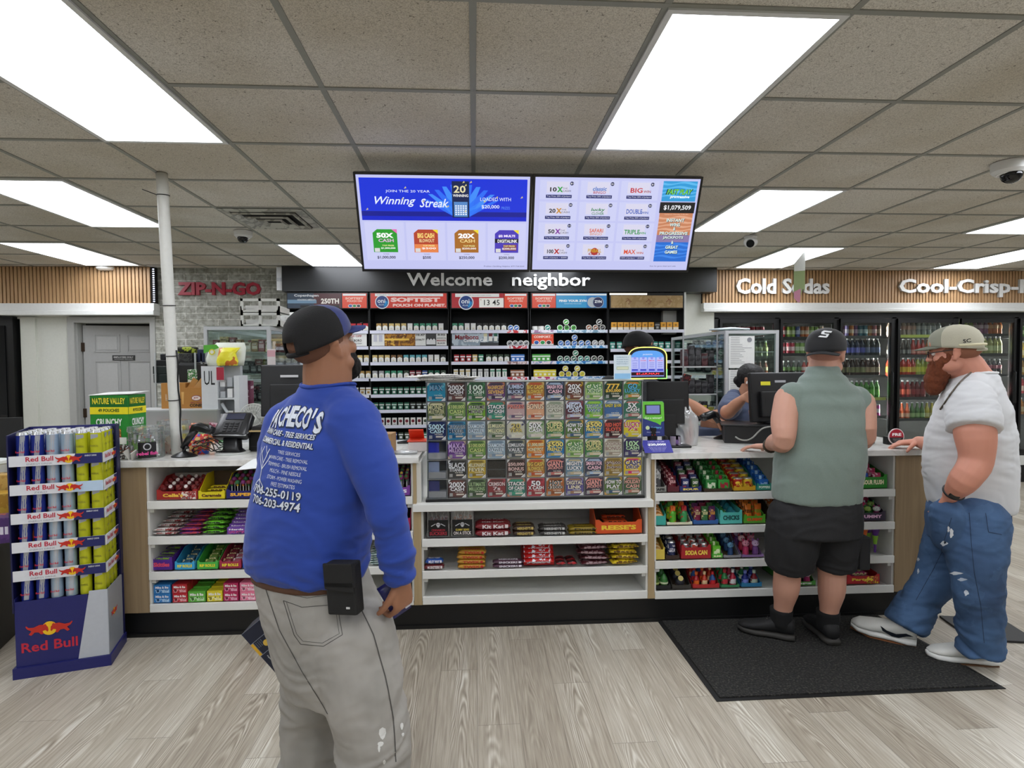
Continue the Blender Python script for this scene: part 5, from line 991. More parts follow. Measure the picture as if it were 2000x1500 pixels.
it += [('packet', rr.uniform(-.06, .03), rr.uniform(-.07, .04), .004, '#c8c4bc', (rr.uniform(-.5, .5), .5, rr.uniform(-3, 3))) for k in range(5)]
pj = PZ(287, 893, 1.0185); pj = Vector((pj.x+.01, 3.50, 1.0185))
jar('clear round jar of green and orange lighters with a black skull label', pj, .092, .155, True, it, ('#17171a', (-1.55, -.55), (.01, .10), 'rebel fish', '#e04a98'))
pj2 = Vector((-1.80-.03, 3.63, 1.0185))
it = [('packet', rr.uniform(-.05, .05), rr.uniform(-.05, .03), .006+.02*(k//5), rr.choice(['#e0b8a0', '#d8a890', '#c83a3a', '#e0c8b0']), (rr.uniform(-.4, .4), .4, rr.uniform(-3, 3))) for k in range(12)]
jar('clear square-shouldered jar of pinkish sweets around the foot of the white pole', Vector((-1.86, 3.70, 1.0185)), .085, .17, True, it)
s = MB(); s.loft([((0, 0, 0), .05, .03), ((0, 0, .05), .06, .035), ((0, 0, .09), .055, .02), ((0, 0, .12), .05, .005)], busy('#e0b870', '#c83028', '#2a50b0', 30), n=16, p=3); s.text('JERKY', mat('#f0e8d0'), (0, -.036, .06), h=.015, w=.07)
solo('snack_bag', s, 'colourful snack bag behind the left barcode scanner', 'bag', (-1.67, 3.62, 1.0185), (0, 0, .1))
# card terminal
p_ = PZ(455, 876, 1.0185); o = thing('card_terminal', 'black card payment terminal on a round pedestal at the left worktop', 'card terminal', (-1.475, 3.62, 1.0185), (0, 0, -.12)); bk_ = mat('#141416', .35)
s = MB(); s.lathe([(.10, 0), (.10, .006), (.095, .01)], mat('#b8bab6', .35), n=28); obj('base_plate', s, o)
s = MB(); s.loft([((0, 0, .01), .07, .045), ((0, 0, .03), .05, .035), ((0, 0, .1), .048, .03)], bk_, n=20, p=5); obj('pedestal', s, o)
T_ = Matrix.Translation((0, -.03, .10)) @ Matrix.Rotation(R(-42), 4, 'X')
s = MB(); s.M = T_; s.loft([((0, 0, 0), .105, .028), ((0, 0, .01), .11, .03), ((0, 0, .16), .098, .028), ((0, 0, .175), .085, .02)], bk_, n=28, p=6); obj('housing', s, o)
s = MB(); s.M = T_; s.tube([(-.108, -.01, .03), (-.104, -.02, .002), (0, -.03, -.004), (.104, -.02, .002), (.108, -.01, .03)], .004, mat('#a8aaac', .3, .6)); obj('trim_strip', s, o)
s = MB(); s.M = T_; s.b2(-.055, .06, -.031, -.027, .115, .16, mat('#343648', .08)); obj('screen', s, o)
s = MB(); s.M = T_; s.b2(-.06, .06, -.032, -.026, .015, .10, mat('#1c1c1f', .5), bevel=.004); obj('keypad', s, o)
for a in range(3):
 for b in range(4): s = MB(); s.M = T_; s.b2(-.042+a*.032, -.02+a*.032, -.036, -.031, .022+b*.018, .034+b*.018, mat('#050506', .4), bevel=.002); obj('key', s, o)
rr = random.Random(9)
for k in range(6):
 s = MB(); pts = [Vector((-1.70+.04*i+rr.uniform(-.02, .02), 3.60+rr.uniform(-.05, .05), 1.0225+.012*k+(.05 if 0 < i < 4 else 0)*rr.random())) for i in range(6)]; q = []
 for i in range(5):
  for t in (0, .33, .66): q.append(pts[i].lerp(pts[i+1], t)+Vector((0, 0, .008*math.sin(t*3))))
 s.tube(q, .0035, mat('#141414', .5), n=6); solo('cable', s, 'black tangled cable between scanner and card terminal, %s of the tangle' % ORD[k], 'cable', group='tangled cables on the left worktop')
# paper sheet hanging over the edge, torn from man's side
s = MB(); vs = [(-.13, -.02, .0), (.16, -.05, .002), (.19, .14, .004), (-.03, .15, .0), (-.20, -.085, -.05), (.155, -.10, -.02)]
s.add(vs+[(x, y, z-.001) for x, y, z in vs], [(0, 1, 2, 3), (4, 5, 1, 0), (9, 8, 7, 6), (6, 7, 11, 10)], mat('#dfe1e0', .6))
for k, t_ in enumerate(('OUT', 'OF', 'ORDER', 'CASH', 'ONLY')): s.text(t_, mat('#4a4a58'), (-.07+k*.05, .04, .0055), h=.014, w=.045, x=(.5, .85, 0), y=(-.85, .5, 0), bold=0)
solo('paper_sheet', s, 'white paper notice with handwriting drooping over the left worktop edge', 'paper', (-1.13, 3.385, 1.0205))
# cash drawer + POS monitor left
s = MB(); s.b2(-.16, .12, -.12, .18, 0, .13, mat('#131315', .4), bevel=.006); s.b2(-.15, .11, -.121, -.12, .03, .032, mat('#303034')); solo('cash_drawer', s, 'black box drawer under the left register monitor, partly behind the blue shirt', 'cash drawer', (-1.24, 3.80, 1.0185), (0, 0, -.05))
s = MB(); s.b2(-.12, .12, -.1, .1, 0, .008, mat('#b8a070', .6)); s.b2(-.10, .05, -.08, .05, .008, .03, mat('#1b1b1d')); solo('clipboard', s, 'tan clipboard lying on the black drawer behind the blue shirt', 'clipboard', (-1.26, 3.70, 1.149))
o = monitor('left register monitor seen from behind, partly hidden by the blue-capped man', P(575, 770, 3.9), .42, .34, .20, -.10, .16, z0=1.149);
s = MB(); s.b2(-.08, .03, -.034, -.03, .325, .34, mat('#c9c9cc')); obj('sticker', s, o)
# right POS monitor with yellow sticker, drawer, cord
p_ = P(1520, 790, 3.72); o = monitor('right register monitor seen from behind with a yellow sticker, steadied by the cashier', p_+Vector((.02, 0, 0)), .42, .33, .135, -.10, .12, z0=1.144)
s = MB(); s.M = Matrix.Translation((0, 0, .0095)) @ Matrix.Rotation(-.10, 4, 'X'); s.b2(-.135, -.065, -.002, 0, .245, .27, mat('#e8e030', .5)); tag(obj('sticker', s, o), 'bright yellow sticker')
s = MB(); s.M = Matrix.Translation((0, 0, .0095)) @ Matrix.Rotation(-.10, 4, 'X'); s.b2(-.03, .05, -.002, 0, .262, .277, mat('#a8aab0', .5)); tag(obj('sticker', s, o), 'grey sticker')
s = MB(); s.M = Matrix.Rotation(-.35, 4, 'Z'); s.b2(-.17, .26, -.11, .16, 0, .115, mat('#131315', .4), bevel=.006); s.b2(-.19, .28, -.12, .17, .115, .125, mat('#1b1b1d', .35), bevel=.004); solo('cash_drawer', s, 'black cash drawer angled on the right worktop under the register monitor', 'cash drawer', (1.84, 3.76, 1.0185))
q = [(1.62, 3.52, 1.09), (1.66, 3.50, 1.06), (1.72, 3.49, 1.07), (1.76, 3.49, 1.12), (1.82, 3.51, 1.15), (1.92, 3.53, 1.14), (1.97, 3.56, 1.135)]
pts = []
for i in range(len(q)-1):
 for t in (0, .25, .5, .75): pts.append(Vector(q[i]).lerp(Vector(q[i+1]), t))
pts = [sum((pts[max(0, min(len(pts)-1, i+k))] for k in (-2, -1, 0, 1, 2)), Vector())/5 for i in range(len(pts))]
solo('cord', MB().tube(pts, .0045, mat('#8a8a84', .5)), 'grey cord looping from the right barcode scanner over the cash drawer', 'cable')
# basket and red disc sign at the right
p_ = PZ(1700, 858, 1.0185); o = thing('basket', 'black wire basket of small wrapped goods at the right end of the worktop', 'basket', (2.44, 3.62, 1.0185))
s = MB(); wv = mat('#101010', .5)
for k in range(4): z = .008+k*.03; s.tube([(-.12, -.07, z), (.12, -.07, z), (.12, .07, z), (-.12, .07, z), (-.12, -.07, z)], .003, wv, n=6)
for k in range(13): x = -.12+k*.02; s.tube([(x, -.07, .008), (x, -.07, .1)], .002, wv, n=5); s.tube([(x, .07, .008), (x, .07, .1)], .002, wv, n=5)
s.b2(-.118, .118, -.068, .068, .0, .06, mat('#141414', .7)); obj('basket', s, o)
for k in range(6): obj('wrapped_snack', pack_mesh('pouch', .09, .05, .02, '#c8c0a8', '#3a3a3a', 'SNACK'), o, (-.07+.03*k, -.02+.02*(k % 3), .065+.014*(k % 2)), (0, .1, .5*math.sin(k*2)))
c_ = P(1754, 848, 3.50); o = thing('disc_sign', 'round dark red and black disc sign standing by the hand of the bearded man', 'sign', (c_.x, 3.52, 1.0185))
s = MB(); s.b2(-.05, .055, .0, .05, 0, .05, black, bevel=.004); obj('base', s, o)
s = MB(); s.disc((0, 0, .052), .052, mat('#d8c8c8', .4), n=32, th=.006); s.disc((0, -.006, .052), .047, mat('#1a1416', .35), n=32, th=.001)
s.prism([(.047*math.cos(a), .047*math.sin(a)) for a in [math.pi*k/14-.12+.0 for k in range(16)]], mat('#a01c30', .35), (0, -.0075, .052), th=.001); s.text('FRE', mat('#f0e8e8'), (0, -.0085, .066), h=.018, w=.06, bold=.04, th=.001)
for k in range(3): s.text('WARNING NICOTINE', mat('#b8b0b0'), (0, -.0078, .038-k*.007), h=.004, w=.055-.008*k, bold=0)
obj('disc', s, o)
# ================================================================ TOBACCO WALL
secs = [(-2.10, -1.205), (-1.18, -.30), (-.262, .625), (.66, 1.553), (1.58, 2.465)]
tops = [1.943, 1.763, 1.582, 1.402, 1.213, 1.037, .861, .69]
FY = 6.70
secname = ['leftmost', 'second', 'middle', 'fourth', 'rightmost']
def pack_m(kind, c, c2):
 k = ('p', kind, c, c2)
 if k in _pk: return _pk[k]
 s = MB(); m1 = mat(c, .35); m2 = mat(c2, .35); wt = mat('#e2e2dc', .35)
 if kind == 'cig':
  s.b2(-.027, .027, 0, .021, 0, .088, wt); s.b2(-.0272, .0272, -.0004, .0214, .052, .0882, m1); s.prism([(-.027, .052), (0, .066), (.027, .052), (.027, .048), (-.027, .048)], wt, (0, -.0008, 0), th=.0005); s.b2(-.012, .012, -.001, -.0005, .026, .032, m2); s.b2(-.018, .018, -.001, -.0005, .010, .014, mat('#606060'))
 elif kind == 'full':
  s.b2(-.027, .027, 0, .021, 0, .088, m1); s.b2(-.0272, .0272, -.0005, .0214, .058, .07, m2); s.b2(-.014, .014, -.001, 0, .02, .045, m2)
 elif kind == 'slim':
  s.b2(-.025, .025, 0, .021, 0, .10, m1); s.b2(-.0252, .0252, -.0005, .0214, .07, .085, m2); s.b2(-.004, .004, -.001, 0, .015, .06, m2)
 elif kind == 'dot':
  s.b2(-.026, .026, 0, .021, 0, .088, wt); s.disc((0, -.0005, .05), .018, m1, n=16); s.b2(-.012, .012, -.001, 0, .012, .018, mat('#707070'))
 elif kind == 'can':
  s.cyl((0, .015, .034), (0, 0, .034), .034, wt, n=22); s.disc((0, -.0005, .034), .027, m1, n=20); s.box((0, -.002, .034), (.034, .001, .012), m2, (0, -.5, 0))
 elif kind == 'stackcan':
  for q in range(3): s.cyl((0, .03, q*.018), (0, .03, q*.018+.016), .034, wt, n=18)
 elif kind == 'carton':
  s.b2(-.031, .031, 0, .03, 0, .095, m1); s.b2(-.0312, .0312, -.0005, .03, 0, .036, m2); s.disc((0, -.001, .062), .014, mat(lighten(c, .7)), n=12)
 me = s.mesh(kind); _pk[k] = me; return me
PN = {'cig': 'cigarette_pack', 'full': 'cigarette_pack', 'slim': 'cigarette_pack', 'dot': 'cigarette_pack', 'can': 'pouch_can', 'stackcan': 'pouch_can_stack', 'carton': 'cigarillo_box'}
rowname = ['top', 'second', 'third', 'fourth', 'fifth', 'sixth', 'seventh', 'lowest']
cname = {'#a02028': 'red', '#c8b070': 'pale gold', '#d8d8d4': 'white', '#3f8a6a': 'green', '#2a2a28': 'black', '#58a0a8': 'teal', '#7a5a38': 'bronze', '#a08048': 'gold', '#9a9a9c': 'silver', '#2a4a88': 'blue', '#7a2a38': 'maroon', '#3a4a3a': 'dark green', '#1a5a44': 'deep green', '#b8c4d8': 'pale blue', '#3a70b8': 'bright blue', '#e0a030': 'orange', '#48a040': 'leaf green', '#d8c830': 'yellow', '#8a5a40': 'brown', '#6a1a24': 'wine red', '#20281f': 'near black', '#2f8a7a': 'sea green'}
for si, (a, b) in enumerate(secs):
 o = thing('tobacco_shelving', 'black tobacco shelving section with white shelf edges, %s of five' % secname[si], 'shelving', ((a+b)/2, FY, 0), group='tobacco shelving sections'); w_ = b-a+.02
 s = MB(); bk_ = mat('#060607', .6); s.b2(-w_/2, w_/2, .33, .35, 0, 2.19, bk_)
 for x in (-w_/2, w_/2-.008): s.b2(x, x+.008, 0.02, .33, 0, 2.19, bk_)
 s.b2(-w_/2, w_/2, 0.045, .33, 2.185, 2.385, bk_)
 obj('frame', s, o)
 for ti, z in enumerate(tops):
  if si == 4 and ti == 1: continue
  s = MB(); s.b2(-w_/2+.01, w_/2-.01, 0, .33, z-.02, z-.008, bk_); s.b2(-w_/2+.008, w_/2-.008, -.012, .0, z-.036, z, mat('#d5d6e4', .3)); obj('shelf', s, o)
for a, b, l in ((2.465, 2.50, ''),): struct('trim_8', MB().b2(2.478, 2.50, 6.72, 7.05, 0, 2.385, white).b2(2.30, 2.478, 6.95, 7.04, 1.9, 2.19, white))
# header signs
def header(x0, x1, label, parts, em=.9):
 o = thing('header_sign', label, 'sign', ((x0+x1)/2, FY-.006, 2.19), group='lit header signs'); w_ = x1-x0
 s = MB(); s.b2(-w_/2, w_/2, 0, .03, 0, .182, mat('#0c0c0d', .35)); obj('frame', s, o)
 for (n, f) in parts: s = MB(); f(s, w_); obj(n, s, o)
def sm(c, e=.75): return emis(c, e)
def orangeblk(s, x0, x1):
 s.b2(x0, x1, -.004, 0, .008, .172, sm('#e04a2c')); s.b2(x0+.008, x1-.008, -.006, -.004, .145, .168, sm('#e6e8ea')); xm = (x0+x1)/2
 s.text('SOFTEST', sm('#f6c8b8'), (xm, -.006, .115), h=.026, w=(x1-x0)*.75, bold=.05); s.text('POUCH ON', sm('#f6c8b8'), (xm, -.006, .085), h=.022, w=(x1-x0)*.6, bold=.05)
 for k, c in enumerate(('#2a58a0', '#2a8a48', '#303030')): s.disc((xm+(k-1)*.045, -.005, .03), .026, sm('#e8e8e8'), n=16, ry=.02); s.disc((xm+(k-1)*.045, -.007, .03), .02, sm(c), n=16, ry=.015)
def p1(s, w_):
 s.b2(-w_/2+.01, .155, -.003, 0, .008, .172, sm('#2a3a4c')); s.b2(-.15, .15, -.004, -.002, .008, .172, sm('#4a1c20')); s.b2(-w_/2+.01, -.12, -.0045, -.003, .06, .10, sm('#6a8aa4'))
 s.text('Copenhagen', sm('#d8dce0'), (-.23, -.005, .145), h=.035, w=.27, bold=.02); s.text("HONORING AMERICA'S", sm('#c8ccd0'), (-.23, -.005, .10), h=.02, w=.2, bold=.02); s.text('250TH', sm('#ece8e0'), (.03, -.005, .085), h=.06, w=.20, bold=.04)
 s.b2(-.3, .13, -.005, -.004, .012, .038, sm('#101010', .5))
header(-2.10, -1.20, 'lit header sign reading 250TH above the leftmost tobacco section', [('left_panel', p1), ('right_panel', lambda s, w_: orangeblk(s, .165, w_/2-.012))])
def oni(s, x, z, r):
 s.disc((x, -.007, z), r, sm('#d8e0e8'), n=28); s.disc((x, -.0085, z), r*.88, sm('#1c3a78'), n=28); s.prism([(x+r*.2, z-r*.7), (x+r*.6, z-r*.6), (x+r*.85, z+.0), (x+r*.5, z+r*.2)], sm('#4aa0d8'), (0, -.0095, 0), th=.001); s.text('oni', sm('#e8eef4'), (x-r*.1, -.010, z+r*.15), h=r*.6, w=r*1.1, bold=.01); s.text('PLUS', sm('#c0d0e0'), (x-r*.1, -.010, z-r*.4), h=r*.2, w=r*.7)
def p2(s, w_):
 s.b2(-w_/2+.01, w_/2-.01, -.004, 0, .008, .174, sm('#c63a2c')); s.b2(-w_/2+.06, w_/2-.05, -.006, -.004, .14, .17, sm('#e2e4e4')); s.text('WARNING: This product contains nicotine. Nicotine is an addictive chemical.', sm('#505050', .6), (0, -.007, .155), h=.014, w=.72, bold=0)
 oni(s, -.30, .075, .078); s.text('SOFTEST', sm('#eccac4'), (.075, -.006, .10), h=.052, w=.56, bold=.06); s.text('POUCH ON PLANET.', sm('#eccac4'), (.12, -.006, .038), h=.034, w=.60, bold=.06)
header(-1.178, -.30, 'lit red header sign reading SOFTEST over the second tobacco section', [('panel', p2)])
def p3(s, w_):
 s.b2(-w_/2+.01, .165, -.004, 0, .008, .174, sm('#a82830')); s.b2(-w_/2+.05, .11, -.006, -.004, .132, .17, sm('#dcdedc')); s.text('WARNING: This product contains nicotine.', sm('#505050', .6), (-.14, -.007, .15), h=.013, w=.32, bold=0)
 oni(s, -.27, .07, .085); s.b2(-.12, .16, -.007, -.004, .012, .12, sm('#e8e8e2')); s.text('13 45', sm('#181818', .5), (.025, -.009, .068), h=.062, w=.18, bold=.01); s.text('$', sm('#b02020'), (-.10, -.009, .10), h=.018)
header(-.262, .625, 'lit header sign with a 13 45 price plate over the middle tobacco section', [('left_panel', p3), ('right_panel', lambda s, w_: orangeblk(s, .17, w_/2-.012))])
def p4(s, w_):
 s.b2(-.155, w_/2-.01, -.004, 0, .008, .174, sm('#1f7cc0')); s.b2(-.155, .2, -.0045, -.003, .008, .145, sm('#2a9ad0')); s.b2(-.155, w_/2-.01, -.0055, -.004, .15, .17, sm('#e4f0f4'))
 s.text('FIND YOUR ZYN', sm('#f2f6fa'), (.04, -.006, .088), h=.026, w=.32, bold=.05); s.text('NICOTINE POUCHES', sm('#c0dcf0'), (.04, -.006, .055), h=.012, w=.2, bold=.01)
 s.disc((.27, -.007, .07), .06, sm('#b0b8c0'), n=24); s.disc((.335, -.0085, .07), .066, sm('#9aa8b8'), n=24); s.disc((.335, -.010, .07), .058, sm('#161a4c'), n=24); s.text('ZYN', sm('#f2f6fa'), (.335, -.0115, .078), h=.03, w=.085, bold=.04)
header(.66, 1.553, 'lit header sign, orange and bright blue, over the fourth tobacco section', [('left_panel', lambda s, w_: orangeblk(s, -w_/2+.012, -.16)), ('right_panel', p4)])
def p5(s, w_):
 s.b2(-w_/2+.015, w_/2-.015, -.003, 0, .008, .15, busy('#b09468', '#a5885a', '#b89c72', 12, .7)); s.b2(-w_/2+.0, 0, -.006, 0, .158, .176, emis('#fff6e0', 2))
 for k in range(3): s.text('7\'S', mat('#7a3a28'), (-.22+k*.24, -.004, .08), h=.05, w=.06, x=(.8, 0, -.6), y=(.6, 0, .8), bold=0)
header(1.58, 2.465, 'plain tan cardboard header over the rightmost tobacco section', [('panel', p5)])
# stock on the shelves
def packs(si, ti, x0, x1, kinds, pitch=.0705, per=1, extra=0):
 n = int((x1-x0)/pitch+.5); cnt = {}
 for i in range(n):
  kd, c, c2 = kinds[min(len(kinds)-1, i*len(kinds)//n)]
  x = x0+(i+.5)*pitch; z = tops[ti]+.001; dy = random.uniform(0, .02)
  raised = .0
  nm = '%s %s, %s shelf, %s tobacco section, %s from its left' % (cname.get(c, 'coloured'), {'cig': 'cigarette pack', 'full': 'cigarette pack', 'slim': 'slim pack', 'dot': 'white-fronted pack', 'can': 'round pouch can', 'stackcan': 'can stack', 'carton': 'small box'}[kd], rowname[ti], secname[si], ORD[i])
  o = solo(PN[kd], pack_m(kd, c, c2), nm, 'cigarettes' if kd != 'can' and kd != 'stackcan' else 'tin', (x, FY-.002+dy+.01, z-.008 if False else z-.009+.001), (0, 0, random.uniform(-.05, .05)), group='packs on the tobacco shelves')
 return n
Cg = lambda c, c2='#c8b070': ('cig', c, c2)
# section 0 (mostly behind the man's head)
packs(0, 0, -1.62, -1.21, [Cg('#a02028'), Cg('#a02028')]); packs(0, 2, -1.62, -1.21, [Cg('#7a2a38'), Cg('#c8b070')]); packs(0, 3, -1.60, -1.21, [Cg('#c8b070'), Cg('#a08048')]); packs(0, 4, -1.60, -1.21, [('full', '#d8d8d4', '#3a70b8'), ('full', '#d8d8d4', '#a08048')])
packs(1, 0, -1.12, -.31, [Cg('#a08048'), Cg('#c8b070'), Cg('#c8b070'), Cg('#d8d8d4'), Cg('#3f8a6a'), Cg('#3f8a6a'), Cg('#3f8a6a'), Cg('#d8d8d4')])
packs(1, 2, -1.17, -.31, [Cg('#c8b070'), Cg('#c8b070'), Cg('#7a5a38'), Cg('#7a5a38'), Cg('#58a0a8'), Cg('#58a0a8'), Cg('#58a0a8'), Cg('#d8d8d4'), Cg('#d8d8d4'), Cg('#2a2a28')])
packs(1, 3, -1.17, -.31, [Cg('#9a9a9c'), Cg('#3f8a6a'), Cg('#3f8a6a'), Cg('#3a4a3a'), ('full', '#7a2a38', '#d8d8d4'), ('full', '#2a4a88', '#d8d8d4'), Cg('#1a5a44'), Cg('#3a4a3a')])
packs(1, 4, -1.17, -.31, [('full', '#1a5a44', '#d8d8d4')]); packs(1, 5, -1.17, -.31, [('full', '#1a5a44', '#d8d8d4'), ('full', '#1a5a44', '#c8d8cc'), ('full', '#20281f', '#c0c8c4'), ('full', '#2f8a7a', '#e0e8e4')])
packs(1, 6, -1.17, -.31, [('dot', '#6a1a24', '#d8d8d4'), ('dot', '#7a2a38', '#d8d8d4'), ('dot', '#3a4a3a', '#d8d8d4')]); packs(1, 7, -1.17, -.31, [('full', '#2a4a88', '#e8e8e8'), ('full', '#3a4a3a', '#e8e8e8'), ('full', '#1a5a44', '#d0e0d8')])
packs(2, 0, -.255, .38, [Cg('#3f8a6a'), Cg('#d8d8d4'), Cg('#2a2a28'), Cg('#2a2a28'), Cg('#2a2a28')]); packs(2, 0, .39, .52, [('can', '#3a70b8', '#e8e8e8')], .067)
packs(2, 2, -.24, .10, [('full', '#a02028', '#e8e8e8'), ('full', '#a02028', '#e8e8e8'), ('full', '#c8b070', '#e8e8e8'), ('full', '#3f8a6a', '#e8e8e8')]); packs(2, 2, .13, .42, [Cg('#3a4a3a')]); packs(2, 2, .425, .60, [('full', '#3a70b8', '#d8e0f0')], .052)
packs(2, 3, -.25, .41, [('slim', '#d8d8d4', '#c8b070'), ('slim', '#d8d8d4', '#9a9a9c'), ('slim', '#d8d8d4', '#3f8a6a')]); packs(2, 3, .42, .60, [('full', '#8a5a40', '#e0d8d0')], .052)
packs(2, 4, -.25, .60, [('full', '#1a5a44', '#d8d8d4')])
packs(2, 1, .38, .62, [('can', '#9a9a9c', '#2a2a28')], .064)
packs(3, 0, .675, .81, [('stackcan', '#d8d8d4', '#d8d8d4')]); packs(3, 0, .82, .88, [('can', '#2f8a7a', '#e8e8e8')]); packs(3, 0, .96, 1.20, [('can', '#48a040', '#2a2a28')], .08); packs(3, 0, 1.30, 1.54, [('can', '#8a5a40', '#d8d8d4'), ('can', '#2a2a28', '#9a9a9c')], .08)
packs(3, 1, .97, 1.53, [('can', '#3a70b8', '#b8c4d8'), ('can', '#3a70b8', '#e8e8e8'), ('can', '#9a9a9c', '#d8d8d4')], .08)
packs(3, 2, .675, .88, [('full', '#48a040', '#e0e8e0')], .052); packs(3, 2, .96, 1.54, [('can', '#1a5a44', '#d8d8d4'), ('can', '#2f8a7a', '#e8e8e8'), ('can', '#2a2a28', '#b0c0b0')], .08)
packs(3, 3, .69, .95, [('full', '#d8c830', '#e8e8d0')], .052); packs(3, 3, .98, 1.30, [('can', '#d8c830', '#a0a060')], .08)
for x, z, c, r_ in ((1.07, tops[0]+.066, '#48a040', 'top'), (1.02, tops[0]+.066, '#d8d8d4', 'top'), (1.46, tops[0]+.066, '#2a2a28', 'top'), (1.17, tops[1]+.066, '#3a70b8', 'second'), (1.18, tops[2]+.066, '#3f8a6a', 'third'), (1.06, tops[3]+.066, '#d8c830', 'fourth'), (1.20, tops[3]+.066, '#d8c830', 'fourth')):
 if x == 1.02: continue
 solo('pouch_can', pack_m('can', c, '#e8e8e8'), '%s round can stacked on others, %.0f centimetres along the %s shelf, fourth tobacco section' % (cname[c], (x-.66)*100, r_), 'tin', (x, FY+.005, z-.009), group='pouch cans stacked up')
packs(4, 0, 1.60, 2.44, [('carton', '#e0a030', '#e8e0d0')]*7+[('full', '#2a2a28', '#a0a0a0')]+[('carton', '#e0a030', '#e8e0d0')]*3, .074)
# second shelf (rightmost) sits lower
zs = 1.72; s = MB(); s.b2(1.59, 2.45, 6.70, 7.02, zs-.02, zs-.008, black); s.b2(1.59, 2.45, 6.685, 6.70, zs-.036, zs, mat('#d5d6e4', .3)); solo('shelf', s, 'low white edged shelf of green packs behind the black-capped cashier', 'shelf')
for i, x in enumerate((1.62, 1.70, 2.13, 2.20, 2.28)): solo('cigarette_pack', pack_m('full', '#2f8a7a', '#d8e0dc'), 'teal pack behind the black cap, %s from the left' % ORD[i], 'cigarettes', (x, 6.71, zs-.007), group='packs on the tobacco shelves')
# poster strips in the second row
def strip(x0, x1, z0, z1, label, f):
 s = MB(); w_ = x1-x0; s.b2(-w_/2, w_/2, 0, .003, 0, z1-z0, mat('#dcdcd8', .4)); f(s, w_, z1-z0); solo('poster_strip', s, label, 'sign', ((x0+x1)/2, FY-.002, z0))
def s1(s, w, h): s.text('MARLBORO', black, (0, -.001, h*.45), h=h*.2, w=w*.6); s.text('$1.50 OFF', mat('#a02028'), (0, -.001, h*.8), h=h*.2, w=w*.6); s.text('LOYALTY PROGRAM', black, (0, -.001, h*.2), h=h*.12, w=w*.6, bold=0)
strip(-1.5, -1.22, 1.768, 1.905, 'white poster strip left of the gold one, second shelf row', s1)
def s2(s, w, h):
 s.b2(-w*.33, w*.08, -.001, 0, 0, h, busy('#b07a20', '#7a4a14', '#d8a840', 14)); s.text('SAVE ON', mat('#3a2008'), (-w*.14, -.002, h*.78), h=h*.16, w=w*.2); s.text('SPECIAL SELECT', mat('#2a1808'), (-w*.14, -.002, h*.3), h=h*.16, w=w*.3); s.b2(-w*.33, -w*.0, -.0015, 0, h*.45, h*.6, mat('#e8c050'))
 for q in (-.45, -.38): s.b2(w*q-.02, w*q+.02, -.002, 0, h*.35, h*.9, mat('#b8b8c4'))
 s.text('10.47', black, (w*.15, -.002, h*.9), h=h*.15, w=w*.12); s.text('LOYALTY', black, (w*.14, -.002, h*.5), h=h*.16, w=w*.13); s.b2(w*.22, w*.36, -.0015, 0, 0, h, mat('#3a3a3a'))
 for q in (.25, .29, .33): s.prism([(w*q-.018, h*.1), (w*q+.018, h*.1), (w*q+.018, h*.45), (w*q, h*.6), (w*q-.018, h*.45)], mat('#d8d8d8'), (0, -.002, 0), th=.0005)
 s.text('8.02', black, (w*.43, -.002, h*.9), h=h*.15, w=w*.1); s.text('SAVE NOW ON', black, (w*.43, -.002, h*.62), h=h*.1, w=w*.12); s.text('MARLBORO', mat('#a02028'), (w*.43, -.002, h*.42), h=h*.13, w=w*.12); s.text('BLACK', black, (w*.43, -.002, h*.2), h=h*.13, w=w*.1)
strip(-1.165, -.315, 1.768, 1.905, 'gold and white promotional poster strip across the second tobacco section', s2)
def s3(s, w, h):
 s.b2(-w/2, w/2, -.001, 0, 0, h, busy('#8a98a4', '#b0bcc4', '#5a646c', 9)); s.b2(w*.1, w/2, -.0015, 0, 0, h*.25, mat('#3a3c40')); s.text('Marlboro', mat('#8a1c24'), (-w*.18, -.002, h*.7), h=h*.4, w=w*.5); s.text('Cowboy Cut', mat('#f0f0f0'), (0, -.003, h*.38), h=h*.34, w=w*.5)
 for q, c in ((.22, '#d0c8a0'), (.33, '#6a1a24'), (.44, '#1a5a44')): s.b2(w*q-.02, w*q+.02, -.003, 0, h*.35, h, mat('#dcdcd4')); s.b2(w*q-.02, w*q+.02, -.0035, 0, h*.75, h, mat(c))
strip(-.255, .28, 1.768, 1.905, 'grey blue poster strip with red and white lettering in the middle tobacco section', s3)
def s4(s, w, h):
 s.b2(-w/2, w/2, -.001, 0, h*.1, h*.85, mat('#d84a2c')); s.text('COMFORT.', mat('#f0d0c4'), (0, -.002, h*.65), h=h*.2, w=w*.8, bold=.05)
 for k, c in enumerate(('#2a58a0', '#2a8a48', '#303030')): s.disc((-w*.28+k*w*.28, -.002, h*.2), w*.13, mat('#e8e8e8'), n=16, ry=w*.1); s.disc((-w*.28+k*w*.28, -.003, h*.2), w*.10, mat(c), n=16, ry=w*.08)
strip(.665, .92, 1.768, 1.915, 'small orange COMFORT poster with three round cans, fourth tobacco section', s4)
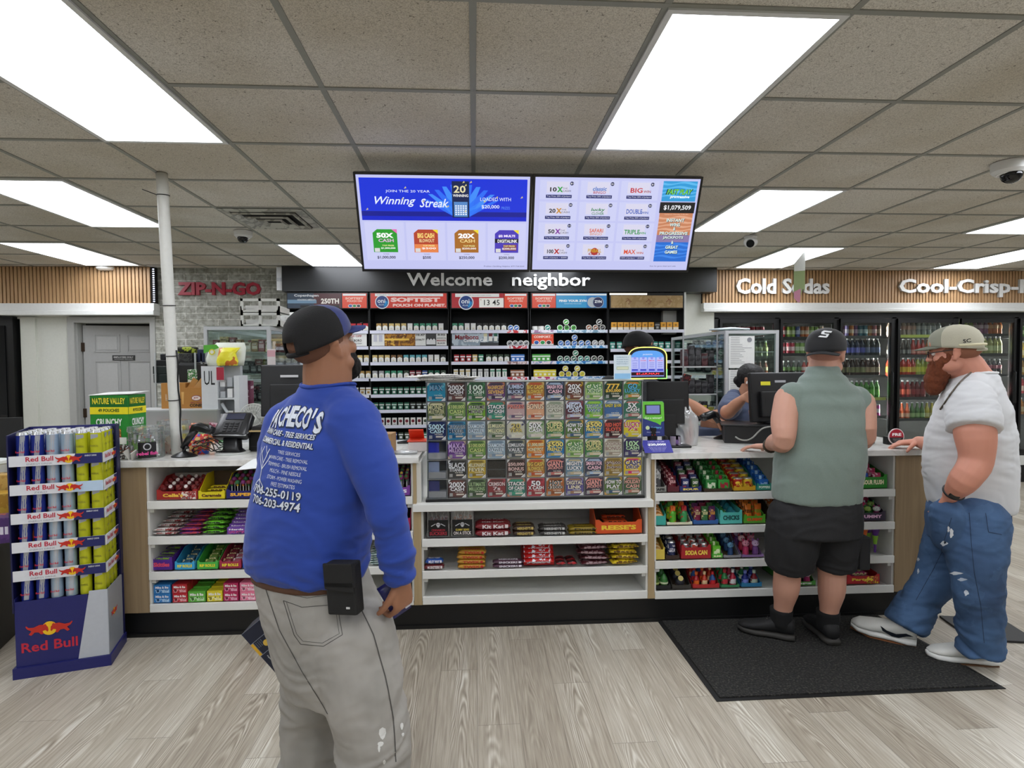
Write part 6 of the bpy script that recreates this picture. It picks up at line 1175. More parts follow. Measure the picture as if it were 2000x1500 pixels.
for k, (x0, x1, ti, c, c2) in enumerate(((.38, .61, 0, '#c83a40', '#e4e4e8'), (.38, .61, 1, '#b82a38', '#e4e4e8'), (.38, .61, 2, '#8a6a6a', '#d8c8c8'), (.38, .61, 3, '#b82a38', '#e4e4e8'), (.68, .92, 0, '#9a7a9a', '#e4dce4'), (.95, 1.53, 0, '#7aa0b8', '#d8e4ec'), (.95, 1.53, 1, '#4a90c8', '#d8e8f4'), (.68, .92, 2, '#7a8ab0', '#e0d0d4'), (.95, 1.53, 2, '#2a7ac0', '#b8d8e8'), (.68, .92, 3, '#b83a70', '#e8e0e8'), (.95, 1.53, 3, '#4a80b8', '#d8e0ec'))):
 solo('shelf_label', MB().b2(x0, x1, FY-.0145, FY-.0125, tops[ti]-.035, tops[ti]-.002, busy(c, c2, lighten(c, 1.3), 16)), '%s printed price strip on the %s shelf edge, %s' % (('red and white', 'dark red', 'dusty red', 'deep red', 'mauve', 'pale blue', 'sky blue', 'slate', 'strong blue', 'pink', 'steel blue')[k], rowname[ti], 'middle section' if x0 < .6 else 'fourth section'), 'label')
# ================================================================ DRINK COOLERS
CY = 6.93
doors = [(2.99, 3.70), (3.755, 4.46), (4.52, 5.21), (5.265, 6.02), (6.10, 6.83), (6.88, 7.60)]
dword = ['first', 'second', 'third', 'fourth', 'fifth', 'sixth']
cb = mat('#030304', .4)
s = MB(); s.b2(2.93, 7.9, CY-.0, CY+.06, 2.085, 2.16, cb); s.b2(2.93, 7.9, CY-.02, CY+.05, 0, .22, mat('#0a0a0b', .5)); s.b2(2.93, 7.9, CY-.03, CY-.015, .22, .34, white)
for k in range(7): xx = (2.93, 3.70, 4.46, 5.21, 6.02, 6.83, 7.60)[k]; s.b2(xx, xx+.06, CY, CY+.05, .2, 2.1, cb)
s.b2(2.93, 7.9, 7.75, 7.8, 0, 2.2, mat('#121314', .7)); s.b2(2.93, 7.9, 7.1, 7.8, 2.16, 2.2, mat('#1a1b1c', .6)); s.b2(2.93, 2.95, 7.0, 7.8, 0, 2.2, cb); s.b2(7.9, 7.92, 6.95, 7.8, 0, 2.2, cb)
struct('trim_9', s)
def bot_mesh(kind, c, c2, cap='#e8e8e8'):
 k = ('bt', kind, c, c2, cap)
 if k in _pk: return _pk[k]
 s = MB(); m1 = mat(c, .15, spec=.8); m2 = mat(c2, .3); mc = mat(cap, .3)
 if kind == 'can': s.lathe([(.024, 0), (.028, .006), (.028, .145), (.024, .155)], m1, n=14, mats=[mat('#b8b8b8', .3, .7), m1, mat('#b8b8b8', .3, .7)]); s.lathe([(.0284, .05), (.0284, .1)], m2, n=14)
 elif kind == 'big': s.lathe([(.03, 0), (.034, .01), (.034, .1), (.031, .12), (.034, .15), (.014, .2), (.013, .212)], m1, n=14); s.lathe([(.0345, .05), (.0345, .115)], m2, n=14); s.lathe([(.015, .212), (.015, .23), (.008, .232)], mc, n=10)
 elif kind == 'glass': s.lathe([(.028, 0), (.03, .01), (.03, .11), (.012, .175), (.012, .205)], m1, n=14); s.lathe([(.0305, .03), (.0305, .08)], m2, n=14); s.lathe([(.013, .205), (.013, .216), (.006, .218)], mc, n=10)
 else: s.lathe([(.028, 0), (.031, .01), (.031, .06), (.027, .08), (.031, .12), (.012, .175), (.012, .19)], m1, n=14); s.lathe([(.0315, .085), (.0315, .13)], m2, n=14); s.lathe([(.0135, .19), (.0135, .208), (.006, .21)], mc, n=10)
 me = s.mesh('bottle'); _pk[k] = me; return me
B = lambda kind, *cs: (kind, cs)
stock = {
 0: [(1.86, B('can', ('#a02838', '#d8d0c8', 'red'))), (1.62, B('bottle', ('#6a7a30', '#d8d8a0', 'olive'))), (1.37, B('bottle', ('#a04030', '#e8d8c0', 'rust'))), (1.09, B('bottle', ('#204a7a', '#d0d8e0', 'blue')))],
 1: [(1.86, B('can', ('#a82838', '#e0c8c0', 'red'), ('#8aa83a', '#d8e0b0', 'lime'), ('#3a4a8a', '#c0c8e0', 'blue'), ('#c87040', '#e8d0b8', 'orange'), ('#7aa040', '#d0e0b0', 'green'), ('#c8b090', '#e8e0d0', 'tan'))), (1.655, B('can', ('#c84858', '#f0d0d0', 'pink'), ('#98b868', '#e0e8c8', 'pale green'), ('#3a9a50', '#d0e8d0', 'green'))), (1.37, B('bottle', ('#283828', '#7a9a60', 'dark green'), ('#c83a30', '#f0d8d0', 'red'))), (1.09, B('bottle', ('#304a28', '#a0b880', 'green')))],
 2: [(1.87, B('can', ('#b84a58', '#e8c0c0', 'red'), ('#8a7ab8', '#d8d0e8', 'lilac'), ('#d8803a', '#f0d0a8', 'orange'), ('#7a4a78', '#c8b0c8', 'plum'), ('#4a8090', '#c0d8d8', 'teal'), ('#c88a50', '#e8d0a8', 'tan'), ('#b86a70', '#e0c0c0', 'rose'), ('#6a4a3a', '#c8a890', 'brown'))), (1.625, B('big', ('#2a3048', '#5a68b0', 'navy'), ('#23304a', '#6a70c0', 'navy'), ('#30383a', '#5a6a90', 'grey blue'))), (1.375, B('big', ('#2a1a14', '#6a6a48', 'dark cola'), ('#33201a', '#8a8a60', 'dark cola'), ('#3a2018', '#a89878', 'brown'))), (1.09, B('big', ('#3a8a20', '#58b030', 'green'))), (.86, B('can', ('#b01c80', '#e8e0e8', 'magenta')))],
 3: [(1.88, B('bottle', ('#b8a89c', '#d8b0a0', 'clear pink'), ('#98a09c', '#c8ccc8', 'clear'))), (1.63, B('glass', ('#3a3430', '#8a8a88', 'dark'), ('#b83830', '#e8a090', 'red'), ('#c87838', '#e8c8a0', 'amber'))), (1.375, B('big', ('#c83828', '#e8c040', 'red'), ('#a8b040', '#d8d848', 'yellow green'))), (1.09, B('big', ('#8a1420', '#e87058', 'red'), ('#7a1822', '#a03038', 'dark red'), ('#4a3a30', '#8a7a6a', 'brown'))), (.82, B('glass', ('#d86030', '#f0c0a0', 'orange'), ('#4a7a30', '#a8c880', 'green'), ('#c8b840', '#e8e0a0', 'yellow')))],
 4: [(1.89, B('bottle', ('#8aa050', '#d0c8a0', 'olive'), ('#8a5070', '#d0b0b8', 'plum'), ('#c86828', '#e0a068', 'orange'))), (1.64, B('big', ('#4a4a78', '#8088c0', 'indigo'), ('#a8a868', '#c8d098', 'pale olive'))), (1.375, B('bottle', ('#3a2a34', '#c07080', 'dark plum'))), (1.09, B('bottle', ('#804040', '#e0a0a0', 'brick')))],
 5: [(1.85, B('can', ('#5a8a40', '#c0d8a0', 'green'))), (1.58, B('big', ('#c8a848', '#e0d0a0', 'amber'))), (1.36, B('big', ('#c89030', '#e8c888', 'amber'))), (1.12, B('big', ('#b83a48', '#e8c8b8', 'red'))), (.85, B('big', ('#c8802a', '#e0c090', 'orange')))]}
for di, (a, b) in enumerate(doors):
 o = thing('cooler_door', 'black framed glass cooler door, %s from the left under the right slatted band' % dword[di], 'cooler door', ((a+b)/2, CY+.0, 0), group='glass cooler doors'); w_ = b-a
 s = MB(); s.b2(-w_/2, w_/2, -.03, 0, 2.03, 2.08, cb); s.b2(-w_/2, w_/2, -.03, 0, .36, .42, cb)
 for q in (-1, 1): s.b2(q*w_/2-q*.032, q*w_/2, -.031, 0, .36, 2.08, cb)
 obj('frame', s, o)
 s = MB(); s.b2(-w_/2+.03, w_/2-.03, -.02, -.014, .41, 2.04, glass('#e8ecec', .035)); obj('glass_pane', s, o)
 s = MB(); s.tube([(w_/2-.018, -.03, 1.0), (w_/2-.018, -.055, 1.02), (w_/2-.018, -.055, 1.4), (w_/2-.018, -.03, 1.42)], .007, mat('#2a2b2c', .3, .6)); obj('handle', s, o)
 s = MB(); ls = emis('#f4f2ea', 260); s.b2(-.018, .018, -.012, .0, .45, 2.02, mat('#c8c8c8')); s.b2(-.012, .012, -.014, -.012, .46, 2.0, ls)
 solo('cooler_lamp', s, 'vertical LED strip inside the %s glass cooler' % dword[di], 'light', (b+.03-.0, CY+.075, 0), (0, 0, math.pi), group='cooler lamps')
 for zi, (z, (kind, cs)) in enumerate(stock[di]):
  s = MB(); s.b2(a+.01, b-.01, CY+.09, CY+.6, z-.02, z-.012, mat('#2a2b2c', .5)); s.b2(a+.01, b-.01, CY+.08, CY+.09, z-.03, z+.006, mat('#d8e070' if (di, zi) in ((3, 0), (2, 3)) else ('#3a3b3c' if di != 2 else '#6a6c6a'), .4))
  solo('cooler_shelf', s, 'wire shelf inside the %s glass cooler, %s down' % (dword[di], ORD[zi]), 'shelf', group='cooler shelves')
  pitch = .066 if kind != 'can' else .061; n = int((w_-.04)/pitch)
  for rowi in range(2 if (kind == 'can' or zi < 3) and di in (2, 3) else 1):
   for i in range(n):
    c, c2, nm = cs[min(len(cs)-1, i*len(cs)//n)]
    cap = '#f0f0f0' if di in (2, 3) else '#d0d0d0'
    solo('soda_can' if kind == 'can' else 'drink_bottle', bot_mesh(kind, c, c2, cap), '%s %s, %s cooler, %s shelf down, %s from left%s' % (nm, 'can' if kind == 'can' else 'bottle', dword[di], ORD[zi], ORD[i], ', back row' if rowi else ''), 'drink', (a+.03+(i+.5)*pitch+random.uniform(-.003, .003), CY+.135+rowi*.075+random.uniform(-.006, .006), z-.011), group='drinks in the coolers')
s = MB(); s.b2(-.11, .11, 0, .004, 0, .2, mat('#e0c828', .4)); s.prism([(-.10, .12), (.10, .14), (.10, .19), (-.10, .17)], mat('#c03040'), (0, -.001, 0), th=.001); s.text('120% MORE', mat('#f4f4e8'), (0, -.003, .155), h=.03, w=.17); s.text('SIZE', mat('#2a3a90'), (.0, -.002, .07), h=.06, w=.16, bold=.05)
solo('cooler_sticker', s, 'yellow promo sticker with a red banner on the fourth cooler door by the white shirt', 'sign', (5.93, CY-.036, .70))
# red promo box glimpsed in cooler 2
s = MB(); s.b2(-.11, .11, 0, .12, 0, .13, mat('#1a1416', .4)); s.prism([(-.11, .08), (.11, .06), (.11, .13), (-.11, .13)], mat('#c03028', .4), (0, -.001, 0), th=.001); s.text('SNACK', mat('#f0e8e0'), (0, -.002, .095), h=.03, w=.16)
# ================================================================ GLASS SHOWCASES
def showcase(label, x0, x1, y0, y1, h, yb):
 o = thing('showcase', label, 'display case', ((x0+x1)/2, y0, 0)); w_ = x1-x0; d_ = y1-y0; al = mat('#c4c6c8', .35, .3); t = .026
 s = MB()
 for x in (-w_/2, w_/2-t):
  for y in (0, d_-t): s.b2(x, x+t, y, y+t, 0, h, al)
 for z in (.35, h-t): s.b2(-w_/2+t, w_/2-t, .001, t, z-.001, z+t-.001, al); s.b2(-w_/2+t, w_/2-t, d_-t, d_-.001, z-.001, z+t-.001, al); s.b2(-w_/2+.001, -w_/2+t, t, d_-t, z-.001, z+t-.001, al); s.b2(w_/2-t, w_/2-.001, t, d_-t, z-.001, z+t-.001, al)
 obj('frame', s, o); obj('base_cabinet', MB().b2(-w_/2+.005, w_/2-.005, .005, d_-.005, 0, .35, whiteg), o)
 s = MB()
 for z in yb: s.b2(-w_/2+.02, w_/2-.02, .02, d_-.02, z-.008, z, glass('#e8f4f0', .12, cover=.25))
 obj('shelves', s, o)
 s = MB(); g_ = glass('#f4faf8', .05)
 s.b2(-w_/2+t, w_/2-t, .008, .012, .38, h-t, g_); s.b2(-w_/2+.008, -w_/2+.012, t, d_-t, .38, h-t, g_); s.b2(w_/2-.012, w_/2-.008, t, d_-t, .38, h-t, g_); s.b2(-w_/2, w_/2, 0, d_, h+.001, h+.004, g_); obj('glass_panes', s, o)
 return o
zl = [1.05, 1.27, 1.49, 1.66]
showcase('aluminium and glass showcase behind the left register, lit shelves of small goods', -2.072, -1.574, 4.6, 5.9, 1.855, zl)
showcase('aluminium and glass showcase behind the right register with papers on its end', 2.04, 2.49, 4.6, 5.9, 1.812, [1.05, 1.27, 1.46, 1.64])
rr = random.Random(21)
pal = ['#2a2a2c', '#7a3038', '#b8a070', '#3a3a40', '#5a4048', '#c8b8a0', '#30404a', '#8a6a40', '#1a1a1c', '#a04848']
pn = ['charcoal', 'brick red', 'tan', 'dark grey', 'mauve brown', 'cream', 'slate', 'brown', 'black', 'rose']
def goods(x0, x1, y, z, side, names, n, hmin=.06, hmax=.13, pidx=None, d=.05):
 x = x0; i = 0
 while x < x1-.03 and i < n:
  w_ = rr.uniform(.04, .07); k = rr.choice(pidx or range(len(pal))); h = rr.uniform(hmin, hmax)
  s = MB(); s.b2(-w_/2, w_/2, 0, d, 0, h, busy(pal[k], lighten(pal[k], 1.25), lighten(pal[k], .7), 30, .4), bevel=.003); s.b2(-w_*.38, w_*.38, -.0008, 0, h*.3, h*.62, mat(lighten(pal[k], 1.6), .4)); s.text(rr.choice(['VAPE', 'ICE', 'MINT', 'MAX', 'LUX', 'POD']), mat('#181818' if k in (2, 5) else '#e8e8e8', .4), (0, -.001, h*.78), h=h*.14, w=w_*.6, th=.0003)
  solo('small_carton', s, '%s carton %s, %s from left' % (pn[k], names, ORD[min(i, 19)]), 'box', (x+w_/2, y, z+.001), (0, 0, rr.uniform(-.08, .08)), group='small goods in the showcases'); x += w_+.006; i += 1
for zi, z in enumerate(zl):
 for yi, y in enumerate((4.68, 4.95, 5.25, 5.55)):
  goods(-2.04, -1.61, y, z, 0, 'on %s shelf of left showcase, %s row back' % (ORD[zi], ORD[yi]), 8, pidx=[2, 5, 1, 7] if zi == 3 else [0, 3, 4, 8, 1], hmax=.12)
for zi, z in enumerate([1.05, 1.27, 1.46, 1.64]):
 for yi, y in enumerate((4.7, 5.1, 5.5)):
  goods(2.07, 2.46, y, z, 0, 'on %s shelf of right showcase, %s row back' % (ORD[zi], ORD[yi]), 4 if yi == 0 else 7, pidx=[0, 3, 8, 1, 6], hmax=.13)
s = MB(); s.b2(-.115, .115, -.002, 0, -.15, .15, mat('#e4e5e3', .6))
def doc(label, x, z, w_, h_):
 s = MB(); s.b2(-w_/2, w_/2, 0, .002, 0, h_, mat('#e6e7e4', .6)); s.disc((w_*.3, -.001, h_*.88), .02, mat('#8a8c92'), n=16); tk_ = mat('#8a8a8c', .6); r_ = random.Random(int(x*100+z*10))
 for k in range(16):
  ww = w_*r_.uniform(.3, .85); zz = h_*(.95-k*.055)
  if k < 4: ww = w_*.35
  s.b2(-w_*.43, -w_*.43+ww, -.0008, 0, zz, zz+.0035, tk_)
 solo('paper_notice', s, label, 'paper', (x, 4.597, z))
doc('upper white licence paper taped on the end glass of the right showcase', 2.175, 1.505, .215, .26); doc('lower white paper on the end glass of the right showcase behind the woman', 2.175, 1.23, .215, .26)
# things on top of the showcases
for k in range(3):
 s = MB(); s.loft([((-.16, 0, .01), .04, .008, (0, 1, 0), (0, 0, 1)), ((0, 0, .016), .09, .016, (0, 1, 0), (0, 0, 1)), ((.16, 0, .012), .05, .01, (0, 1, 0), (0, 0, 1))], [mat('#c8d0d4', .4), mat('#c88a40', .5), mat('#c8c0a8', .5)][k], n=16); solo('flat_packet', s, ['pale blue', 'orange', 'cream'][k]+' flat packet lying on top of the right showcase', 'packet', (2.16+.09*k, 4.8+.2*k, 1.818), (0, 0, .3*k))
for k in range(2):
 s = MB(); m_ = mat('#cfcfc8', .4); w_ = .30; h_ = .11
 s.b2(-w_/2, w_/2, 0, .02, 0, .02, m_); s.b2(-w_/2, w_/2, 0, .02, h_-.02, h_, m_)
 for x in (-w_/2, -.01, w_/2-.02): s.b2(x, x+.02, 0, .02, 0, h_, m_)
 for x in (-w_/2, w_/2-.01): s.b2(x, x+.01, 0, .26, 0, .05, m_)
 s.b2(-w_/2, w_/2, 0, .26, 0, .004, m_); s.b2(-w_/2+.02, w_/2-.02, .05, .25, .004, .06, mat('#e0e0dc', .5))
 solo('letter_tray', s, 'pale plastic letter tray on the left showcase, %s of two' % ('lower', 'upper')[k], 'tray', (-1.69, 4.72, 1.86+.112*k), group='letter trays')
s = MB(); s.loft([((0, 0, 0), .12, .10), ((0, 0, .05), .13, .10), ((0, 0, .10), .10, .07), ((.02, 0, .15), .03, .02)], busy('#e4e4e2', '#c8c8c6', '#b0b0b0', 10, .4), n=18, p=2.5)
solo('plastic_bag', s, 'rumpled white bag on the left showcase behind the blue cap', 'bag', (-1.60, 5.15, 1.86))
# back-counter objects at left between pole and register (things on a low back unit)
bu = thing('back_counter', 'low white back counter behind the left worktop carrying displays', 'counter', (-2.9, 4.17, 0))
s = MB(); s.b2(.4, .80, .0, .60, .0, .92, whiteg); s.b2(.80, 1.5, .0, .40, 0, .92, whiteg); obj('cabinet', s, bu); obj('top', MB().b2(.38, .80, -.01, .61, .92, .95, whiteg).b2(.80, 1.51, -.01, .415, .92, .95, whiteg), bu)
def on_back(px, py, Y): return P(px, py, Y)
rk = thing('wire_rack', 'clear tiered shelf rack behind the cones box at the left', 'rack', (-2.38, 4.48, .951))
s = MB()
for z in (0.0, .14, .30, .47): s.b2(0, .30, 0, .11, z, z+.006, glass('#e0ecec', .15, cover=.3))
obj('shelves', s, rk); s = MB()
for x in (0, .29):
 for y in (0, .10): obj('post', MB().b2(x, x+.01, y, y+.01, 0, .70, mat('#b0b4b4', .3)), rk)
rr = random.Random(2)
def junk(name, label, px, py, Y, zb, w_, h_, d_, m_, bev=.006, cat='box', rz=0):
 p = P(px, py, Y); solo(name, MB().b2(-w_/2, w_/2, 0, d_, 0, h_, m_, bevel=bev), label, cat, (p.x, Y, zb), (0, 0, rz))
junk('storage_case', 'dark green black case left of the white pole, lowest of the pile', 320, 750, 4.5, 1.427, .15, .065, .2, mat('#14201e', .4)); junk('storage_case', 'dark green black case left of the white pole, second in the pile', 320, 735, 4.5, 1.493, .16, .06, .2, mat('#17211f', .4)); junk('storage_case', 'narrow black case on the two dark green cases', 318, 715, 4.52, 1.554, .11, .045, .15, mat('#101214', .4)); junk('storage_case', 'small black box topmost of the dark pile left of the pole', 322, 702, 4.55, 1.60, .07, .045, .1, mat('#101214', .4))
junk('carry_case', 'ribbed black case right of the white pole', 364, 740, 4.5, 1.427, .13, .15, .2, mat('#121414', .5), .02); junk('carry_case', 'dark printed box on the ribbed black case', 362, 705, 4.52, 1.578, .1, .07, .12, busy('#1c1c1e', '#3a3c3a', '#101010', 40))
junk('goggles_box', 'black and lime packet on top of the rack right of the pole', 364, 700, 4.62, 1.65, .14, .05, .06, busy('#1a1c14', '#9aa830', '#101010', 18), .015); junk('hanging_packet', 'navy packet hanging beside the left showcase', 392, 720, 4.58, 1.58, .05, .10, .03, mat('#1c2440', .4)); junk('hanging_packet', 'white and green printed card left of the vape display', 378, 740, 4.45, 1.427, .09, .10, .03, busy('#d8dcd4', '#3a7a3a', '#a8aca8', 40)); junk('hanging_packet', 'black and red dangling packet beside the white vape display', 393, 738, 4.4, 1.427, .06, .14, .04, mat('#17130f', .4))
# cones box
c_ = P(372, 812, 4.32); o = thing('cones_box', 'torn orange-brown cardboard box printed CONES standing behind the white pole', 'box', (c_.x-.02, 4.34, 1.245)); ob = mat('#b07a38', .75)
s = MB(); s.b2(-.19, .13, 0, .14, 0, .15, ob); s.b2(-.19, -.02, -.0, .14, .15, .185, ob); s.text('CONES', mat('#2a1a10'), (.055, -.001, .022), h=.022, w=.095, bold=.04); s.text('SMALL WAFER', mat('#8a2a40'), (.055, -.001, .042), h=.009, w=.085)
s.disc((.055, -.001, .075), .034, mat('#7a2a58'), n=20, ry=.02); s.disc((.055, -.0025, .075), .03, mat('#e8d8c8'), n=20, ry=.016); s.text('JOY', mat('#a02850'), (.055, -.004, .075), h=.016, w=.035, bold=.04); s.prism([(-.05, .12), (-.03, .12), (-.037, .03), (-.043, .03)], mat('#d8a860'), (0, -.001, 0), th=.001); s.text('V A', mat('#e8dcc0'), (-.155, -.001, .08), h=.05, w=.012); obj('box', s, o)
for k in range(4): s = MB(); s.M = Matrix.Translation((.0+.045*k, .02, .14)) @ Matrix.Rotation(.55+.12*k, 4, 'Y'); s.b2(-.02, .02, 0, .004, 0, .085, mat(lighten('#b07a38', 1.05+.08*(k % 2)), .75)); obj('flap', s, o)
stz = MB().b2(-.26, .34, -.14, .12, 0, .285, glass('#dcdcdc', .1, cover=.3)); stz.b2(-.25, .33, -.13, .11, .0, .26, busy('#b8a8a4', '#c8c0bc', '#a87a78', 9)); stz.b2(-.26, .34, -.14, .12, .285, .293, glass('#dcdcdc', .2, cover=.5))
solo('clear_bin', stz, 'clear acrylic bin block of packets under the cones box', 'bin', (c_.x-.11, 4.36, .952))
rr = random.Random(5)
for k in range(9):
 c = ['#c8502c', '#d86a38', '#b82a3c', '#7a2a40', '#3a8a4a', '#c8b030', '#a83a58', '#58a060', '#c87848'][k]; w_ = .07
 p = P(355+16*(k % 5), 790, 4.1); solo('snack_packet', pack_mesh('upouch', .085, .03, .12+.02*(k % 2), c, lighten(c, 1.5), 'CHIPS'), 'bright %s packet in the jumble right of the pole foot' % ('orange', 'coral', 'crimson', 'maroon', 'green', 'yellow', 'plum', 'mint', 'rust')[k], 'packet', (p.x+.03, 4.13-.06*(k//5), 1.0185 if k > 4 else 1.0185), (rr.uniform(-.1, .1), rr.uniform(-.1, .1), rr.uniform(-.4, .4)))
# vape display
c_ = P(428, 770, 4.25); o = thing('vape_display', 'tall white angular display stand with black letters, left of the fan', 'display stand', (c_.x, 4.26, .951)); wm = mat('#d4d6d8', .35)
s = MB(); s.b2(-.125, -.015, 0, .16, 0, .60, wm); s.b2(.10, .135, 0, .16, 0, .53, wm); s.b2(-.015, .10, .12, .16, 0, .60, mat('#a8acae', .4)); s.b2(-.015, .10, 0, .16, .20, .21, wm); s.b2(-.015, .10, 0, .16, .36, .37, wm); obj('stand', s, o)
s = MB(); s.text('UL', black, (-.068, -.001, .515), h=.10, w=.075, bold=0); tag(obj('lettering', s, o), 'black letters')
s = MB(); s.b2(-.015, .035, -.01, -.006, .50, .59, mat('#a8283c', .5)); tag(obj('tag', s, o), 'red cloth tag')
for k in range(8): s = MB(); s.b2(0, .035, .02, .05, 0, .045+.02*(k % 2), mat(['#d8d8d8', '#b8bcc0', '#e8e8e8'][k % 3], .4)); obj('carton', s, o, (-.005+.05*(k % 2), 0, (.03, .212, .372, .372)[k//2]+(.08 if k > 5 else 0)))
s = MB(); s.M = Matrix.Translation((.0, .0, .0)); s.tube([(.0, .03, .33), (.05, .02, .25), (.09, .03, .22)], .012, mat('#c0c4c8', .3)); obj('tube', s, o)
# chip bags / cloth on top of it
s = MB(); s.loft([((0, 0, 0), .07, .03), ((0, 0, .03), .075, .04), ((.0, 0, .09), .06, .03), ((.02, 0, .13), .075, .01)], busy('#e8dc28', '#f0e840', '#c87028', 16), n=18, p=2.5); solo('chip_bag', s, 'crumpled bright yellow chip bag on top of the white vape display', 'bag', (c_.x+.03, 4.33, 1.553))
s = MB(); s.loft([((0, 0, 0), .13, .02), ((0, 0, .05), .14, .05), ((.02, 0, .13), .13, .04), ((.04, 0, .17), .10, .02)], mat('#e4e8dc', .5), n=18, p=2.5); s.disc((-.07, -.06, .10), .022, mat('#d8d040'), n=16); s.disc((-.07, -.0615, .10), .013, mat('#e4e8dc'), n=16); s.prism([(-.13, .09), (-.02, .13), (-.04, .155), (-.13, .15)], mat('#58b038'), (0, -.058, 0), th=.002)
solo('cloth_bag', s, 'white and green folded bag behind the yellow chip bag', 'bag', (c_.x-.02, 4.42, 1.553))
# fan
c_ = P(487, 818, 4.15); o = thing('desk_fan', 'small round white desk fan behind the card terminal', 'fan', (c_.x, 4.26, .951)); wf = mat('#d4d4ce', .4); zc = c_.z-.951
s = MB(); s.lathe([(.07, 0), (.06, .02), (.02, .03), (.015, zc-.08)], wf, n=20); obj('stand', s, o)
s = MB()
for r_ in (.10, .08, .055, .03): s.tube([(r_*math.cos(a), -.03+.0*r_, zc+r_*math.sin(a)) for a in [k*math.pi/14 for k in range(29)]], .004 if r_ == .10 else .002, wf, n=5)
for k in range(28): a = k*math.pi/14; s.tube([(.02*math.cos(a), -.045, zc+.02*math.sin(a)), (.06*math.cos(a), -.042, zc+.06*math.sin(a)), (.10*math.cos(a), -.028, zc+.10*math.sin(a))], .0014, wf, n=4)
obj('grille', s, o); s = MB(); s.disc((0, -.045, zc), .025, wf, n=20); s.disc((0, .02, zc), .098, mat('#c0c2bc', .5), n=28); obj('hub', s, o)
for k in range(4): s = MB(); a = k*math.pi/2+.4; x = Vector((math.cos(a), 0, math.sin(a))); y = Vector((-math.sin(a), .4, math.cos(a))); s.prism([(.01, -.015), (.08, -.035), (.085, .02), (.01, .015)], mat('#b8bab4', .3), (0, -.01, zc), x, y, .002); obj('blade', s, o)
# pinned packets at register left
junk('poster_card', 'maroon and white printed card behind the fan', 475, 760, 4.45, 1.25, .15, .19, .005, busy('#6a3448', '#7a4458', '#c8b0b8', 9), 0, 'sign'); junk('storage_bin', 'teal, green and yellow bins behind the fan', 475, 800, 4.4, 1.10, .16, .1, .1, busy('#6a7a3a', '#2a4a6a', '#a8a040', 8));
junk('snack_box', 'navy and red box of snacks beside the left register monitor', 552, 700, 4.55, 1.42, .2, .12, .1, busy('#202c6a', '#a02838', '#d8a8a0', 16)); solo('price_tag_strip', MB().b2(-.03, .03, 0, .003, 0, .28, mat('#dcd6d4', .5)).b2(-.03, .03, -.001, 0, .22, .27, mat('#d8a8b0', .5)), 'long white paper strip taped to the left showcase corner', 'paper', (-1.565, 4.592, 1.40))
# right background: hanging goods racks in front of the showcase
rk = thing('peg_rack', 'black wire rack of hanging black packages left of the right showcase', 'rack', (1.93, 4.72, 0))
s = MB(); bl = mat('#9a9c9e', .4)
for z in (1.06, 1.29, 1.52): s.b2(-.20, .10, 0, .3, z-.01, z, mat('#c8caca', .4))
for x in (-.20, .09): s.b2(x, x+.01, 0, .01, 0, 1.8, bl)
obj('shelves', s, rk)
rr = random.Random(8)
for zi, z in enumerate((1.06, 1.29, 1.52)):
 for k in range(5):
  c = rr.choice(['#0f0f10', '#17171a', '#3a1418', '#202022', '#8a8a30' if zi == 0 else '#141416']); h_ = rr.uniform(.10, .18); s = MB(); s.b2(-.026, .026, 0, .05, 0, h_, busy(c, lighten(c, 1.12), '#5a5a5c' if zi != 0 else '#c8c8c8', 28), bevel=.003); s.b2(-.018, .018, -.001, 0, h_*.6, h_*.8, mat('#c8b828' if zi == 0 and k > 1 else '#4a4a4c'))
  solo('hanging_package', s, 'dark package on the wire rack, %s shelf up, %s from left' % (ORD[zi], ORD[k]), 'package', (1.758+k*.056, 4.74, z+.001), group='packages on the wire rack')
for k in range(7):
 s = MB(); s.b2(-.03, .03, 0, .03, 0, .09, busy('#5a1a1c', '#1a1012', '#a83a28', 24)); solo('snack_packet', s, 'dark red packet on the slanting stack left of the wire rack, %s up' % ORD[k], 'packet', (1.60+.018*k, 4.6, 1.02+.058*k), (0, .25, 0), group='slanting red packets')
solo('low_shelf', MB().b2(-.02, .30, 0, .35, 0, 1.017, whiteg, bevel=.004), 'low white unit behind the right register with clutter on it', 'shelf', (1.42, 4.5, 0))
for k in range(8):
 c = ['#b8463c', '#4a7a58', '#d8d4c8', '#7a3a48', '#a8b0a0', '#2a6a60', '#c8a890', '#6a2a38'][k]; s = MB(); s.b2(-.03, .03, 0, .05, 0, .06, busy(c, lighten(c, 1.3), '#e0dcd4', 24)); solo('small_carton', s, '%s small carton on the low white unit behind the carrier bag' % ('brick', 'sage', 'ivory', 'wine', 'grey green', 'teal', 'beige', 'plum')[k], 'box', (1.44+.066*(k % 4), 4.52+.08*(k//4), 1.018))
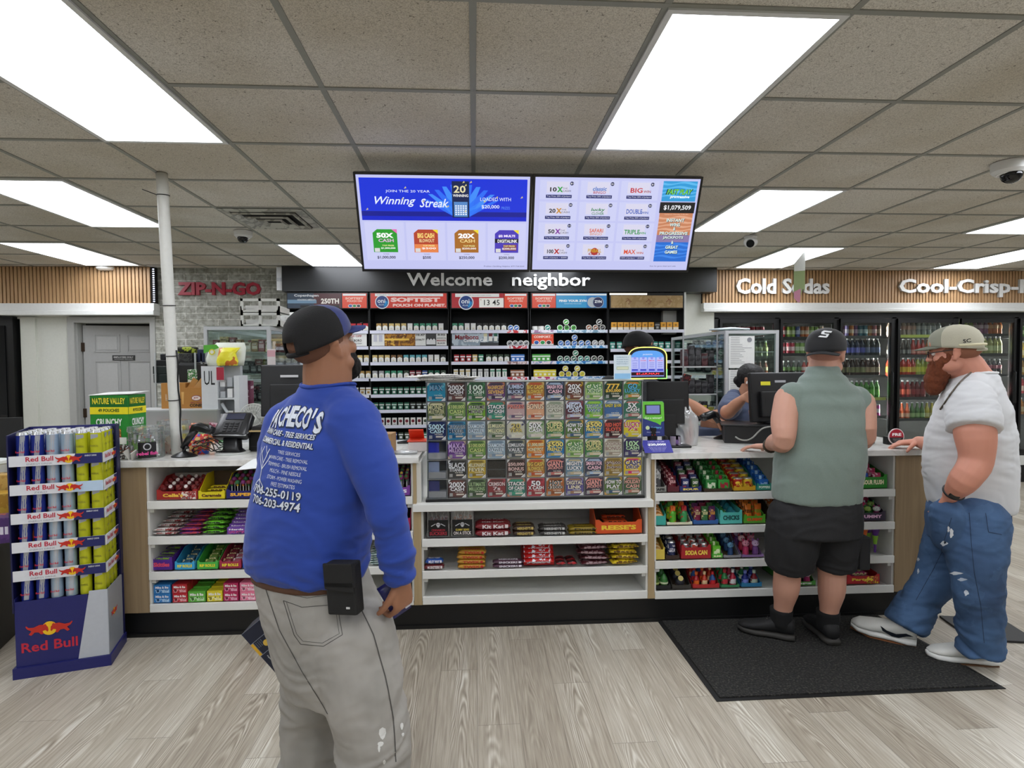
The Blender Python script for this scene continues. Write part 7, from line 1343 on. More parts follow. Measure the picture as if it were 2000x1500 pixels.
# ================================================================ DRINK DISPLAY STAND (left)
A = PZ(33, 1326, 0); Bp = PZ(214, 1298, 0); A = Vector((A.x, A.y, 0)); Bp = Vector((Bp.x, Bp.y, 0)); ax = (Bp-A).normalized(); ang = math.atan2(ax.y, ax.x); WS = (Bp-A).length
navy = mat('#1b1f63', .4); navyd = mat('#151747', .45); rb_w = mat('#dfe0e4', .35); rbr = mat('#c0213a', .4)
st = thing('drink_display_stand', 'navy cardboard stand stacked with six tiers of energy drink cans at the left', 'display stand', A, (0, 0, ang)); DS = .255; TOPZ = 1.235
def bull(s, x, z, w, y, xd=(1, 0, 0)):
 """sun disc with two charging bulls"""
 xd = Vector(xd); n = xd.cross(Vector((0, 0, 1))); o_ = Vector((0, 0, 0)) if isinstance(y, (int, float)) else Vector(y)
 base = (Vector((0, y, 0)) if isinstance(y, (int, float)) else o_)+xd*x+Vector((0, 0, z)); yl = mat('#f2c21a', .4); rd = mat('#c22a1c', .4)
 s.prism([(w*.16*math.cos(a), w*.17*math.sin(a)) for a in [k*math.pi/10 for k in range(21)][:-1]], yl, base+n*.0012, xd, (0, 0, 1), .0008)
 for q in (-1, 1):
  body = [(.03, .04), (.09, .10), (.20, .11), (.32, .06), (.42, .07), (.47, .12), (.48, .09), (.44, .03), (.36, -.02), (.42, -.10), (.37, -.13), (.30, -.06), (.22, -.07), (.17, -.13), (.12, -.12), (.14, -.05), (.08, -.03), (.04, -.08), (.02, -.05)]
  pts = [(q*a*w, b*w) for a, b in body]
  if q < 0: pts = pts[::-1]
  s.prism(pts, rd, base+n*.0025, xd, (0, 0, 1), .001)
  hn = [(.05, .08), (.09, .13), (.10, .12), (.08, .07)]; hp = [(q*a*w, b*w) for a, b in hn]; hp = hp[::-1] if q < 0 else hp
  s.prism(hp, rd, base+n*.0032, xd, (0, 0, 1), .0006)
s = MB(); s.b2(-.012, WS+.012, -.012, DS+.012, 0, .055, navy); obj('base_skirt', s, st)
s = MB(); s.b2(0, WS, 0, DS, .055, .335, navy)
s.prism([(WS*.66, .056), (WS, .056), (WS, .40), (WS*.80, .40)], mat('#b9bdc4', .4), (0, -.002, 0), th=.002)
s.b2(WS, WS+.003, 0, DS*.95, .055, .40, mat('#9a9ea6', .25)); s.b2(0, .003, 0, DS, .335, .40, navy); s.b2(0, WS*.78, 0, .003, .335, .385, navy); pli = obj('plinth', s, st)
s = MB(); bull(s, WS*.36, .235, WS*.52, -.001); s.text('Red Bull', rbr, (WS*.36, -.001, .15), h=.05, w=WS*.60, bold=.02); tag(obj('logo', s, pli), 'red lettering under two red bulls before a yellow sun')
s = MB(); bull(s, DS*.35, .25, DS*.4, (WS+.003, 0, 0), (0, 1, 0)); tag(obj('logo', s, pli), 'two red bulls and sun on the grey side')
s = MB(); s.b2(-.008, WS+.008, DS-.004, DS+.004, .05, TOPZ, navyd)
s.prism([(DS*.86, .4), (DS, .4), (DS, TOPZ), (DS*.80, TOPZ)], navyd, (WS+.008, 0, 0), (0, 1, 0), (0, 0, 1), .006); s.prism([(.0, .33), (DS, .33), (DS, TOPZ), (0, TOPZ-.02)], navyd, (-.002, 0, 0), (0, 1, 0), (0, 0, 1), .006); s.prism([(0, TOPZ-.02), (WS, TOPZ-.01), (WS, TOPZ), (0, TOPZ)], navy, (0, DS-.005, 0)); obj('back_panel', s, st)
tz_ = [.375+k*.143 for k in range(6)]
canc = {'b': ('#26348c', '#b9bcc6', '#c0213a'), 's': ('#9fb4c8', '#c8ccd4', '#c0213a'), 'y': ('#c9cc28', '#b8bcc4', '#7a7a20')}
def can_m(k):
 kk = ('rb', k)
 if kk in _pk: return _pk[kk]
 a, b, c = canc[k]; s = MB(); al = mat('#c8cacc', .25, .8); m1 = mat(a, .25, .3); m2 = mat(b, .25, .5)
 s.lathe([(.022, 0), (.026, .006), (.026, .122), (.0215, .134), (.021, .136)], m1, n=20, mats=[al, m1, al, al]); s.lathe([(.0175, .1355), (.02, .133)], mat('#a0a2a4', .3, .8), n=16)
 if k != 'y':
  for (a0, a1) in ((-1.9, -1.1), (.5, 1.6)):
   n = 6; vs = []
   for i in range(n+1):
    t = a0+(a1-a0)*i/n
    for z, sh in ((.012, 0), (.12, .3)): vs.append((math.cos(t+sh)*.0263, math.sin(t+sh)*.0263, z))
   s.add(vs, [(2*i, 2*i+2, 2*i+3, 2*i+1) for i in range(n)], m2, True)
 s.text('Red Bull' if k != 'y' else 'TROPICAL', mat(c, .35), (-.002, -.0262, .04 if k != 'y' else .055), h=.0105, w=.036, bold=.02)
 if k == 'y': s.prism([(-.016, .09), (.016, .10), (.016, .115), (-.016, .115)], m2, (0, -.0262, 0), th=.0005)
 me = s.mesh('can'); _pk[kk] = me; return me
MS = Matrix.Translation(A) @ Matrix.Rotation(ang, 4, 'Z')
pitch = (WS-.02)/6.0; mb = math.ceil(1)
tiern = ['bottom', 'second', 'third', 'fourth', 'fifth', 'top']
for t in range(6):
 z = tz_[t]
 if t > 0:
  s = MB(); s.b2(.006, WS-.006, .012, DS-.01, -.006, -.001, mat('#8a8c90', .6)); o_ = obj('divider', s, st, (0, 0, z))
  s = MB(); s.b2(.0, WS*.995, -.004, -.001, -.03, .022, rb_w); s.b2(WS*.70, WS*.995, -.0055, -.004, -.03, .022, mat('#1c2260' if t != 4 else '#b9cfe4', .4)); s.prism([(WS*.70, -.03), (WS*.70, .022), (WS*.66, -.03)], mat('#1c2260' if t != 4 else '#b9cfe4', .4), (0, -.0052, 0), th=.001)
  s.text('Red Bull', rbr, (WS*.32, -.0045, .004), h=.024, w=WS*.29, bold=.02); s.text('ENERGY DRINK' if t != 4 else 'ZERO', mat('#8a8c96'), (WS*.32, -.0045, -.02), h=.008, w=WS*(.27 if t != 4 else .14), bold=0); bull(s, WS*.63, -.003, WS*.30, -.0062)
  if t != 4: s.text('ENERGY DRINK', mat('#d8dae0'), (WS*.87, -.006, .01), h=.008, w=WS*.13)
  s.b2(WS+.0, WS+.003, -.001, DS*.85, -.03, .022, rb_w); s.text('Red Bull', rbr, (WS+.0035, DS*.25, .0), h=.022, w=DS*.35, x=(0, 1, 0), bold=.02); bull(s, DS*.62, -.003, DS*.3, (WS+.0035, 0, 0), (0, 1, 0)); s.b2(WS+.003, WS+.0045, DS*.62, DS*.85, -.03, .022, mat('#1c2260', .4))
  tag(obj('price_rail', s, st, (0, 0, z)), 'white tier strip with red lettering and bulls')
 for i in range(6):
  for j in range(5):
   if j > 0 and i < 5 and t < 5: continue
   k = 'bbssyy'[i]; p = MS @ Vector((.012+(i+.5)*pitch, .038+j*.062, z))
   solo('drink_can', can_m(k), '%s can, %s tier of the navy stand, %s column, %s row back' % ({'b': 'dark blue', 's': 'pale silver blue', 'y': 'yellow'}[k], tiern[t], ORD[i], ORD[j]), 'can', p, (0, 0, ang+(math.pi/2 if (i == 5 and j) else 0)), group='energy drink cans')
# ================================================================ far-left gondola end
gz = thing('candy_gondola', 'black shelf end with boxed snacks at the far left edge, beside the navy stand', 'shelf unit', (-3.08, 3.05, 0), (0, 0, .3))
s = MB(); s.b2(-.6, .52, 0, .5, 0, .66, mat('#0b0b0c', .5), bevel=.004); obj('body', s, gz); obj('backboard', MB().b2(-.6, .52, .48, .5, .66, 1.25, blackm), gz)
def jx(px, py, Y, w_, h_, d_, z, c, name, label, txt='', rz=.3): p = P(px, py, Y); s = MB(); s.b2(-w_/2, w_/2, 0, d_, 0, h_, c if not isinstance(c, str) else mat(c, .5), bevel=.003); (s.text(txt, mat('#e8e0f0'), (0, -.001, h_*.5), h=h_*.3, w=w_*.5, bold=.04) if txt else 0); solo(name, s, label, 'box', (p.x, Y, z), (0, 0, rz))
jx(10, 1060, 3.05, .24, .13, .12, .665, busy('#4a2a6a', '#5a3478', '#c86a30', 14), 'snack_carton', 'purple snack carton at the far left edge', 'NIP'); jx(12, 1010, 3.20, .26, .22, .12, .665, busy('#c8a038', '#b88a28', '#d8b850', 12), 'snack_carton', 'golden yellow carton at the far left edge'); jx(10, 990, 3.32, .26, .30, .10, .665, busy('#b89048', '#c8a458', '#4a3018', 18), 'snack_carton', 'tan patterned carton standing behind the golden one, far left'); solo('white_lid_tub', MB().lathe([(.1, 0), (.11, .34), (.115, .345), (.11, .36), (.04, .372)], mat('#e4e6e4', .4), n=24), 'white lidded tub behind the tan carton at the far left', 'tub', (P(12, 980, 3.4).x-.14, 3.44, .665))
# ================================================================ mat and pedestal
q = [Vector((1.083, 3.372, 0)), Vector((1.091, 2.531, 0)), Vector((2.49, 2.528, 0)), Vector((2.44, 3.345, 0))]
mm, N, L, b_ = nodes_mat('black_loop_mat', .95); v = coords(N, L); nz = N.new('ShaderNodeTexNoise'); nz.inputs['Scale'].default_value = 95; nz.inputs['Detail'].default_value = 3; L.new(v, nz.inputs['Vector'])
L.new(ramp(N, L, nz.outputs[0], [(.4, '#121211'), (.55, '#262522'), (.74, '#4c4a44')]), b_.inputs['Base Color']); bp = N.new('ShaderNodeBump'); bp.inputs['Strength'].default_value = 1; bp.inputs['Distance'].default_value = .006; L.new(nz.outputs[0], bp.inputs['Height']); L.new(bp.outputs[0], b_.inputs['Normal'])
o = thing('floor_mat', 'large black looped entrance mat under the two men at the counter', 'floor mat')
s = MB(); s.prism([(p.x, p.y) for p in q], mat('#101010', .6), (0, 0, .004), (1, 0, 0), (0, 1, 0), .0035); obj('border', s, o)
c = sum(q, Vector())/4; s = MB(); s.prism([((p.x-c.x)*.965+c.x, (p.y-c.y)*.95+c.y) for p in q], mm, (0, 0, .010), (1, 0, 0), (0, 1, 0), .0065); obj('pile', s, o)
o = thing('pedestal_stand', 'black square-based pedestal stand behind the man in torn jeans', 'stand', (2.93, 3.10, 0), (0, 0, -.2))
obj('base_plate', MB().b2(-.17, .17, -.15, .15, 0, .012, mat('#1a1a1b', .5)), o); obj('post', MB().b2(-.10, -.02, -.03, .03, .012, .62, black), o); s = MB(); s.b2(-.14, .03, -.02, .0, .62, 1.0, mat('#2a2a2c', .4)); s.b2(-.13, .02, -.022, -.02, .64, .98, busy('#b07a30', '#8a5a20', '#c8a060', 9)); obj('sign_panel', s, o)
# ================================================================ PEOPLE
def tmpobj(me):
 o = bpy.data.objects.new('tmp', me); COL.objects.link(o); return o
def fuse(s, voxel=.006, smooth=4, keep=None):
 me = s.mesh('raw'); me.materials.clear(); o = tmpobj(me)
 r = o.modifiers.new('r', 'REMESH'); r.mode = 'VOXEL'; r.voxel_size = voxel; r.use_smooth_shade = True
 m = o.modifiers.new('s', 'SMOOTH'); m.factor = .5; m.iterations = smooth
 dg = bpy.context.evaluated_depsgraph_get(); dg.update(); out = bpy.data.meshes.new_from_object(o.evaluated_get(dg))
 bpy.data.objects.remove(o); bpy.data.meshes.remove(me); out.polygons.foreach_set('use_smooth', [True]*len(out.polygons)); return out
def wrinkle(me, amp, fx=4, fz=14, seed=0, region=None, axis=None):
 me.update(); nv = [v.normal.copy() for v in me.vertices]; so = Vector((seed*3.7, seed*1.3, seed))
 for v, n_ in zip(me.vertices, nv):
  c = v.co; q = Vector((c.x*fx, c.y*fx, c.z*fz+1.4*noise.noise(c*5+so)))+so
  w = noise.noise(q)+.5*noise.noise(q*2.1)
  w = 1-abs(w)*2.2
  a = amp*(region(c) if region else 1)
  v.co = c+n_*(w*a)
 me.update()
def paint(me, mats, fn):
 for m in mats: me.materials.append(m)
 if fn:
  for p in me.polygons: p.material_index = fn(p.center, p.normal)
def spline(pts, rs, k=4):
 P_ = [Vector(p) for p in pts]; n = len(P_); out = []; ro = []
 for i in range(n-1):
  p0, p1, p2, p3 = P_[max(0, i-1)], P_[i], P_[i+1], P_[min(n-1, i+2)]
  for j in range(k):
   t = j/k; out.append(.5*((2*p1)+(p2-p0)*t+(2*p0-5*p1+4*p2-p3)*t*t+(3*p1-p0-3*p2+p3)*t*t*t)); tt = t*t*(3-2*t); ro.append(rs[i]*(1-tt)+rs[i+1]*tt)
 out.append(P_[-1]); ro.append(rs[-1]); return out, ro
def limb(s, pts, rs, n=16, cap=(True, True), k=4):
 q, r = spline(pts, rs, k); s.tube(q, r, None, n)
 for i, c in ((0, cap[0]), (-1, cap[1])):
  if c: s.ell(q[i], (r[i],)*3, None, n=14, k=8)
def torso(s, rings, yaw, n=32, p=2.35):
 f = Vector((math.sin(yaw), math.cos(yaw), 0)); r = Vector((math.cos(yaw), -math.sin(yaw), 0))
 # interpolate
 out = []
 C_ = [Vector(c) for c, a, b in rings]; A_ = [a for c, a, b in rings]; B_ = [b for c, a, b in rings]
 q, a = spline(C_, A_, 5); _, b = spline(C_, B_, 5)
 s.loft([(q[i], a[i], b[i], r, f) for i in range(len(q))], None, n=n, p=p)
def hm(c, yaw, pitch=0, roll=0, k=1.0):
 """head frame: x right, y forward, z up; yaw clockwise from +Y"""
 return Matrix.Translation(c) @ Matrix.Rotation(-yaw, 4, 'Z') @ Matrix.Rotation(pitch, 4, 'X') @ Matrix.Rotation(roll, 4, 'Y') @ Matrix.Scale(k, 4)
def head(s, H, heavy=1.0):
 M0 = s.M; s.M = H; E = lambda c, r, rot=None: s.ell(c, r, None, rot, n=18, k=12)
 E((0, -.012, .032), (.078, .098, .092)); E((0, .018, -.03), (.064*heavy, .074, .088)); E((0, .03, -.075), (.052*heavy, .055, .038)); E((0, .072, -.092), (.026, .022, .02))
 E((0, .080, .022), (.052, .018, .014)); E((0, .085, .05), (.05, .012, .035)); E((0, .092, -.002), (.011, .018, .028), (.35, 0, 0)); E((0, .106, -.022), (.015, .014, .012))
 for q in (-1, 1):
  E((q*.012, .098, -.026), (.009, .011, .008)); E((q*.042, .066, -.022), (.026, .022, .022)); E((q*.046*heavy, .02, -.062), (.022*heavy, .045, .032))
  E((q*.078, -.010, -.006), (.008, .018, .029), (.15, 0, -q*.35)); E((q*.084, -.013, .012), (.006, .017, .013), (0, 0, -q*.35)); E((q*.078, .0, -.03), (.008, .011, .012))
 E((0, .092, -.052), (.024, .009, .0065)); E((0, .090, -.064), (.021, .010, .0075)); s.M = M0
def face_bits(parent, H, iris='#3a2a1c', brow='#2a1c14', nm=''):
 for q in (-1, 1):
  s = MB(); s.M = H; s.ell((q*.031, .0815, .004), (.0125, .010, .0085), mat('#e8e2dc', .2), n=12, k=8); s.disc((q*.031, .0905, .004), .0052, mat(iris, .15), n=12, th=.0008, x=(-1, 0, 0)); obj('eye', s, parent)
  s = MB(); s.M = H; s.ell((q*.032, .094, .026), (.019, .005, .0045), mat(brow, .9), (0, q*.12, -q*.2), n=10, k=6); obj('eyebrow', s, parent)
def hand(s, W, f, n_, curl=(.3, .4, .3), k=1.0, side=1, spread=.10, thumb=.8, tcurl=.3):
 """W wrist, f pointing direction, n_ palm-out normal; side=+1 puts the thumb at +sidevec"""
 W = Vector(W); f = Vector(f).normalized(); n_ = Vector(n_); n_ = (n_-f*f.dot(n_)).normalized(); sd = f.cross(n_)*side
 s.loft([(W-f*.02*k, .026*k, .019*k, sd, n_), (W, .028*k, .018*k, sd, n_), (W+f*.03*k, .036*k, .017*k, sd, n_), (W+f*.07*k, .041*k, .015*k, sd, n_), (W+f*.092*k, .040*k, .012*k, sd, n_)], None, n=18, p=2.6)
 L = [(.042, .025, .021), (.046, .029, .023), (.043, .027, .022), (.034, .021, .019)]
 for i in range(4):
  o = .030-.020*i; b = W+f*(.086-.004*abs(i-1))*k+sd*o*k; d = (f+sd*(o*spread*10)).normalized(); a = 0; pts = [b-d*.01, b]; c = b
  for j in range(3):
   a += curl[j]*(1+.12*i); dd = d*math.cos(a)+n_*math.sin(a); c = c+dd*L[i][j]*k; pts.append(c)
  r = (.0092, .0090, .0082, .0075, .0066); s.tube(spline(pts, [x*k for x in r], 3)[0], spline(pts, [x*k for x in r], 3)[1], None, 10); s.ell(pts[-1], (.0066*k,)*3, None, n=8, k=6)
  for q in (1, 2, 3): s.ell(pts[q], (r[q]*1.06*k,)*3, None, n=8, k=6)
 b = W+f*.022*k+sd*.026*k; d = (f*.62+sd*thumb+n_*.25).normalized(); c = b+d*.042*k; d2 = (d+f*tcurl+n_*tcurl).normalized(); e = c+d2*.03*k; g = e+(d2+n_*tcurl*.6).normalized()*.024*k
 q, r = spline([b-d*.012, b, c, e, g], [.015*k, .0145*k, .0115*k, .0105*k, .008*k], 3); s.tube(q, r, None, 10); s.ell(g, (.008*k,)*3, None, n=8, k=6)
def nails(parent, pts, m): pass
def skin(c, c2=None): return mat(c, .55, var=.05, scale=18, bump=.15, sub=.08)
def geo_bvh(me): me.calc_loop_triangles(); return BVHTree.FromPolygons([v.co for v in me.vertices], [tuple(t.vertices) for t in me.loop_triangles])
def decal_geo(bvh, vs, fs, o, x, y, d, off=.0015, maxl=.014):
 bm = bmesh.new(); bv = [bm.verts.new((a, b, 0)) for a, b in vs]
 for f in fs:
  try: bm.faces.new([bv[i] for i in f])
  except ValueError: pass
 bmesh.ops.triangulate(bm, faces=bm.faces[:])
 for _ in range(4):
  e = [e for e in bm.edges if e.calc_length() > maxl]
  if not e: break
  bmesh.ops.subdivide_edges(bm, edges=e, cuts=1); bmesh.ops.triangulate(bm, faces=bm.faces[:])
 V = []; F = []; ok = {}
 bm.verts.index_update()
 for v in bm.verts:
  p = Vector(o)+x*v.co.x+y*v.co.y; h = bvh.ray_cast(p, d, 2)
  if h[0] is not None: ok[v.index] = len(V); n_ = h[1] if h[1].dot(d) < 0 else -h[1]; V.append(h[0]+n_*off)
 for f in bm.faces:
  ii = [v.index for v in f.verts]
  if all(i in ok for i in ii): F.append([ok[i] for i in ii])
 bm.free(); return V, F
def decal_text(s, bvh, t, m, o, x, y, d, h, w, bold=.02, off=.0015, shear=0):
 off = .0016 if m is dkt else .0028
 vs, fs, tw, th_ = text_geo(t, bold, shear); V, F = decal_geo(bvh, [(a*w/tw, b*h/th_) for a, b in vs], fs, o, x, y, d, off)
 if V: s.add(V, F, m)
def decal_poly(s, bvh, pts, m, o, x, y, d, off=.001):
 V, F = decal_geo(bvh, pts, [tuple(range(len(pts)))], o, x, y, d, off)
 if V: s.add(V, F, m)
def decal_line(s, bvh, pts, m, o, x, y, d, w=.002, off=.001):
 for (a, b) in zip(pts[:-1], pts[1:]):
  a = Vector(a); b = Vector(b); t = (b-a).normalized(); n_ = Vector((-t.y, t.x))*w/2; decal_poly(s, bvh, [tuple(a-n_), tuple(b-n_), tuple(b+n_), tuple(a+n_)], m, o, x, y, d, off)
def cap(parent, H, front, back, bill, k=1.0, backwards=False, opening=True, bill_len=.075, panel=None, label=None, mesh_back=False, split=.0):
 c = thing_child('cap', parent)
 s = MB(); s.M = H; n = 36; rings = []; zs = [0, .012, .03, .05, .068, .082, .092, .098, .1005]
 rx = [.090, .091, .091, .087, .078, .064, .045, .023, .002]; ry = [.108, .109, .108, .102, .092, .075, .053, .027, .002]
 sg = -1 if backwards else 1
 vs = []
 for z, a, b in zip(zs, rx, ry):
  for i in range(n): t = 2*math.pi*i/n; vs.append((a*math.cos(t), b*math.sin(t)-.012, .030+z-(.012-.022*math.sin(t))*(1-z/.1)))
 for j in range(len(zs)-1):
  for i in range(n):
   tm = 2*math.pi*(i+.5)/n; fr_ = math.sin(tm)*sg > split
   if opening and not backwards and j < 2 and abs(((tm-1.5*math.pi+math.pi) % (2*math.pi))-math.pi) < .42: continue
   s.add([vs[j*n+i], vs[j*n+(i+1) % n], vs[(j+1)*n+(i+1) % n], vs[(j+1)*n+i]], [(0, 1, 2, 3)], front if fr_ else back, True)
 o = crown = obj('crown', s, parent, merge=True); md = o.modifiers.new('t', 'SOLIDIFY'); md.thickness = .004; md.offset = 1
 s = MB(); s.M = H
 if opening and not backwards:
  s.tube([(.042*math.cos(a), -.115+.02*abs(math.cos(a)), .020+.030*math.sin(a)) for a in [math.pi*k_/10 for k_ in range(11)]], .0035, back, 6)
  s.tube([(.062*math.cos(a), -.012-.108*math.sin(a), .006-.010*math.sin(a)) for a in [math.pi*(.18+.64*k_/10) for k_ in range(11)]], .008, mat('#e8e8e4') if split < -5 else back, 8); obj('strap', s, crown)
 s = MB(); s.M = H; V = []; F = []; N_ = 14
 for i in range(N_+1):
  t = math.pi*(.17+.66*i/N_); cx, cy = math.cos(t), math.sin(t)
  y0 = (.100*cy*sg)-.012; x0 = .088*cx
  x1 = .086*cx*1.02; y1 = sg*(.100*cy+bill_len*min(1, (cy-.4)/.6 if cy > .4 else 0)**.55)-.012 if cy > .4 else y0
  for (x, y, dz) in ((x0, y0, 0), ((x0+x1)/2, (y0+y1)/2, 0), (x1, y1, 0)):
   ext = abs(y-y0); V.append((x, y, (.046 if not backwards else .004)-(.16 if not backwards else .35)*ext-2.2*x*x*(1+ext*3)))
 for i in range(N_):
  for j in range(2): q = i*3+j; F.append((q, q+1, q+4, q+3))
 s.add(V, F, bill, True); o = obj('bill', s, crown); md = o.modifiers.new('t', 'SOLIDIFY'); md.thickness = .005; md.offset = 0
 s = MB(); s.M = H; s.ell((0, -.012, .131), (.007, .007, .004), front, n=10, k=6); obj('button', s, crown)
def thing_child(n, p): return p
def head_pt(H, p): return H @ Vector(p)
def shoe(s, heel, toe, w, m_up, m_sole, hgt=.10, tilt=0, solh=.03):
 heel = Vector(heel); toe = Vector(toe); f = (toe-heel); L_ = f.length; f.normalize(); r = f.cross(Vector((0, 0, 1))).normalized(); u = r.cross(f)
 if tilt: q = Matrix.Rotation(tilt, 3, f); r = q @ r; u = q @ u
 c = lambda t, z: heel+f*(L_*t)+u*z
 s.loft([(c(.0, solh/2), .030*w, solh/2, r, u), (c(.12, solh/2), .040*w, solh/2, r, u), (c(.35, solh/2), .038*w, solh/2, r, u), (c(.68, solh/2), .050*w, solh/2, r, u), (c(.88, solh/2+.002), .042*w, solh/2, r, u), (c(1, solh/2+.006), .018*w, solh/2*.7, r, u)], m_sole, n=20, p=3)
 s.loft([(c(.01, solh+.035), .026*w, .036, r, u), (c(.10, solh+.042), .036*w, .046, r, u), (c(.30, solh+.040), .038*w, .044, r, u), (c(.48, solh+.026), .040*w, .034, r, u), (c(.70, solh+.014), .046*w, .024, r, u), (c(.88, solh+.008), .040*w, .018, r, u), (c(.985, solh+.004), .016*w, .008, r, u)], m_up, n=20, p=2.3)
def add(parent, name, me, mats, fn=None, label=None):
 paint(me, mats, fn); o = obj(name, me, parent)
 if label: o['label'] = label
 return o
# ---------------------------------------------------------------- man in the blue shirt
bm_ = thing('person', 'man in royal blue long-sleeved shirt and baggy grey jeans, seen from behind', 'person', (-.40, 2.05, 0))
def local(o): return o
def setp(o, root): pass
ROOTS = []
def person_root(o): ROOTS.append(o)
person_root(bm_)
yw = R(30); fB = Vector((math.sin(yw), math.cos(yw), 0)); rB = Vector((math.cos(yw), -math.sin(yw), 0))
sk = skin('#9a6a4e')
H = hm(P(632, 676, 2.06), R(44), R(14), 0, 1.08)
s = MB(); head(s, H, 1.12)
limb(s, [P(640, 760, 2.07), P(640, 725, 2.07), P(640, 690, 2.06)], [.084, .084, .078])
torso(s, [(P(602, 1130, 2.07), .17, .12), (P(605, 1000, 2.07), .18, .13), (P(618, 880, 2.07), .18, .12), (P(630, 810, 2.07), .16, .09), (P(638, 770, 2.07), .09, .08)], yw)
sh, el, wr = P(702, 838, 1.94), P(752, 985, 1.90), P(783, 1122, 1.93)
limb(s, [sh, el, wr], [.06, .05, .034]); hand(s, wr+Vector((0, 0, -.015)), Vector((.06, .10, -1)), Vector((-.75, .55, 0)), (.75, .9, .6), 1.08, side=-1, thumb=.4, tcurl=.6)
sh2, el2, wr2 = P(556, 842, 2.20), P(560, 985, 2.33), P(585, 1120, 2.40)
limb(s, [sh2, el2, wr2], [.055, .045, .03]); hand(s, wr2, Vector((0, .05, -1)), Vector((.9, 0, 0)), (.9, 1.1, .7), 1.05, side=1, thumb=.4, tcurl=.6)
hpR, knR, anR = P(680, 1215, 2.0), P(722, 1400, 1.94), P(738, 1585, 1.93)
hpL, knL, anL = P(600, 1200, 2.14), P(605, 1400, 2.16), P(618, 1560, 2.14)
for a, b, c in ((hpR, knR, anR), (hpL, knL, anL)): limb(s, [a, b, c], [.08, .055, .04]); limb(s, [c, c+Vector((.10, .12, -.03))], [.038, .03])
limb(s, [P(612, 1140, 2.07), hpR], [.09, .07]); limb(s, [P(612, 1140, 2.07), hpL], [.09, .07])
add(bm_, 'body', fuse(s, .0055, 3), [sk])
face_bits(bm_, H)
# beard, hair
s = MB(); s.M = H; s.ell((0, .068, -.085), (.054, .040, .046), None, n=18, k=12); s.ell((0, .050, -.055), (.066, .045, .048), None, n=18, k=12); s.ell((0, .096, -.044), (.026, .008, .006), None)
me = fuse(s, .005, 2); wrinkle(me, .003, 60, 40); add(bm_, 'beard', me, [mat('#15110f', .95, bump=.8, scale=160)])
s = MB(); s.M = H; s.ell((0, -.020, .020), (.081, .096, .075), mat('#6b4836', .95, bump=.5, scale=200), n=24, k=14); obj('hair', s, bm_)
cap(bm_, H, mat('#24306e', .8, sheen=.2), mat('#151415', .9, bump=.5, scale=300), mat('#27346e', .75), split=.42, bill_len=.078)
s = MB(); s.M = H; s.text('A', mat('#c8ccd4'), (.035, .135, .046), h=.014, x=(1, 0, 0), y=(0, 1, 0), th=.002); obj('bill_emblem', s, bm_)
# shirt
s = MB()
torso(s, [(P(603, 1118, 2.07), .214, .160), (P(601, 1085, 2.07), .222, .172), (P(606, 1020, 2.07), .222, .182), (P(616, 940, 2.07), .222, .170), (P(625, 870, 2.07), .218, .152), (P(632, 820, 2.07), .196, .122), (P(638, 786, 2.07), .145, .100), (P(640, 758, 2.07), .096, .088), (P(641, 749, 2.07), .088, .082)], yw, p=2.3)
limb(s, [P(684, 822, 1.97), P(716, 880, 1.93), P(752, 985, 1.90), P(771, 1065, 1.91), P(784, 1128, 1.93)], [.092, .082, .067, .056, .047], 20, cap=(True, False))
limb(s, [P(564, 830, 2.17), P(545, 890, 2.22), P(560, 985, 2.33), P(585, 1115, 2.40)], [.088, .078, .062, .05], 18)
limb(s, [P(655, 792, 2.05), P(674, 806, 2.0), P(690, 826, 1.965)], [.070, .084, .094]); limb(s, [P(622, 790, 2.1), P(596, 806, 2.14), P(576, 826, 2.17)], [.070, .080, .090])
me = fuse(s, .0075, 8)
def reg(c): return (.35+.9*max(0, min(1, (1.12-c.z)/.25)))*(1.6 if c.x > P(735, 900, 1.95).x else 1)
wrinkle(me, .0055, 3.2, 13, 1, reg); wrinkle(me, .0022, 9, 30, 2, reg)
blue = mat('#20409a', .8, var=.04, scale=8, sheen=.12)
shirt = add(bm_, 'shirt', me, [blue]); bv = geo_bvh(me)
# collar seam + cuff
s = MB(); s.tube([P(641, 752, 2.07)+rB*(.094*math.cos(a))+fB*(.088*math.sin(a))+Vector((0, 0, .006*math.cos(a*2))) for a in [k*math.pi/16 for k in range(33)]], .006, mat('#1e3c92', .8), 8); obj('collar', s, bm_)
# back print
oB = P(612, 900, 2.07)-fB*.6+Vector((0, 0, .062)); up = Vector((0, 0, 1)); xr = rB.copy()
def bt(t, a, z, h, w, m, sh_=0, rot=-.05, bold=.02, mm=None):
 x = (rB*math.cos(rot)+up*math.sin(rot)); y = (up*math.cos(rot)-rB*math.sin(rot)); decal_text(mm, bv, t, m, oB+rB*a+up*z, x, y, fB, h, w, bold, .002, sh_)
s = MB(); dkt = mat('#1c2a48', .6); wtt = mat('#d4dae4', .6); mid = mat('#7a8aa4', .6)
ctr = [(-.112, 'P'), (-.080, 'A'), (-.048, 'C'), (-.016, 'H'), (.014, 'E'), (.043, 'C'), (.074, 'O'), (.098, "'"), (.124, 'S')]
for k, (a, ch) in enumerate(ctr):
 zz = .103-1.3*a*a+.02*a+(.022 if ch == "'" else 0); hh = .064+.03*(a+.1)
 bt(ch, a, zz-.001, hh*(.5 if ch == "'" else 1)*1.12, (.034 if ch != "'" else .011), dkt, mm=s, rot=-.22*a-.02, bold=.09); bt(ch, a, zz, hh*(.45 if ch == "'" else 1), (.029 if ch != "'" else .009), wtt, mm=s, rot=-.22*a-.02, bold=.04)
obj('back_print', s, bm_)
s = MB()
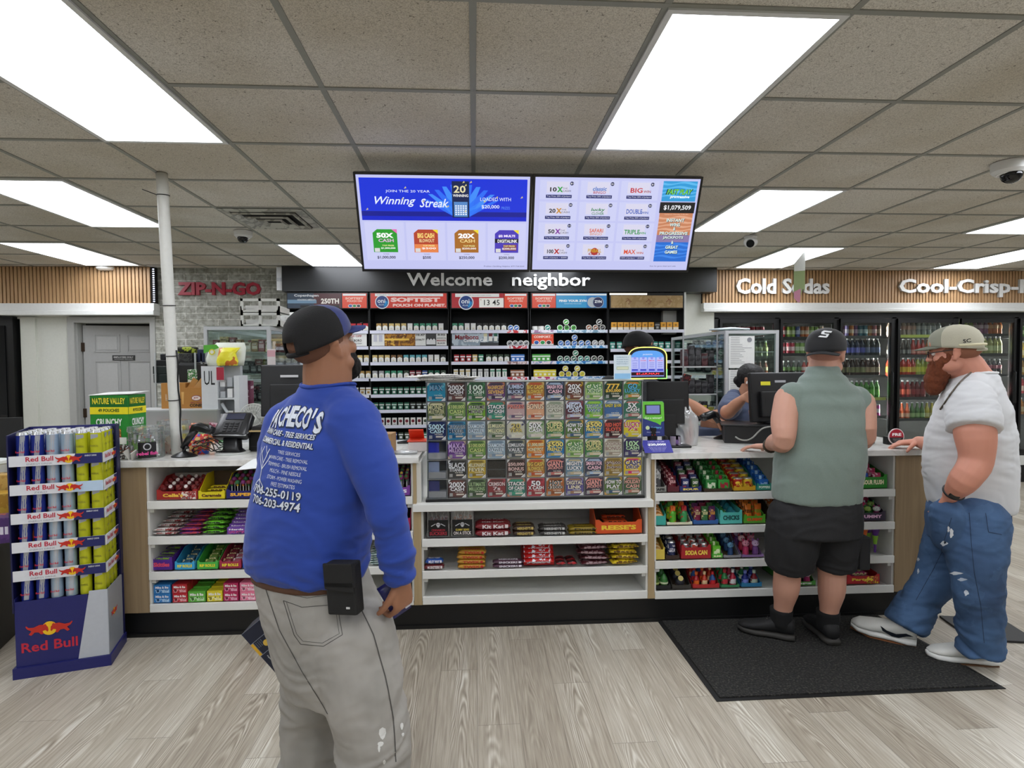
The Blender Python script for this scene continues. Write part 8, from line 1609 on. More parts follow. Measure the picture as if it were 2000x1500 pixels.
for t, z, h, w, a, m in (('LAWN CARE - TREE SERVICES', .045, .017, .215, -.002, wtt), ('COMMERCIAL & RESIDENTIAL', .017, .018, .215, 0, wtt), ('TREE SERVICES', -.014, .011, .085, .035, wtt), ('LAWN CARE - TREE REMOVAL', -.034, .012, .145, .03, wtt), ('TRIMMING - BRUSH REMOVAL', -.055, .012, .145, .03, wtt), ('MULCH - PINE NEEDLE', -.075, .012, .115, .03, wtt), ('STORM - POWER WASHING', -.096, .012, .125, .03, wtt), ('FREE ESTIMATES', -.116, .012, .085, .03, wtt), ('706-255-0119', -.142, .028, .185, -.005, wtt), ('706-203-4974', -.176, .028, .185, -.005, wtt)):
 if h > .015: bt(t, a, z-.001, h*1.15, w*1.2, dkt, mm=s, bold=.10, rot=-.05)
 bt(t, a, z, h, w*1.18, m, mm=s, bold=.02 if h > .015 else 0, rot=-.05)
tr = [((0, -.05), (0, .0)), ((0, 0), (-.02, .03)), ((0, 0), (.018, .032)), ((-.02, .03), (-.03, .05)), ((-.02, .03), (-.006, .055)), ((.018, .032), (.03, .05)), ((.018, .032), (.008, .058)), ((0, -.02), (-.026, .012)), ((0, -.02), (.026, .012)), ((0, -.05), (-.025, -.07)), ((0, -.05), (.022, -.072)), ((0, -.05), (.004, -.08)), ((-.026, .012), (-.036, .03)), ((.026, .012), (.036, .028)), ((-.025, -.07), (-.034, -.09)), ((.022, -.072), (.03, -.09))]
for p_, q in tr: decal_line(s, bv, [p_, q], wtt, oB+rB*-.088+up*-.055, rB, up, fB, .0035, .002)
obj('back_lettering', s, bm_)
# armhole seam
# jeans
s = MB()
torso(s, [(P(608, 1088, 2.08), .190, .148), (P(612, 1130, 2.08), .206, .162), (P(633, 1200, 2.07), .212, .178), (P(655, 1280, 2.06), .204, .178), (P(666, 1340, 2.05), .185, .16)], yw, p=2.4)
limb(s, [P(690, 1250, 1.98), P(706, 1330, 1.95), P(724, 1420, 1.93), P(732, 1500, 1.92), P(738, 1590, 1.93)], [.145, .135, .118, .112, .118], 22, cap=(True, False))
limb(s, [P(622, 1250, 2.13), P(612, 1340, 2.16), P(606, 1430, 2.16), P(607, 1500, 2.15), P(616, 1560, 2.14)], [.125, .112, .104, .102, .106], 22, cap=(True, False))
me = fuse(s, .008, 5); wrinkle(me, .010, 2.6, 9, 5, lambda c: .35+.9*max(0, min(1, (.62-c.z)/.3))); wrinkle(me, .002, 10, 18, 6)
jm = denim_mat('#8d8a84', '#a8a49d', 'washed_grey_denim', 1, '#a8a59e', .12); add(bm_, 'jeans', me, [jm]); bj = geo_bvh(me)
dJ = (P(628, 1250, 1.9)-Vector((0, 0, EYE))).normalized(); oJ = P(628, 1200, 1.9)-dJ*.4; XW = Vector((1, 0, 0)); s = MB(); st_ = mat('#4f4d4a', .9); PX = lambda px, py: ((P(px, py, 1.9)-P(628, 1200, 1.9)).x, (P(px, py, 1.9)-P(628, 1200, 1.9)).z)
def jl(pts, w=.0022): decal_line(s, bj, [PX(*p) for p in pts], st_, oJ, XW, up, dJ, w, .0012)
jl([(553, 1172), (590, 1186), (640, 1182)]); jl([(553, 1172), (575, 1240), (588, 1258), (632, 1262), (668, 1240), (662, 1200)]); jl([(559, 1174), (580, 1238), (592, 1252), (630, 1256), (662, 1238), (657, 1200)], .0014); jl([(540, 1155), (600, 1168), (650, 1160)], .0018); jl([(515, 1145), (545, 1230), (590, 1310), (640, 1390)], .003)
jl([(700, 1175), (728, 1240), (750, 1320), (765, 1400), (768, 1480)], .004)
obj('stitching', s, bm_)
sp = mat('#dcdcd8', .8)
for px, py, a, b in ((742, 1425, .012, .02), (738, 1444, .010, .008), (745, 1478, .005, .008), (782, 1416, .006, .012), (784, 1432, .005, .006), (735, 1452, .004, .012)):
 s = MB(); q = PX(px, py); decal_poly(s, bj, [(q[0]+a*math.cos(t)*(1+.3*math.sin(3*t)), q[1]+b*math.sin(t)) for t in [k*math.pi/4 for k in range(8)]], sp, oJ, XW, up, dJ, .0015)
 tag(obj('paint_spot', s, bm_), 'white paint splash')
# phone pouch on belt
po = P(671, 1146, 1.86); s = MB(); s.M = Matrix.Translation(po) @ Matrix.Rotation(-R(18), 4, 'Z') @ Matrix.Rotation(R(-4), 4, 'Y'); bkp = mat('#101011', .7, bump=.3, scale=200)
s.b2(-.052, .052, -.02, .03, -.085, .08, bkp, bevel=.008); s.b2(-.052, .052, -.028, -.018, .005, .083, bkp, bevel=.004); s.prism([(-.05, .01), (.05, -.002), (.05, .03), (-.05, .03)], bkp, (0, -.028, -.008), th=.004); s.b2(.018, .03, -.024, -.0215, -.062, -.056, mat('#c8c8c8'))
tag(solo('phone_pouch', s, 'black fabric phone pouch clipped to the waist of the blue-shirted man', 'pouch'))
s = MB(); s.loft([(P(604, 1112, 2.08), .205, .160, rB, fB), (P(606, 1124, 2.08), .209, .163, rB, fB)], mat('#5a3a28', .6), n=32, p=2.4); obj('belt', s, bm_)
for a, k in ((anR, 1), (anL, 1)):
 s = MB(); hl = Vector((a.x-.03, a.y-.05, 0.001)); shoe(s, hl, hl+Vector((.17, .24, 0)), 1.15, mat('#6a4a30', .6), mat('#2a1e16', .7)); obj('boot', s, bm_)
# snack in his right hand
hc = P(770, 1168, 1.97); s = MB(); s.M = Matrix.Translation(hc) @ Matrix.Rotation(-.5, 4, 'Y') @ Matrix.Rotation(.3, 4, 'Z')
rings = []
for i in range(9): t = i/8; e = math.sin(math.pi*t)**.5 if 0 < t < 1 else .05; rings.append(((0, 0, .12*(t-.5)), .034, .014*e+.001, (1, 0, 0), (0, 1, 0)))
s.loft(rings, busy('#1c1c5a', '#26266e', '#c87858', 14, .3), n=16, p=2.6); s.ell((.012, -.012, .01), (.014, .004, .018), mat('#d8a078', .4), n=10, k=6); s.b2(.015, .034, -.012, -.008, -.05, .05, mat('#d0d0dc', .3))
solo('snack_packet', s, 'small navy and gold snack packet gripped in the hand of the blue-shirted man', 'packet')
# beer carton in his left hand
cp = P(471, 1240, 2.34); o = thing('drink_carton', 'tilted navy, white and yellow drink carton carried low beside the grey jeans', 'carton', cp, (0, R(51), 0)); nv = mat('#101a34', .4)
s = MB(); s.b2(0, .26, 0, .12, 0, .19, nv, bevel=.002); obj('box', s, o)
s = MB(); s.b2(.055, .115, -.0008, 0, .0, .012, mat('#e8b42a', .4)); s.b2(.057, .115, -.0012, 0, .012, .014, mat('#6a7488')); s.b2(.115, .117, -.0012, 0, 0, .075, mat('#8a93a6')); s.b2(.057, .118, -.0012, 0, .075, .13, mat('#e2e2dc', .4)); s.b2(0.0, .001, -.0012, 0, 0, .19, mat('#8a93a6')); s.b2(.055, .057, -.0012, 0, .0, .19, mat('#8a93a6')); s.b2(.0575, .09, -.0014, 0, .13, .19, mat('#e6e6e2'))
s.disc((.088, -.001, .055), .013, mat('#e8c050'), n=18); s.text('Corona', mat('#18233f'), (.088, -.0016, .110), h=.016, w=.054, bold=.02); s.text('Extra', mat('#18233f'), (.085, -.0016, .090), h=.011, w=.03, bold=.02)
for k in range(4): s.text('IMPORTED BEER', mat('#8a93a6'), (.075, -.001, .045-.008*k), h=.004, w=.026, bold=0)
s.text('THE ORIGINAL CERVEZA', mat('#e8e8ea'), (.185, -.001, .040), h=.008, w=.10, bold=.02); s.text('Imported Beer from Mexico', mat('#e8e8ea'), (.185, -.001, .024), h=.008, w=.11, bold=.01, shear=.2); s.disc((.20, -.001, .105), .032, mat('#c8a040'), n=24); s.disc((.20, -.002, .105), .027, nv, n=24)
obj('carton_print', s, o)
s = MB(); s.M = Matrix.Rotation(0, 4, 'Y'); s.tube([(.04, .06, .19), (.09, .06, .215), (.17, .06, .215), (.22, .06, .19)], .008, nv); obj('handle', s, o)
# ---------------------------------------------------------------- man in the grey sleeveless shirt
gm_ = thing('person', 'man in grey-green sleeveless shirt, black shorts and backwards cap at the counter', 'person', (1.8, 3.05, 0)); person_root(gm_)
skg = skin('#c2917c'); H = hm(P(1613, 692, 3.02), R(42), R(-6), 0, 1.05)
s = MB(); head(s, H, 1.1); limb(s, [P(1607, 745, 3.02), P(1608, 722, 3.02), P(1610, 700, 3.02)], [.082, .078, .07])
torso(s, [(P(1597, 985, 3.0), .17, .12), (P(1602, 900, 3.0), .18, .13), (P(1608, 820, 3.0), .18, .12), (P(1608, 775, 3.0), .16, .09), (P(1607, 745, 3.0), .08, .07)], 0)
a1, a2, a3 = P(1540, 780, 3.0), P(1530, 862, 2.93), P(1503, 880, 3.26); a3.z = 1.062
limb(s, [a1, P(1532, 820, 2.96), a2, (a2+a3)/2+Vector((0, 0, .01)), a3], [.072, .068, .055, .050, .030], 18); a4 = Vector((a3.x-.04, a3.y+.06, 1.048)); hand(s, a3+Vector((0, 0, -.004)), Vector((-.55, .65, -.05)), Vector((0, 0, -1)), (.15, .25, .2), 1.05, side=-1, spread=.22)
b1, b2, b3 = P(1682, 788, 3.0), P(1688, 852, 2.94), P(1672, 872, 3.30); b3.z = 1.062
limb(s, [b1, b2, b3], [.070, .056, .030], 18); hand(s, b3, Vector((-.5, .8, -.05)), Vector((0, 0, -1)), (.15, .25, .2), 1.05, side=1, spread=.2)
l1, l2, l3 = P(1552, 1000, 3.0), P(1538, 1110, 3.05), P(1526, 1200, 3.09); r1, r2, r3 = P(1640, 1000, 3.0), P(1625, 1115, 3.02), P(1617, 1215, 3.04)
for q, fo in (((l1, l2, l3), Vector((-.12, .06, 0))), ((r1, r2, r3), Vector((.02, .12, 0)))):
 A_, B_, C_ = q; C_ = Vector((C_.x, C_.y, .085)); limb(s, [A_, B_], [.09, .074], 20); m_ = B_.lerp(C_, .3)-Vector((0, .008, 0)); limb(s, [B_, m_, B_.lerp(C_, .72), C_], [.070, .070, .048, .040], 20); limb(s, [C_, C_+fo*.8+Vector((0, 0, -.03))], [.038, .03])
limb(s, [P(1597, 985, 3.0), l1], [.13, .10]); limb(s, [P(1597, 985, 3.0), r1], [.13, .10])
add(gm_, 'body', fuse(s, .0055, 3), [skg]); face_bits(gm_, H)
s = MB(); s.M = H; s.ell((0, .060, -.085), (.056, .042, .050), None); s.ell((0, .045, -.055), (.070, .045, .045), None); me = fuse(s, .005, 2); wrinkle(me, .003, 60, 40); add(gm_, 'beard', me, [mat('#2a1c16', .95, bump=.8, scale=160)])
s = MB(); s.M = H; s.ell((0, -.018, .018), (.080, .095, .072), mat('#a9796a', .95, bump=.4, scale=200), n=24, k=14); obj('hair', s, gm_)
bc = mat('#111113', .8, sheen=.1); cap(gm_, H, bc, bc, mat('#232426', .8), backwards=True, bill_len=.06)
s = MB(); s.M = H; wl2 = mat('#e4e6e6', .6); T_ = lambda pts, dy=0: s.prism([(a, b) for a, b in pts], wl2, (.018, -.118+dy, .082), (1, 0, -.15), (0, .32, 1), .004)
T_([(-.020, .016), (-.010, .024), (.026, .024), (.021, .016)]); T_([(-.022, .004), (-.020, .016), (-.008, .016), (-.008, .010)]); T_([(-.022, .004), (-.018, .009), (.014, .009), (.010, .003)]); T_([(.014, .009), (.004, .009), (.000, -.005), (.008, -.007)]); T_([(-.034, -.012), (-.026, -.005), (.008, -.005), (.004, -.012)]); tag(obj('cap_emblem', s, gm_), 'white slanted S-shaped emblem')
s = MB(); torso(s, [(P(1594, 975, 3.0), .222, .165), (P(1594, 955, 3.0), .222, .17), (P(1600, 900, 3.0), .226, .175), (P(1605, 840, 3.0), .220, .16), (P(1608, 792, 3.0), .212, .135), (P(1608, 765, 3.0), .185, .11), (P(1607, 742, 3.0), .12, .09), (P(1607, 728, 3.0), .082, .078), (P(1607, 716, 3.01), .073, .070)], 0, p=2.4)
for a, b in ((P(1548, 775, 3.0), P(1543, 800, 2.99)), (P(1672, 783, 3.0), P(1677, 808, 2.99))): limb(s, [a, b], [.078, .080], 20)
me = fuse(s, .0075, 5); wrinkle(me, .0035, 4, 5, 7); wrinkle(me, .003, 6, 3.2, 8, lambda c: max(0, min(1, (1.35-c.z)/.3)))
add(gm_, 'sleeveless_shirt', me, [mat('#74827a', .9, var=.10, scale=150, sheen=.2)])
s = MB(); torso(s, [(P(1597, 962, 3.0), .205, .155), (P(1597, 1000, 3.0), .222, .175), (P(1592, 1040, 3.0), .225, .175)], 0)
limb(s, [P(1553, 1010, 3.0), P(1546, 1060, 3.02), P(1543, 1102, 3.05)], [.138, .134, .126], 24, cap=(True, False)); limb(s, [P(1636, 1010, 3.0), P(1633, 1060, 3.01), P(1629, 1104, 3.03)], [.124, .118, .110], 24, cap=(True, False))
me = fuse(s, .008, 5); wrinkle(me, .005, 4, 9, 9); add(gm_, 'shorts', me, [mat('#1b1b1d', .85, var=.1, bump=.2, scale=200)])
s = MB(); s.b2(-.03, .03, -.06, .06, -.09, .09, mat('#19191b', .85), bevel=.01); obj('cargo_pocket', s, gm_, P(1676, 1075, 2.98))
for q, fo, n_ in ((l3, Vector((-.24, .15, 0)), 0), (r3, Vector((.03, .28, 0)), 1)):
 a = Vector((q.x, q.y, 0)); s = MB(); hl = a-fo.normalized()*.07; hl.z = .0105; shoe(s, hl, hl+fo.normalized()*.30, 1.2, mat('#151516', .7, bump=.3, scale=120), mat('#34322f', .7), solh=.034)
 for k in range(4): c_ = hl+fo.normalized()*(.12+.022*k)+Vector((0, 0, .108-.012*k)); s.tube([c_+fo.normalized().cross(Vector((0, 0, 1)))*w_ for w_ in (-.022, 0, .022)], .0025, mat('#2a2a2c'), 6)
 obj('shoe', s, gm_); s = MB(); limb(s, [a+Vector((0, 0, .08)), a+Vector((0, 0, .175))+(Vector(q)-Vector(q))], [.054, .060], 24, cap=(False, False)); me = s.mesh('sock'); me.materials.clear(); me.materials.append(mat('#0e0e0f', .95)); obj('sock', me, gm_)
s = MB(); wd = (a3-a2).normalized(); s.tube([a3-wd*.03+(wd.orthogonal().normalized()*math.cos(t)+wd.cross(wd.orthogonal()).normalized()*math.sin(t))*.037 for t in [k*math.pi/8 for k in range(17)]], .007, mat('#4a4238', .3, .6), 8); solo('wristwatch', s, 'dark banded watch on the left wrist of the man in the sleeveless shirt', 'watch')
# ---------------------------------------------------------------- bearded man in the white tee
wm_ = thing('person', 'bearded man in white t-shirt, tan cap and torn blue jeans at the right', 'person', (2.6, 2.85, 0)); person_root(wm_)
yW = R(-50); fW = Vector((math.sin(yW), math.cos(yW), 0)); rW = Vector((math.cos(yW), -math.sin(yW), 0)); skw = skin('#c98a74')
H = hm(P(1864, 688, 2.86), R(-48), R(-8), 0, 1.06)
s = MB(); head(s, H, 1.1); limb(s, [P(1902, 748, 2.86), P(1888, 722, 2.86), P(1874, 700, 2.86)], [.098, .088, .075])
torso(s, [(P(1890, 990, 2.86), .17, .16), (P(1895, 900, 2.86), .18, .18), (P(1898, 820, 2.86), .17, .15), (P(1898, 770, 2.86), .15, .10), (P(1900, 745, 2.86), .09, .08)], yW)
s1_, s2_, s3_ = P(1896, 800, 2.66), P(1906, 900, 2.60), P(1857, 968, 2.69)
limb(s, [s1_, P(1904, 845, 2.61), s2_, P(1884, 936, 2.60), s3_], [.075, .085, .070, .064, .036], 20); hand(s, s3_, Vector((-.02, .5, -.9)), Vector((.1, .9, .4)), (.2, .2, .2), 1.0, side=1, thumb=.2, spread=.02)
t1, t2, t3 = P(1880, 790, 3.05), P(1842, 866, 3.12), P(1794, 872, 3.33); t3.z = 1.062
limb(s, [t1, t2, t3], [.085, .066, .034], 18); hand(s, t3, Vector((-.85, .35, -.10)), Vector((0, 0, -1)), (.25, .35, .3), 1.1, side=1, spread=.18)
nh, nk, na = P(1905, 1010, 2.74), P(1910, 1130, 2.68), P(1915, 1262, 2.71); fh, fk, fa = P(1868, 1010, 2.95), P(1838, 1105, 2.97), P(1768, 1208, 2.98)
for q in ((nh, nk, na), (fh, fk, fa)): limb(s, list(q), [.09, .065, .042], 18)
limb(s, [P(1890, 990, 2.86), nh], [.15, .1]); limb(s, [P(1890, 990, 2.86), fh], [.15, .1])
add(wm_, 'body', fuse(s, .0055, 3), [skw]); face_bits(wm_, H, '#3a5a78', '#8a4a28')
s = MB(); s.M = H; bd = [((0, .050, -.045), (.072, .048, .052)), ((0, .070, -.085), (.060, .052, .050)), ((0, .088, -.120), (.054, .048, .045)), ((0, .098, -.150), (.046, .040, .040)), ((0, .104, -.172), (.036, .030, .026)), ((0, .100, -.048), (.030, .012, .010)), ((.0, .02, -.02), (.079, .02, .04))]
for c_, r_ in bd: s.ell(c_, r_, None, n=18, k=12)
me = fuse(s, .005, 2); wrinkle(me, .005, 28, 7, 3); wrinkle(me, .002, 80, 30, 4); add(wm_, 'beard', me, [mat('#6a351b', .9, var=.45, bump=1, scale=90)])
s = MB(); s.M = H; s.ell((0, -.018, .015), (.0805, .096, .068), mat('#8a5a44', .95, bump=.4, scale=200), n=24, k=14); obj('hair', s, wm_)
tanm = mat('#b8b4a0', .85, bump=.4, scale=300); cap(wm_, H, mat('#8f9080', .85), tanm, mat('#6f7264', .85), bill_len=.072, split=.45)
s = MB(); s.M = H
for q in (-1, 1): s.tube([(q*.0, -.012+.0, .132)]+[(q*.092*math.sin(t), -.012, .030+.101*math.cos(t)) for t in [k*.157 for k in range(1, 10)]], .003, mat('#d8d2b8'), 6)
s.text('SC', black, (-.0935, -.055, .045), h=.018, w=.03, x=(0, -1, 0), y=(0, 0, 1), th=.003); s.tube([(-.0925*math.cos(t), -.012-.111*math.sin(t), .030-.010*math.sin(t)) for t in [k*.09 for k in range(1, 32)]], .0065, mat('#d6cfae', .8), 8); obj('cap_band', s, wm_)
s = MB(); s.M = H; gl = mat('#1a1a1c', .3)
for q in (-1, 1):
 s.tube([(q*.031+.021*math.cos(t), .103, .004+.016*math.sin(t)) for t in [k*math.pi/8 for k in range(17)]], .0018, gl, 6); s.tube([(q*.052, .102, .008), (q*.074, .08, .010), (q*.085, -.01, .012)], .0022, gl, 6); s.disc((q*.031, .1025, .004), .020, glass('#f0f4f8', .02), n=18, th=.0005, ry=.015)
s.tube([(-.010, .104, .008), (0, .108, .010), (.010, .104, .008)], .0018, gl, 6); obj('glasses', s, wm_)
s = MB(); torso(s, [(P(1897, 990, 2.86), .205, .185), (P(1895, 965, 2.86), .21, .195), (P(1892, 915, 2.86), .215, .202), (P(1894, 855, 2.86), .21, .192), (P(1899, 805, 2.86), .205, .165), (P(1900, 768, 2.86), .185, .13), (P(1903, 742, 2.86), .12, .105), (P(1901, 726, 2.86), .092, .085)], yW, p=2.3)
limb(s, [P(1896, 785, 2.70), P(1900, 812, 2.64), P(1902, 838, 2.61)], [.105, .108, .112], 24, cap=(True, False)); limb(s, [P(1882, 785, 3.02), P(1868, 825, 3.07)], [.10, .10], 20)
limb(s, [P(1903, 752, 2.84), P(1899, 775, 2.75)], [.09, .10])
me = fuse(s, .0075, 7); wrinkle(me, .003, 5, 14, 11); wrinkle(me, .004, 3, 20, 12, lambda c: max(0, min(1, (c.z-.85)/.3)))
add(wm_, 't_shirt', me, [mat('#cfd0d2', .9, var=.02, sheen=.1)])
s = MB(); s.tube([P(1903, 728, 2.86)+rW*(.104*math.cos(a))+fW*(.095*math.sin(a)) for a in [k*math.pi/14 for k in range(29)]], .006, mat('#d6d7d8', .9), 8); obj('collar', s, wm_)
bs_ = geo_bvh(me); s = MB(); ck = [P(x_, y_, 2.0) for x_, y_ in ((1912, 716), (1896, 728), (1876, 746), (1858, 768), (1846, 786), (1836, 800))]; q = []
for c_ in spline(ck, [1]*6, 6)[0]:
 dd = (c_-Vector((0, 0, EYE))).normalized(); h_ = bs_.ray_cast(c_, dd, 3); q.append(h_[0]-dd*.006) if h_[0] is not None else None
if len(q) > 2: s.tube(q, .0045, mat('#5a5248', .4, .5), 8); obj('neck_cord', s, wm_)
s = MB(); torso(s, [(P(1892, 968, 2.86), .19, .17), (P(1888, 1010, 2.86), .20, .178), (P(1885, 1050, 2.86), .19, .165)], yW)
limb(s, [P(1850, 1004, 2.72), P(1856, 1050, 2.74)], [.076, .078])
limb(s, [P(1902, 1020, 2.74), P(1906, 1080, 2.69), P(1910, 1140, 2.67), P(1913, 1210, 2.69), P(1914, 1272, 2.70)], [.150, .128, .105, .096, .094], 24, cap=(True, False))
limb(s, [P(1872, 1010, 2.95), P(1850, 1075, 2.96), P(1828, 1125, 2.97), P(1795, 1175, 2.97), P(1768, 1222, 2.97)], [.140, .118, .098, .092, .098], 24, cap=(True, False))
me = fuse(s, .008, 5); wrinkle(me, .009, 4, 12, 14, lambda c: .5+.8*max(0, min(1, (.5-c.z)/.3))); wrinkle(me, .002, 12, 24, 15)
add(wm_, 'jeans', me, [denim_mat('#2c4260', '#44638a', 'torn_blue_denim', 1, '#56759c', .16)]); bj = geo_bvh(me)
dC = (P(1890, 1100, 2.62)-Vector((0, 0, EYE))).normalized(); X_ = Vector((1, 0, 0)); Z_ = Vector((0, 0, 1))
QX = lambda px, py: ((P(px, py, 2.62)-P(1890, 1100, 2.62)).x, (P(px, py, 2.62)-P(1890, 1100, 2.62)).z)
O0 = P(1890, 1100, 2.62)-dC*.4
for px, py, a, b, c in ((1858, 1040, .010, .022, '#d4d8dc'), (1852, 1032, .006, .014, '#d4d8dc'), (1843, 1060, .018, .012, '#c4ccd4'), (1845, 1058, .007, .006, '#1a2434'), (1868, 1120, .030, .008, '#c8ced6'), (1880, 1132, .022, .008, '#a8b4c4'), (1888, 1158, .012, .014, '#c4ccd4'), (1780, 1092, .008, .010, '#c4ccd4'), (1781, 1118, .006, .014, '#c4ccd4')):
 s = MB(); q = QX(px, py); decal_poly(s, bj, [(q[0]+a*math.cos(t)*(1+.25*math.sin(4*t+px)), q[1]+b*math.sin(t)*(1+.25*math.cos(3*t))) for t in [k*math.pi/6 for k in range(12)]], mat(c, .95), O0, X_, Z_, dC, .002 if c != '#1a2434' else .003)
 if s.v: tag(obj('torn_patch', s, wm_), 'frayed rip in the denim')
s = MB(); st2 = mat('#1e2c42', .9)
for L_ in ([(1893, 1000), (1897, 1060), (1903, 1120), (1915, 1180), (1922, 1255)], [(1858, 1010), (1838, 1070), (1812, 1120), (1778, 1180)], [(1925, 1002), (1930, 1040), (1955, 1045)]): decal_line(s, bj, [QX(*p_) for p_ in L_], st2, O0, X_, Z_, dC, .003, .0015)
obj('seams', s, wm_)
# watch
wd = (s3_-P(1884, 936, 2.60)).normalized(); pw = s3_-wd*.03; u1 = wd.orthogonal().normalized(); u2 = wd.cross(u1)
o = thing('wristwatch', 'black square-faced smartwatch on the arm of the man in the white t-shirt', 'watch', pw); s = MB(); s.tube([(u1*math.cos(t)+u2*math.sin(t))*.043 for t in [k*math.pi/10 for k in range(21)]], .007, mat('#17171a', .5), 8); obj('band', s, o)
s = MB(); s.box((-.030, -.046, .0), (.042, .016, .046), mat('#0a0a0c', .15), (0.1, .5, -.6), bevel=.005); obj('watch_face', s, o)
# sneakers
snw = mat('#d4d4ce', .6); sws = mat('#e6e6e2', .5)
def sneaker(heel, toe, tilt, sole):
 s = MB(); shoe(s, heel, toe, 1.18, snw, sws, tilt=tilt, solh=.034); obj_ = obj('sneaker', s, wm_); heel = Vector(heel); toe = Vector(toe); f = (toe-heel).normalized(); r_ = f.cross(Z_).normalized(); u = r_.cross(f)
 if tilt: q = Matrix.Rotation(tilt, 3, f); r_ = q @ r_; u = q @ u
 side = r_ if r_.y < 0 else -r_
 s = MB(); L_ = (toe-heel).length; sw = [(.05, .055), (.16, .062), (.30, .042), (.44, .050), (.54, .070), (.50, .040), (.36, .020), (.26, .022), (.15, .044)]
 s.add([heel+f*(L_*a)+u*(b+.018)+side*(.0462*1.0 if a < .4 else .0485) for a, b in sw], [tuple(range(len(sw)))], mat('#141a24', .5)); tag(obj('swoosh', s, wm_), 'dark curved side mark')
 s = MB(); s.loft([(heel-u*.001, .028*1.18, .003, r_, u), (heel+f*L_*.2-u*.001, .040*1.18, .003, r_, u), (heel+f*L_*.7-u*.001, .050*1.18, .003, r_, u), (toe-u*.001, .018*1.18, .003, r_, u)], mat(sole, .7), n=16, p=3); obj('outsole', s, wm_)
 s = MB()
 for k in range(5): c_ = heel+f*(L_*(.42+.06*k))+u*(.094-.009*k); s.tube([c_+r_*w_ for w_ in (-.025, 0, .025)], .003, mat('#f0f0ee') if tilt else mat('#2a2a2c'), 6)
 obj('laces', s, wm_)
h1 = PZ(1790, 1262, .004); t1_ = PZ(1672, 1236, .0); t1_ = h1+(t1_-h1).normalized()*.31; t1_.z = .035
sneaker(h1+Vector((0, 0, .012)), t1_, R(-14), '#7a4a28')
h2 = PZ(1946, 1298, .0); t2_ = PZ(1812, 1284, 0); t2_ = h2+(t2_-h2).normalized()*.31; sneaker(Vector((h2.x, h2.y, .004)), Vector((t2_.x, t2_.y, .004)), 0, '#6a4a30')
# ---------------------------------------------------------------- cashier with tied black hair
cm_ = thing('person', 'cashier with tied black hair in slate t-shirt reaching for a monitor', 'person', (1.9, 4.28, 0)); person_root(cm_)
H = hm(P(1469, 743, 4.22), R(142), R(-14), 0, .95); skc = skin('#b98468')
s = MB(); head(s, H, 1.0); limb(s, [P(1448, 790, 4.28), P(1456, 770, 4.25), P(1464, 752, 4.23)], [.062, .056, .055])
torso(s, [(Vector((1.86, 4.36, .9)), .13, .10), (Vector((1.86, 4.35, 1.15)), .15, .10), (P(1446, 800, 4.32), .15, .09), (P(1448, 785, 4.3), .08, .07)], R(120))
c1, c2, c3 = P(1428, 786, 4.20), P(1420, 806, 4.02), P(1452, 778, 3.86)
limb(s, [c1, c2, P(1436, 792, 3.94), c3], [.055, .048, .042, .028], 16); hand(s, c3, Vector((.45, -.55, .30)), Vector((.75, .45, 0)), (.35, .45, .35), .95, side=-1, spread=.15)
c4, c5 = Vector((2.0, 4.25, 1.22)), Vector((2.15, 4.10, 1.10)); limb(s, [P(1465, 800, 4.35), c4, c5], [.05, .045, .03], 14); hand(s, c5, Vector((.2, -.8, -.1)), Vector((0, 0, -1)), (.3, .3, .3), .95)
for q in (-.09, .09): limb(s, [Vector((1.86+q, 4.36, .88)), Vector((1.86+q, 4.34, .48)), Vector((1.86+q, 4.36, .08))], [.085, .06, .04], 14)
add(cm_, 'body', fuse(s, .0055, 3), [skc]); face_bits(cm_, H, '#2a1c14', '#1a1210')
s = MB(); s.M = H; s.ell((0, -.030, .036), (.086, .098, .094), None, n=20, k=12); s.ell((0, -.004, .070), (.079, .080, .055), None, n=18, k=12); s.ell((0, -.115, -.03), (.034, .034, .036), None); s.ell((0, -.09, -.055), (.02, .03, .03), None); me = fuse(s, .005, 2); wrinkle(me, .0015, 50, 50); add(cm_, 'hair', me, [mat('#0d0a09', .6, bump=.3, scale=120)])
s = MB(); s.M = H; s.ell((.087, .004, -.014), (.006, .006, .012), mat('#e8e8e8', .3), n=10, k=6); obj('earbud', s, cm_)
s = MB(); torso(s, [(Vector((1.86, 4.36, .85)), .19, .14), (Vector((1.86, 4.36, 1.05)), .19, .14), (P(1442, 835, 4.34), .195, .13), (P(1444, 800, 4.32), .18, .11), (P(1446, 782, 4.31), .11, .085), (P(1448, 774, 4.30), .075, .07)], R(120)); limb(s, [P(1430, 788, 4.22), P(1423, 800, 4.10)], [.082, .076], 18); limb(s, [P(1463, 800, 4.36), Vector((1.97, 4.28, 1.28))], [.075, .066], 16)
me = fuse(s, .0075, 4); wrinkle(me, .004, 7, 16, 18); add(cm_, 't_shirt', me, [mat('#46506a', .9, var=.12, scale=14, sheen=.1)])
s = MB(); torso(s, [(Vector((1.86, 4.36, .95)), .17, .13), (Vector((1.86, 4.36, .82)), .19, .14)], R(120)); [limb(s, [Vector((1.86+q, 4.36, .86)), Vector((1.86+q, 4.34, .48)), Vector((1.86+q, 4.36, .05))], [.10, .075, .06], 16) for q in (-.09, .09)]; add(cm_, 'trousers', fuse(s, .009, 3), [mat('#1c1d22', .9)])
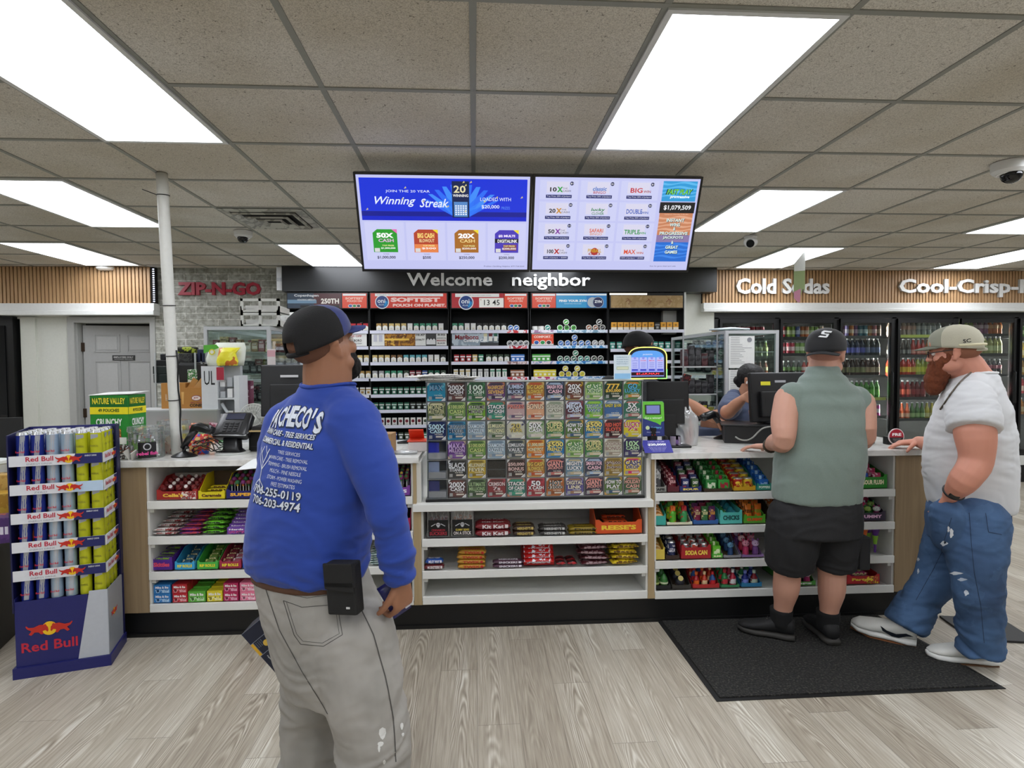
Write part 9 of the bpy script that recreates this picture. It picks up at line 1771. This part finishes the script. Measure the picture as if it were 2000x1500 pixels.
# ---------------------------------------------------------------- cashier in the black cap
km_ = thing('person', 'cashier in black cap half hidden behind the glowing jackpot display', 'person', (1.15, 4.4, 0)); person_root(km_)
H = hm(P(1247, 682, 4.38), R(110), R(-10), 0, 1.04); skk = skin('#a87458')
s = MB(); head(s, H, 1.1); limb(s, [P(1238, 735, 4.42), P(1242, 710, 4.40), P(1245, 695, 4.4)], [.075, .07, .065])
torso(s, [(Vector((1.13, 4.45, .9)), .16, .12), (Vector((1.13, 4.45, 1.2)), .18, .12), (P(1232, 765, 4.45), .17, .10), (P(1236, 740, 4.44), .09, .08)], R(75))
k1, k2, k3 = P(1268, 775, 4.36), P(1338, 788, 4.25), P(1398, 820, 3.98)
limb(s, [k1, k2, k3], [.06, .05, .034], 16); hand(s, k3, Vector((.6, -.55, -.25)), Vector((0, 0, -1)), (.4, .5, .4), 1.0, side=-1)
k4, k5 = P(1195, 830, 4.5), Vector((1.0, 4.2, 1.10)); limb(s, [P(1190, 770, 4.5), k4, k5], [.058, .05, .034], 16); hand(s, k5, Vector((.1, -.9, -.1)), Vector((0, 0, -1)), (.3, .3, .3), 1.0)
for q in (-.1, .1): limb(s, [Vector((1.13+q, 4.45, .88)), Vector((1.13+q, 4.44, .48)), Vector((1.13+q, 4.45, .08))], [.09, .065, .045], 14)
add(km_, 'body', fuse(s, .0055, 3), [skk]); face_bits(km_, H)
s = MB(); s.M = H; s.ell((0, -.018, .015), (.0805, .096, .068), mat('#4a2a1c', .95), n=24, k=14); obj('hair', s, km_)
bc2 = mat('#131314', .85); cap(km_, H, bc2, bc2, bc2, bill_len=.075); s = MB(); s.M = H; s.prism([(-.016, .004), (-.008, -.004), (.018, .008), (-.006, .002)], mat('#e8e8e8'), (-.03, .095, .075), (-1, .15, 0), (0, 0, 1), .003); obj('cap_mark', s, km_)
s = MB(); torso(s, [(Vector((1.13, 4.45, .85)), .225, .17), (Vector((1.13, 4.45, 1.1)), .225, .17), (P(1230, 790, 4.45), .225, .15), (P(1232, 752, 4.45), .19, .12), (P(1236, 735, 4.44), .11, .09), (P(1238, 726, 4.43), .085, .078)], R(75)); limb(s, [P(1190, 755, 4.5), P(1190, 800, 4.5)], [.085, .075], 18); limb(s, [P(1268, 760, 4.37), P(1300, 775, 4.32)], [.085, .075], 18)
me = fuse(s, .0075, 4); wrinkle(me, .004, 7, 12, 20); add(km_, 't_shirt', me, [mat('#222427', .9, sheen=.1)])
s = MB(); torso(s, [(Vector((1.13, 4.45, .95)), .2, .15), (Vector((1.13, 4.45, .82)), .21, .16)], R(75)); [limb(s, [Vector((1.13+q, 4.45, .86)), Vector((1.13+q, 4.44, .48)), Vector((1.13+q, 4.45, .05))], [.11, .08, .065], 16) for q in (-.1, .1)]; add(km_, 'trousers', fuse(s, .009, 3), [mat('#1b1b1d', .9)])
# body parts were built at their real place: keep them there under the empties
for r_ in ROOTS:
 for ch in r_.children: ch.location = ch.location-r_.location
# ---------------------------------------------------------------- make sure labels stay short
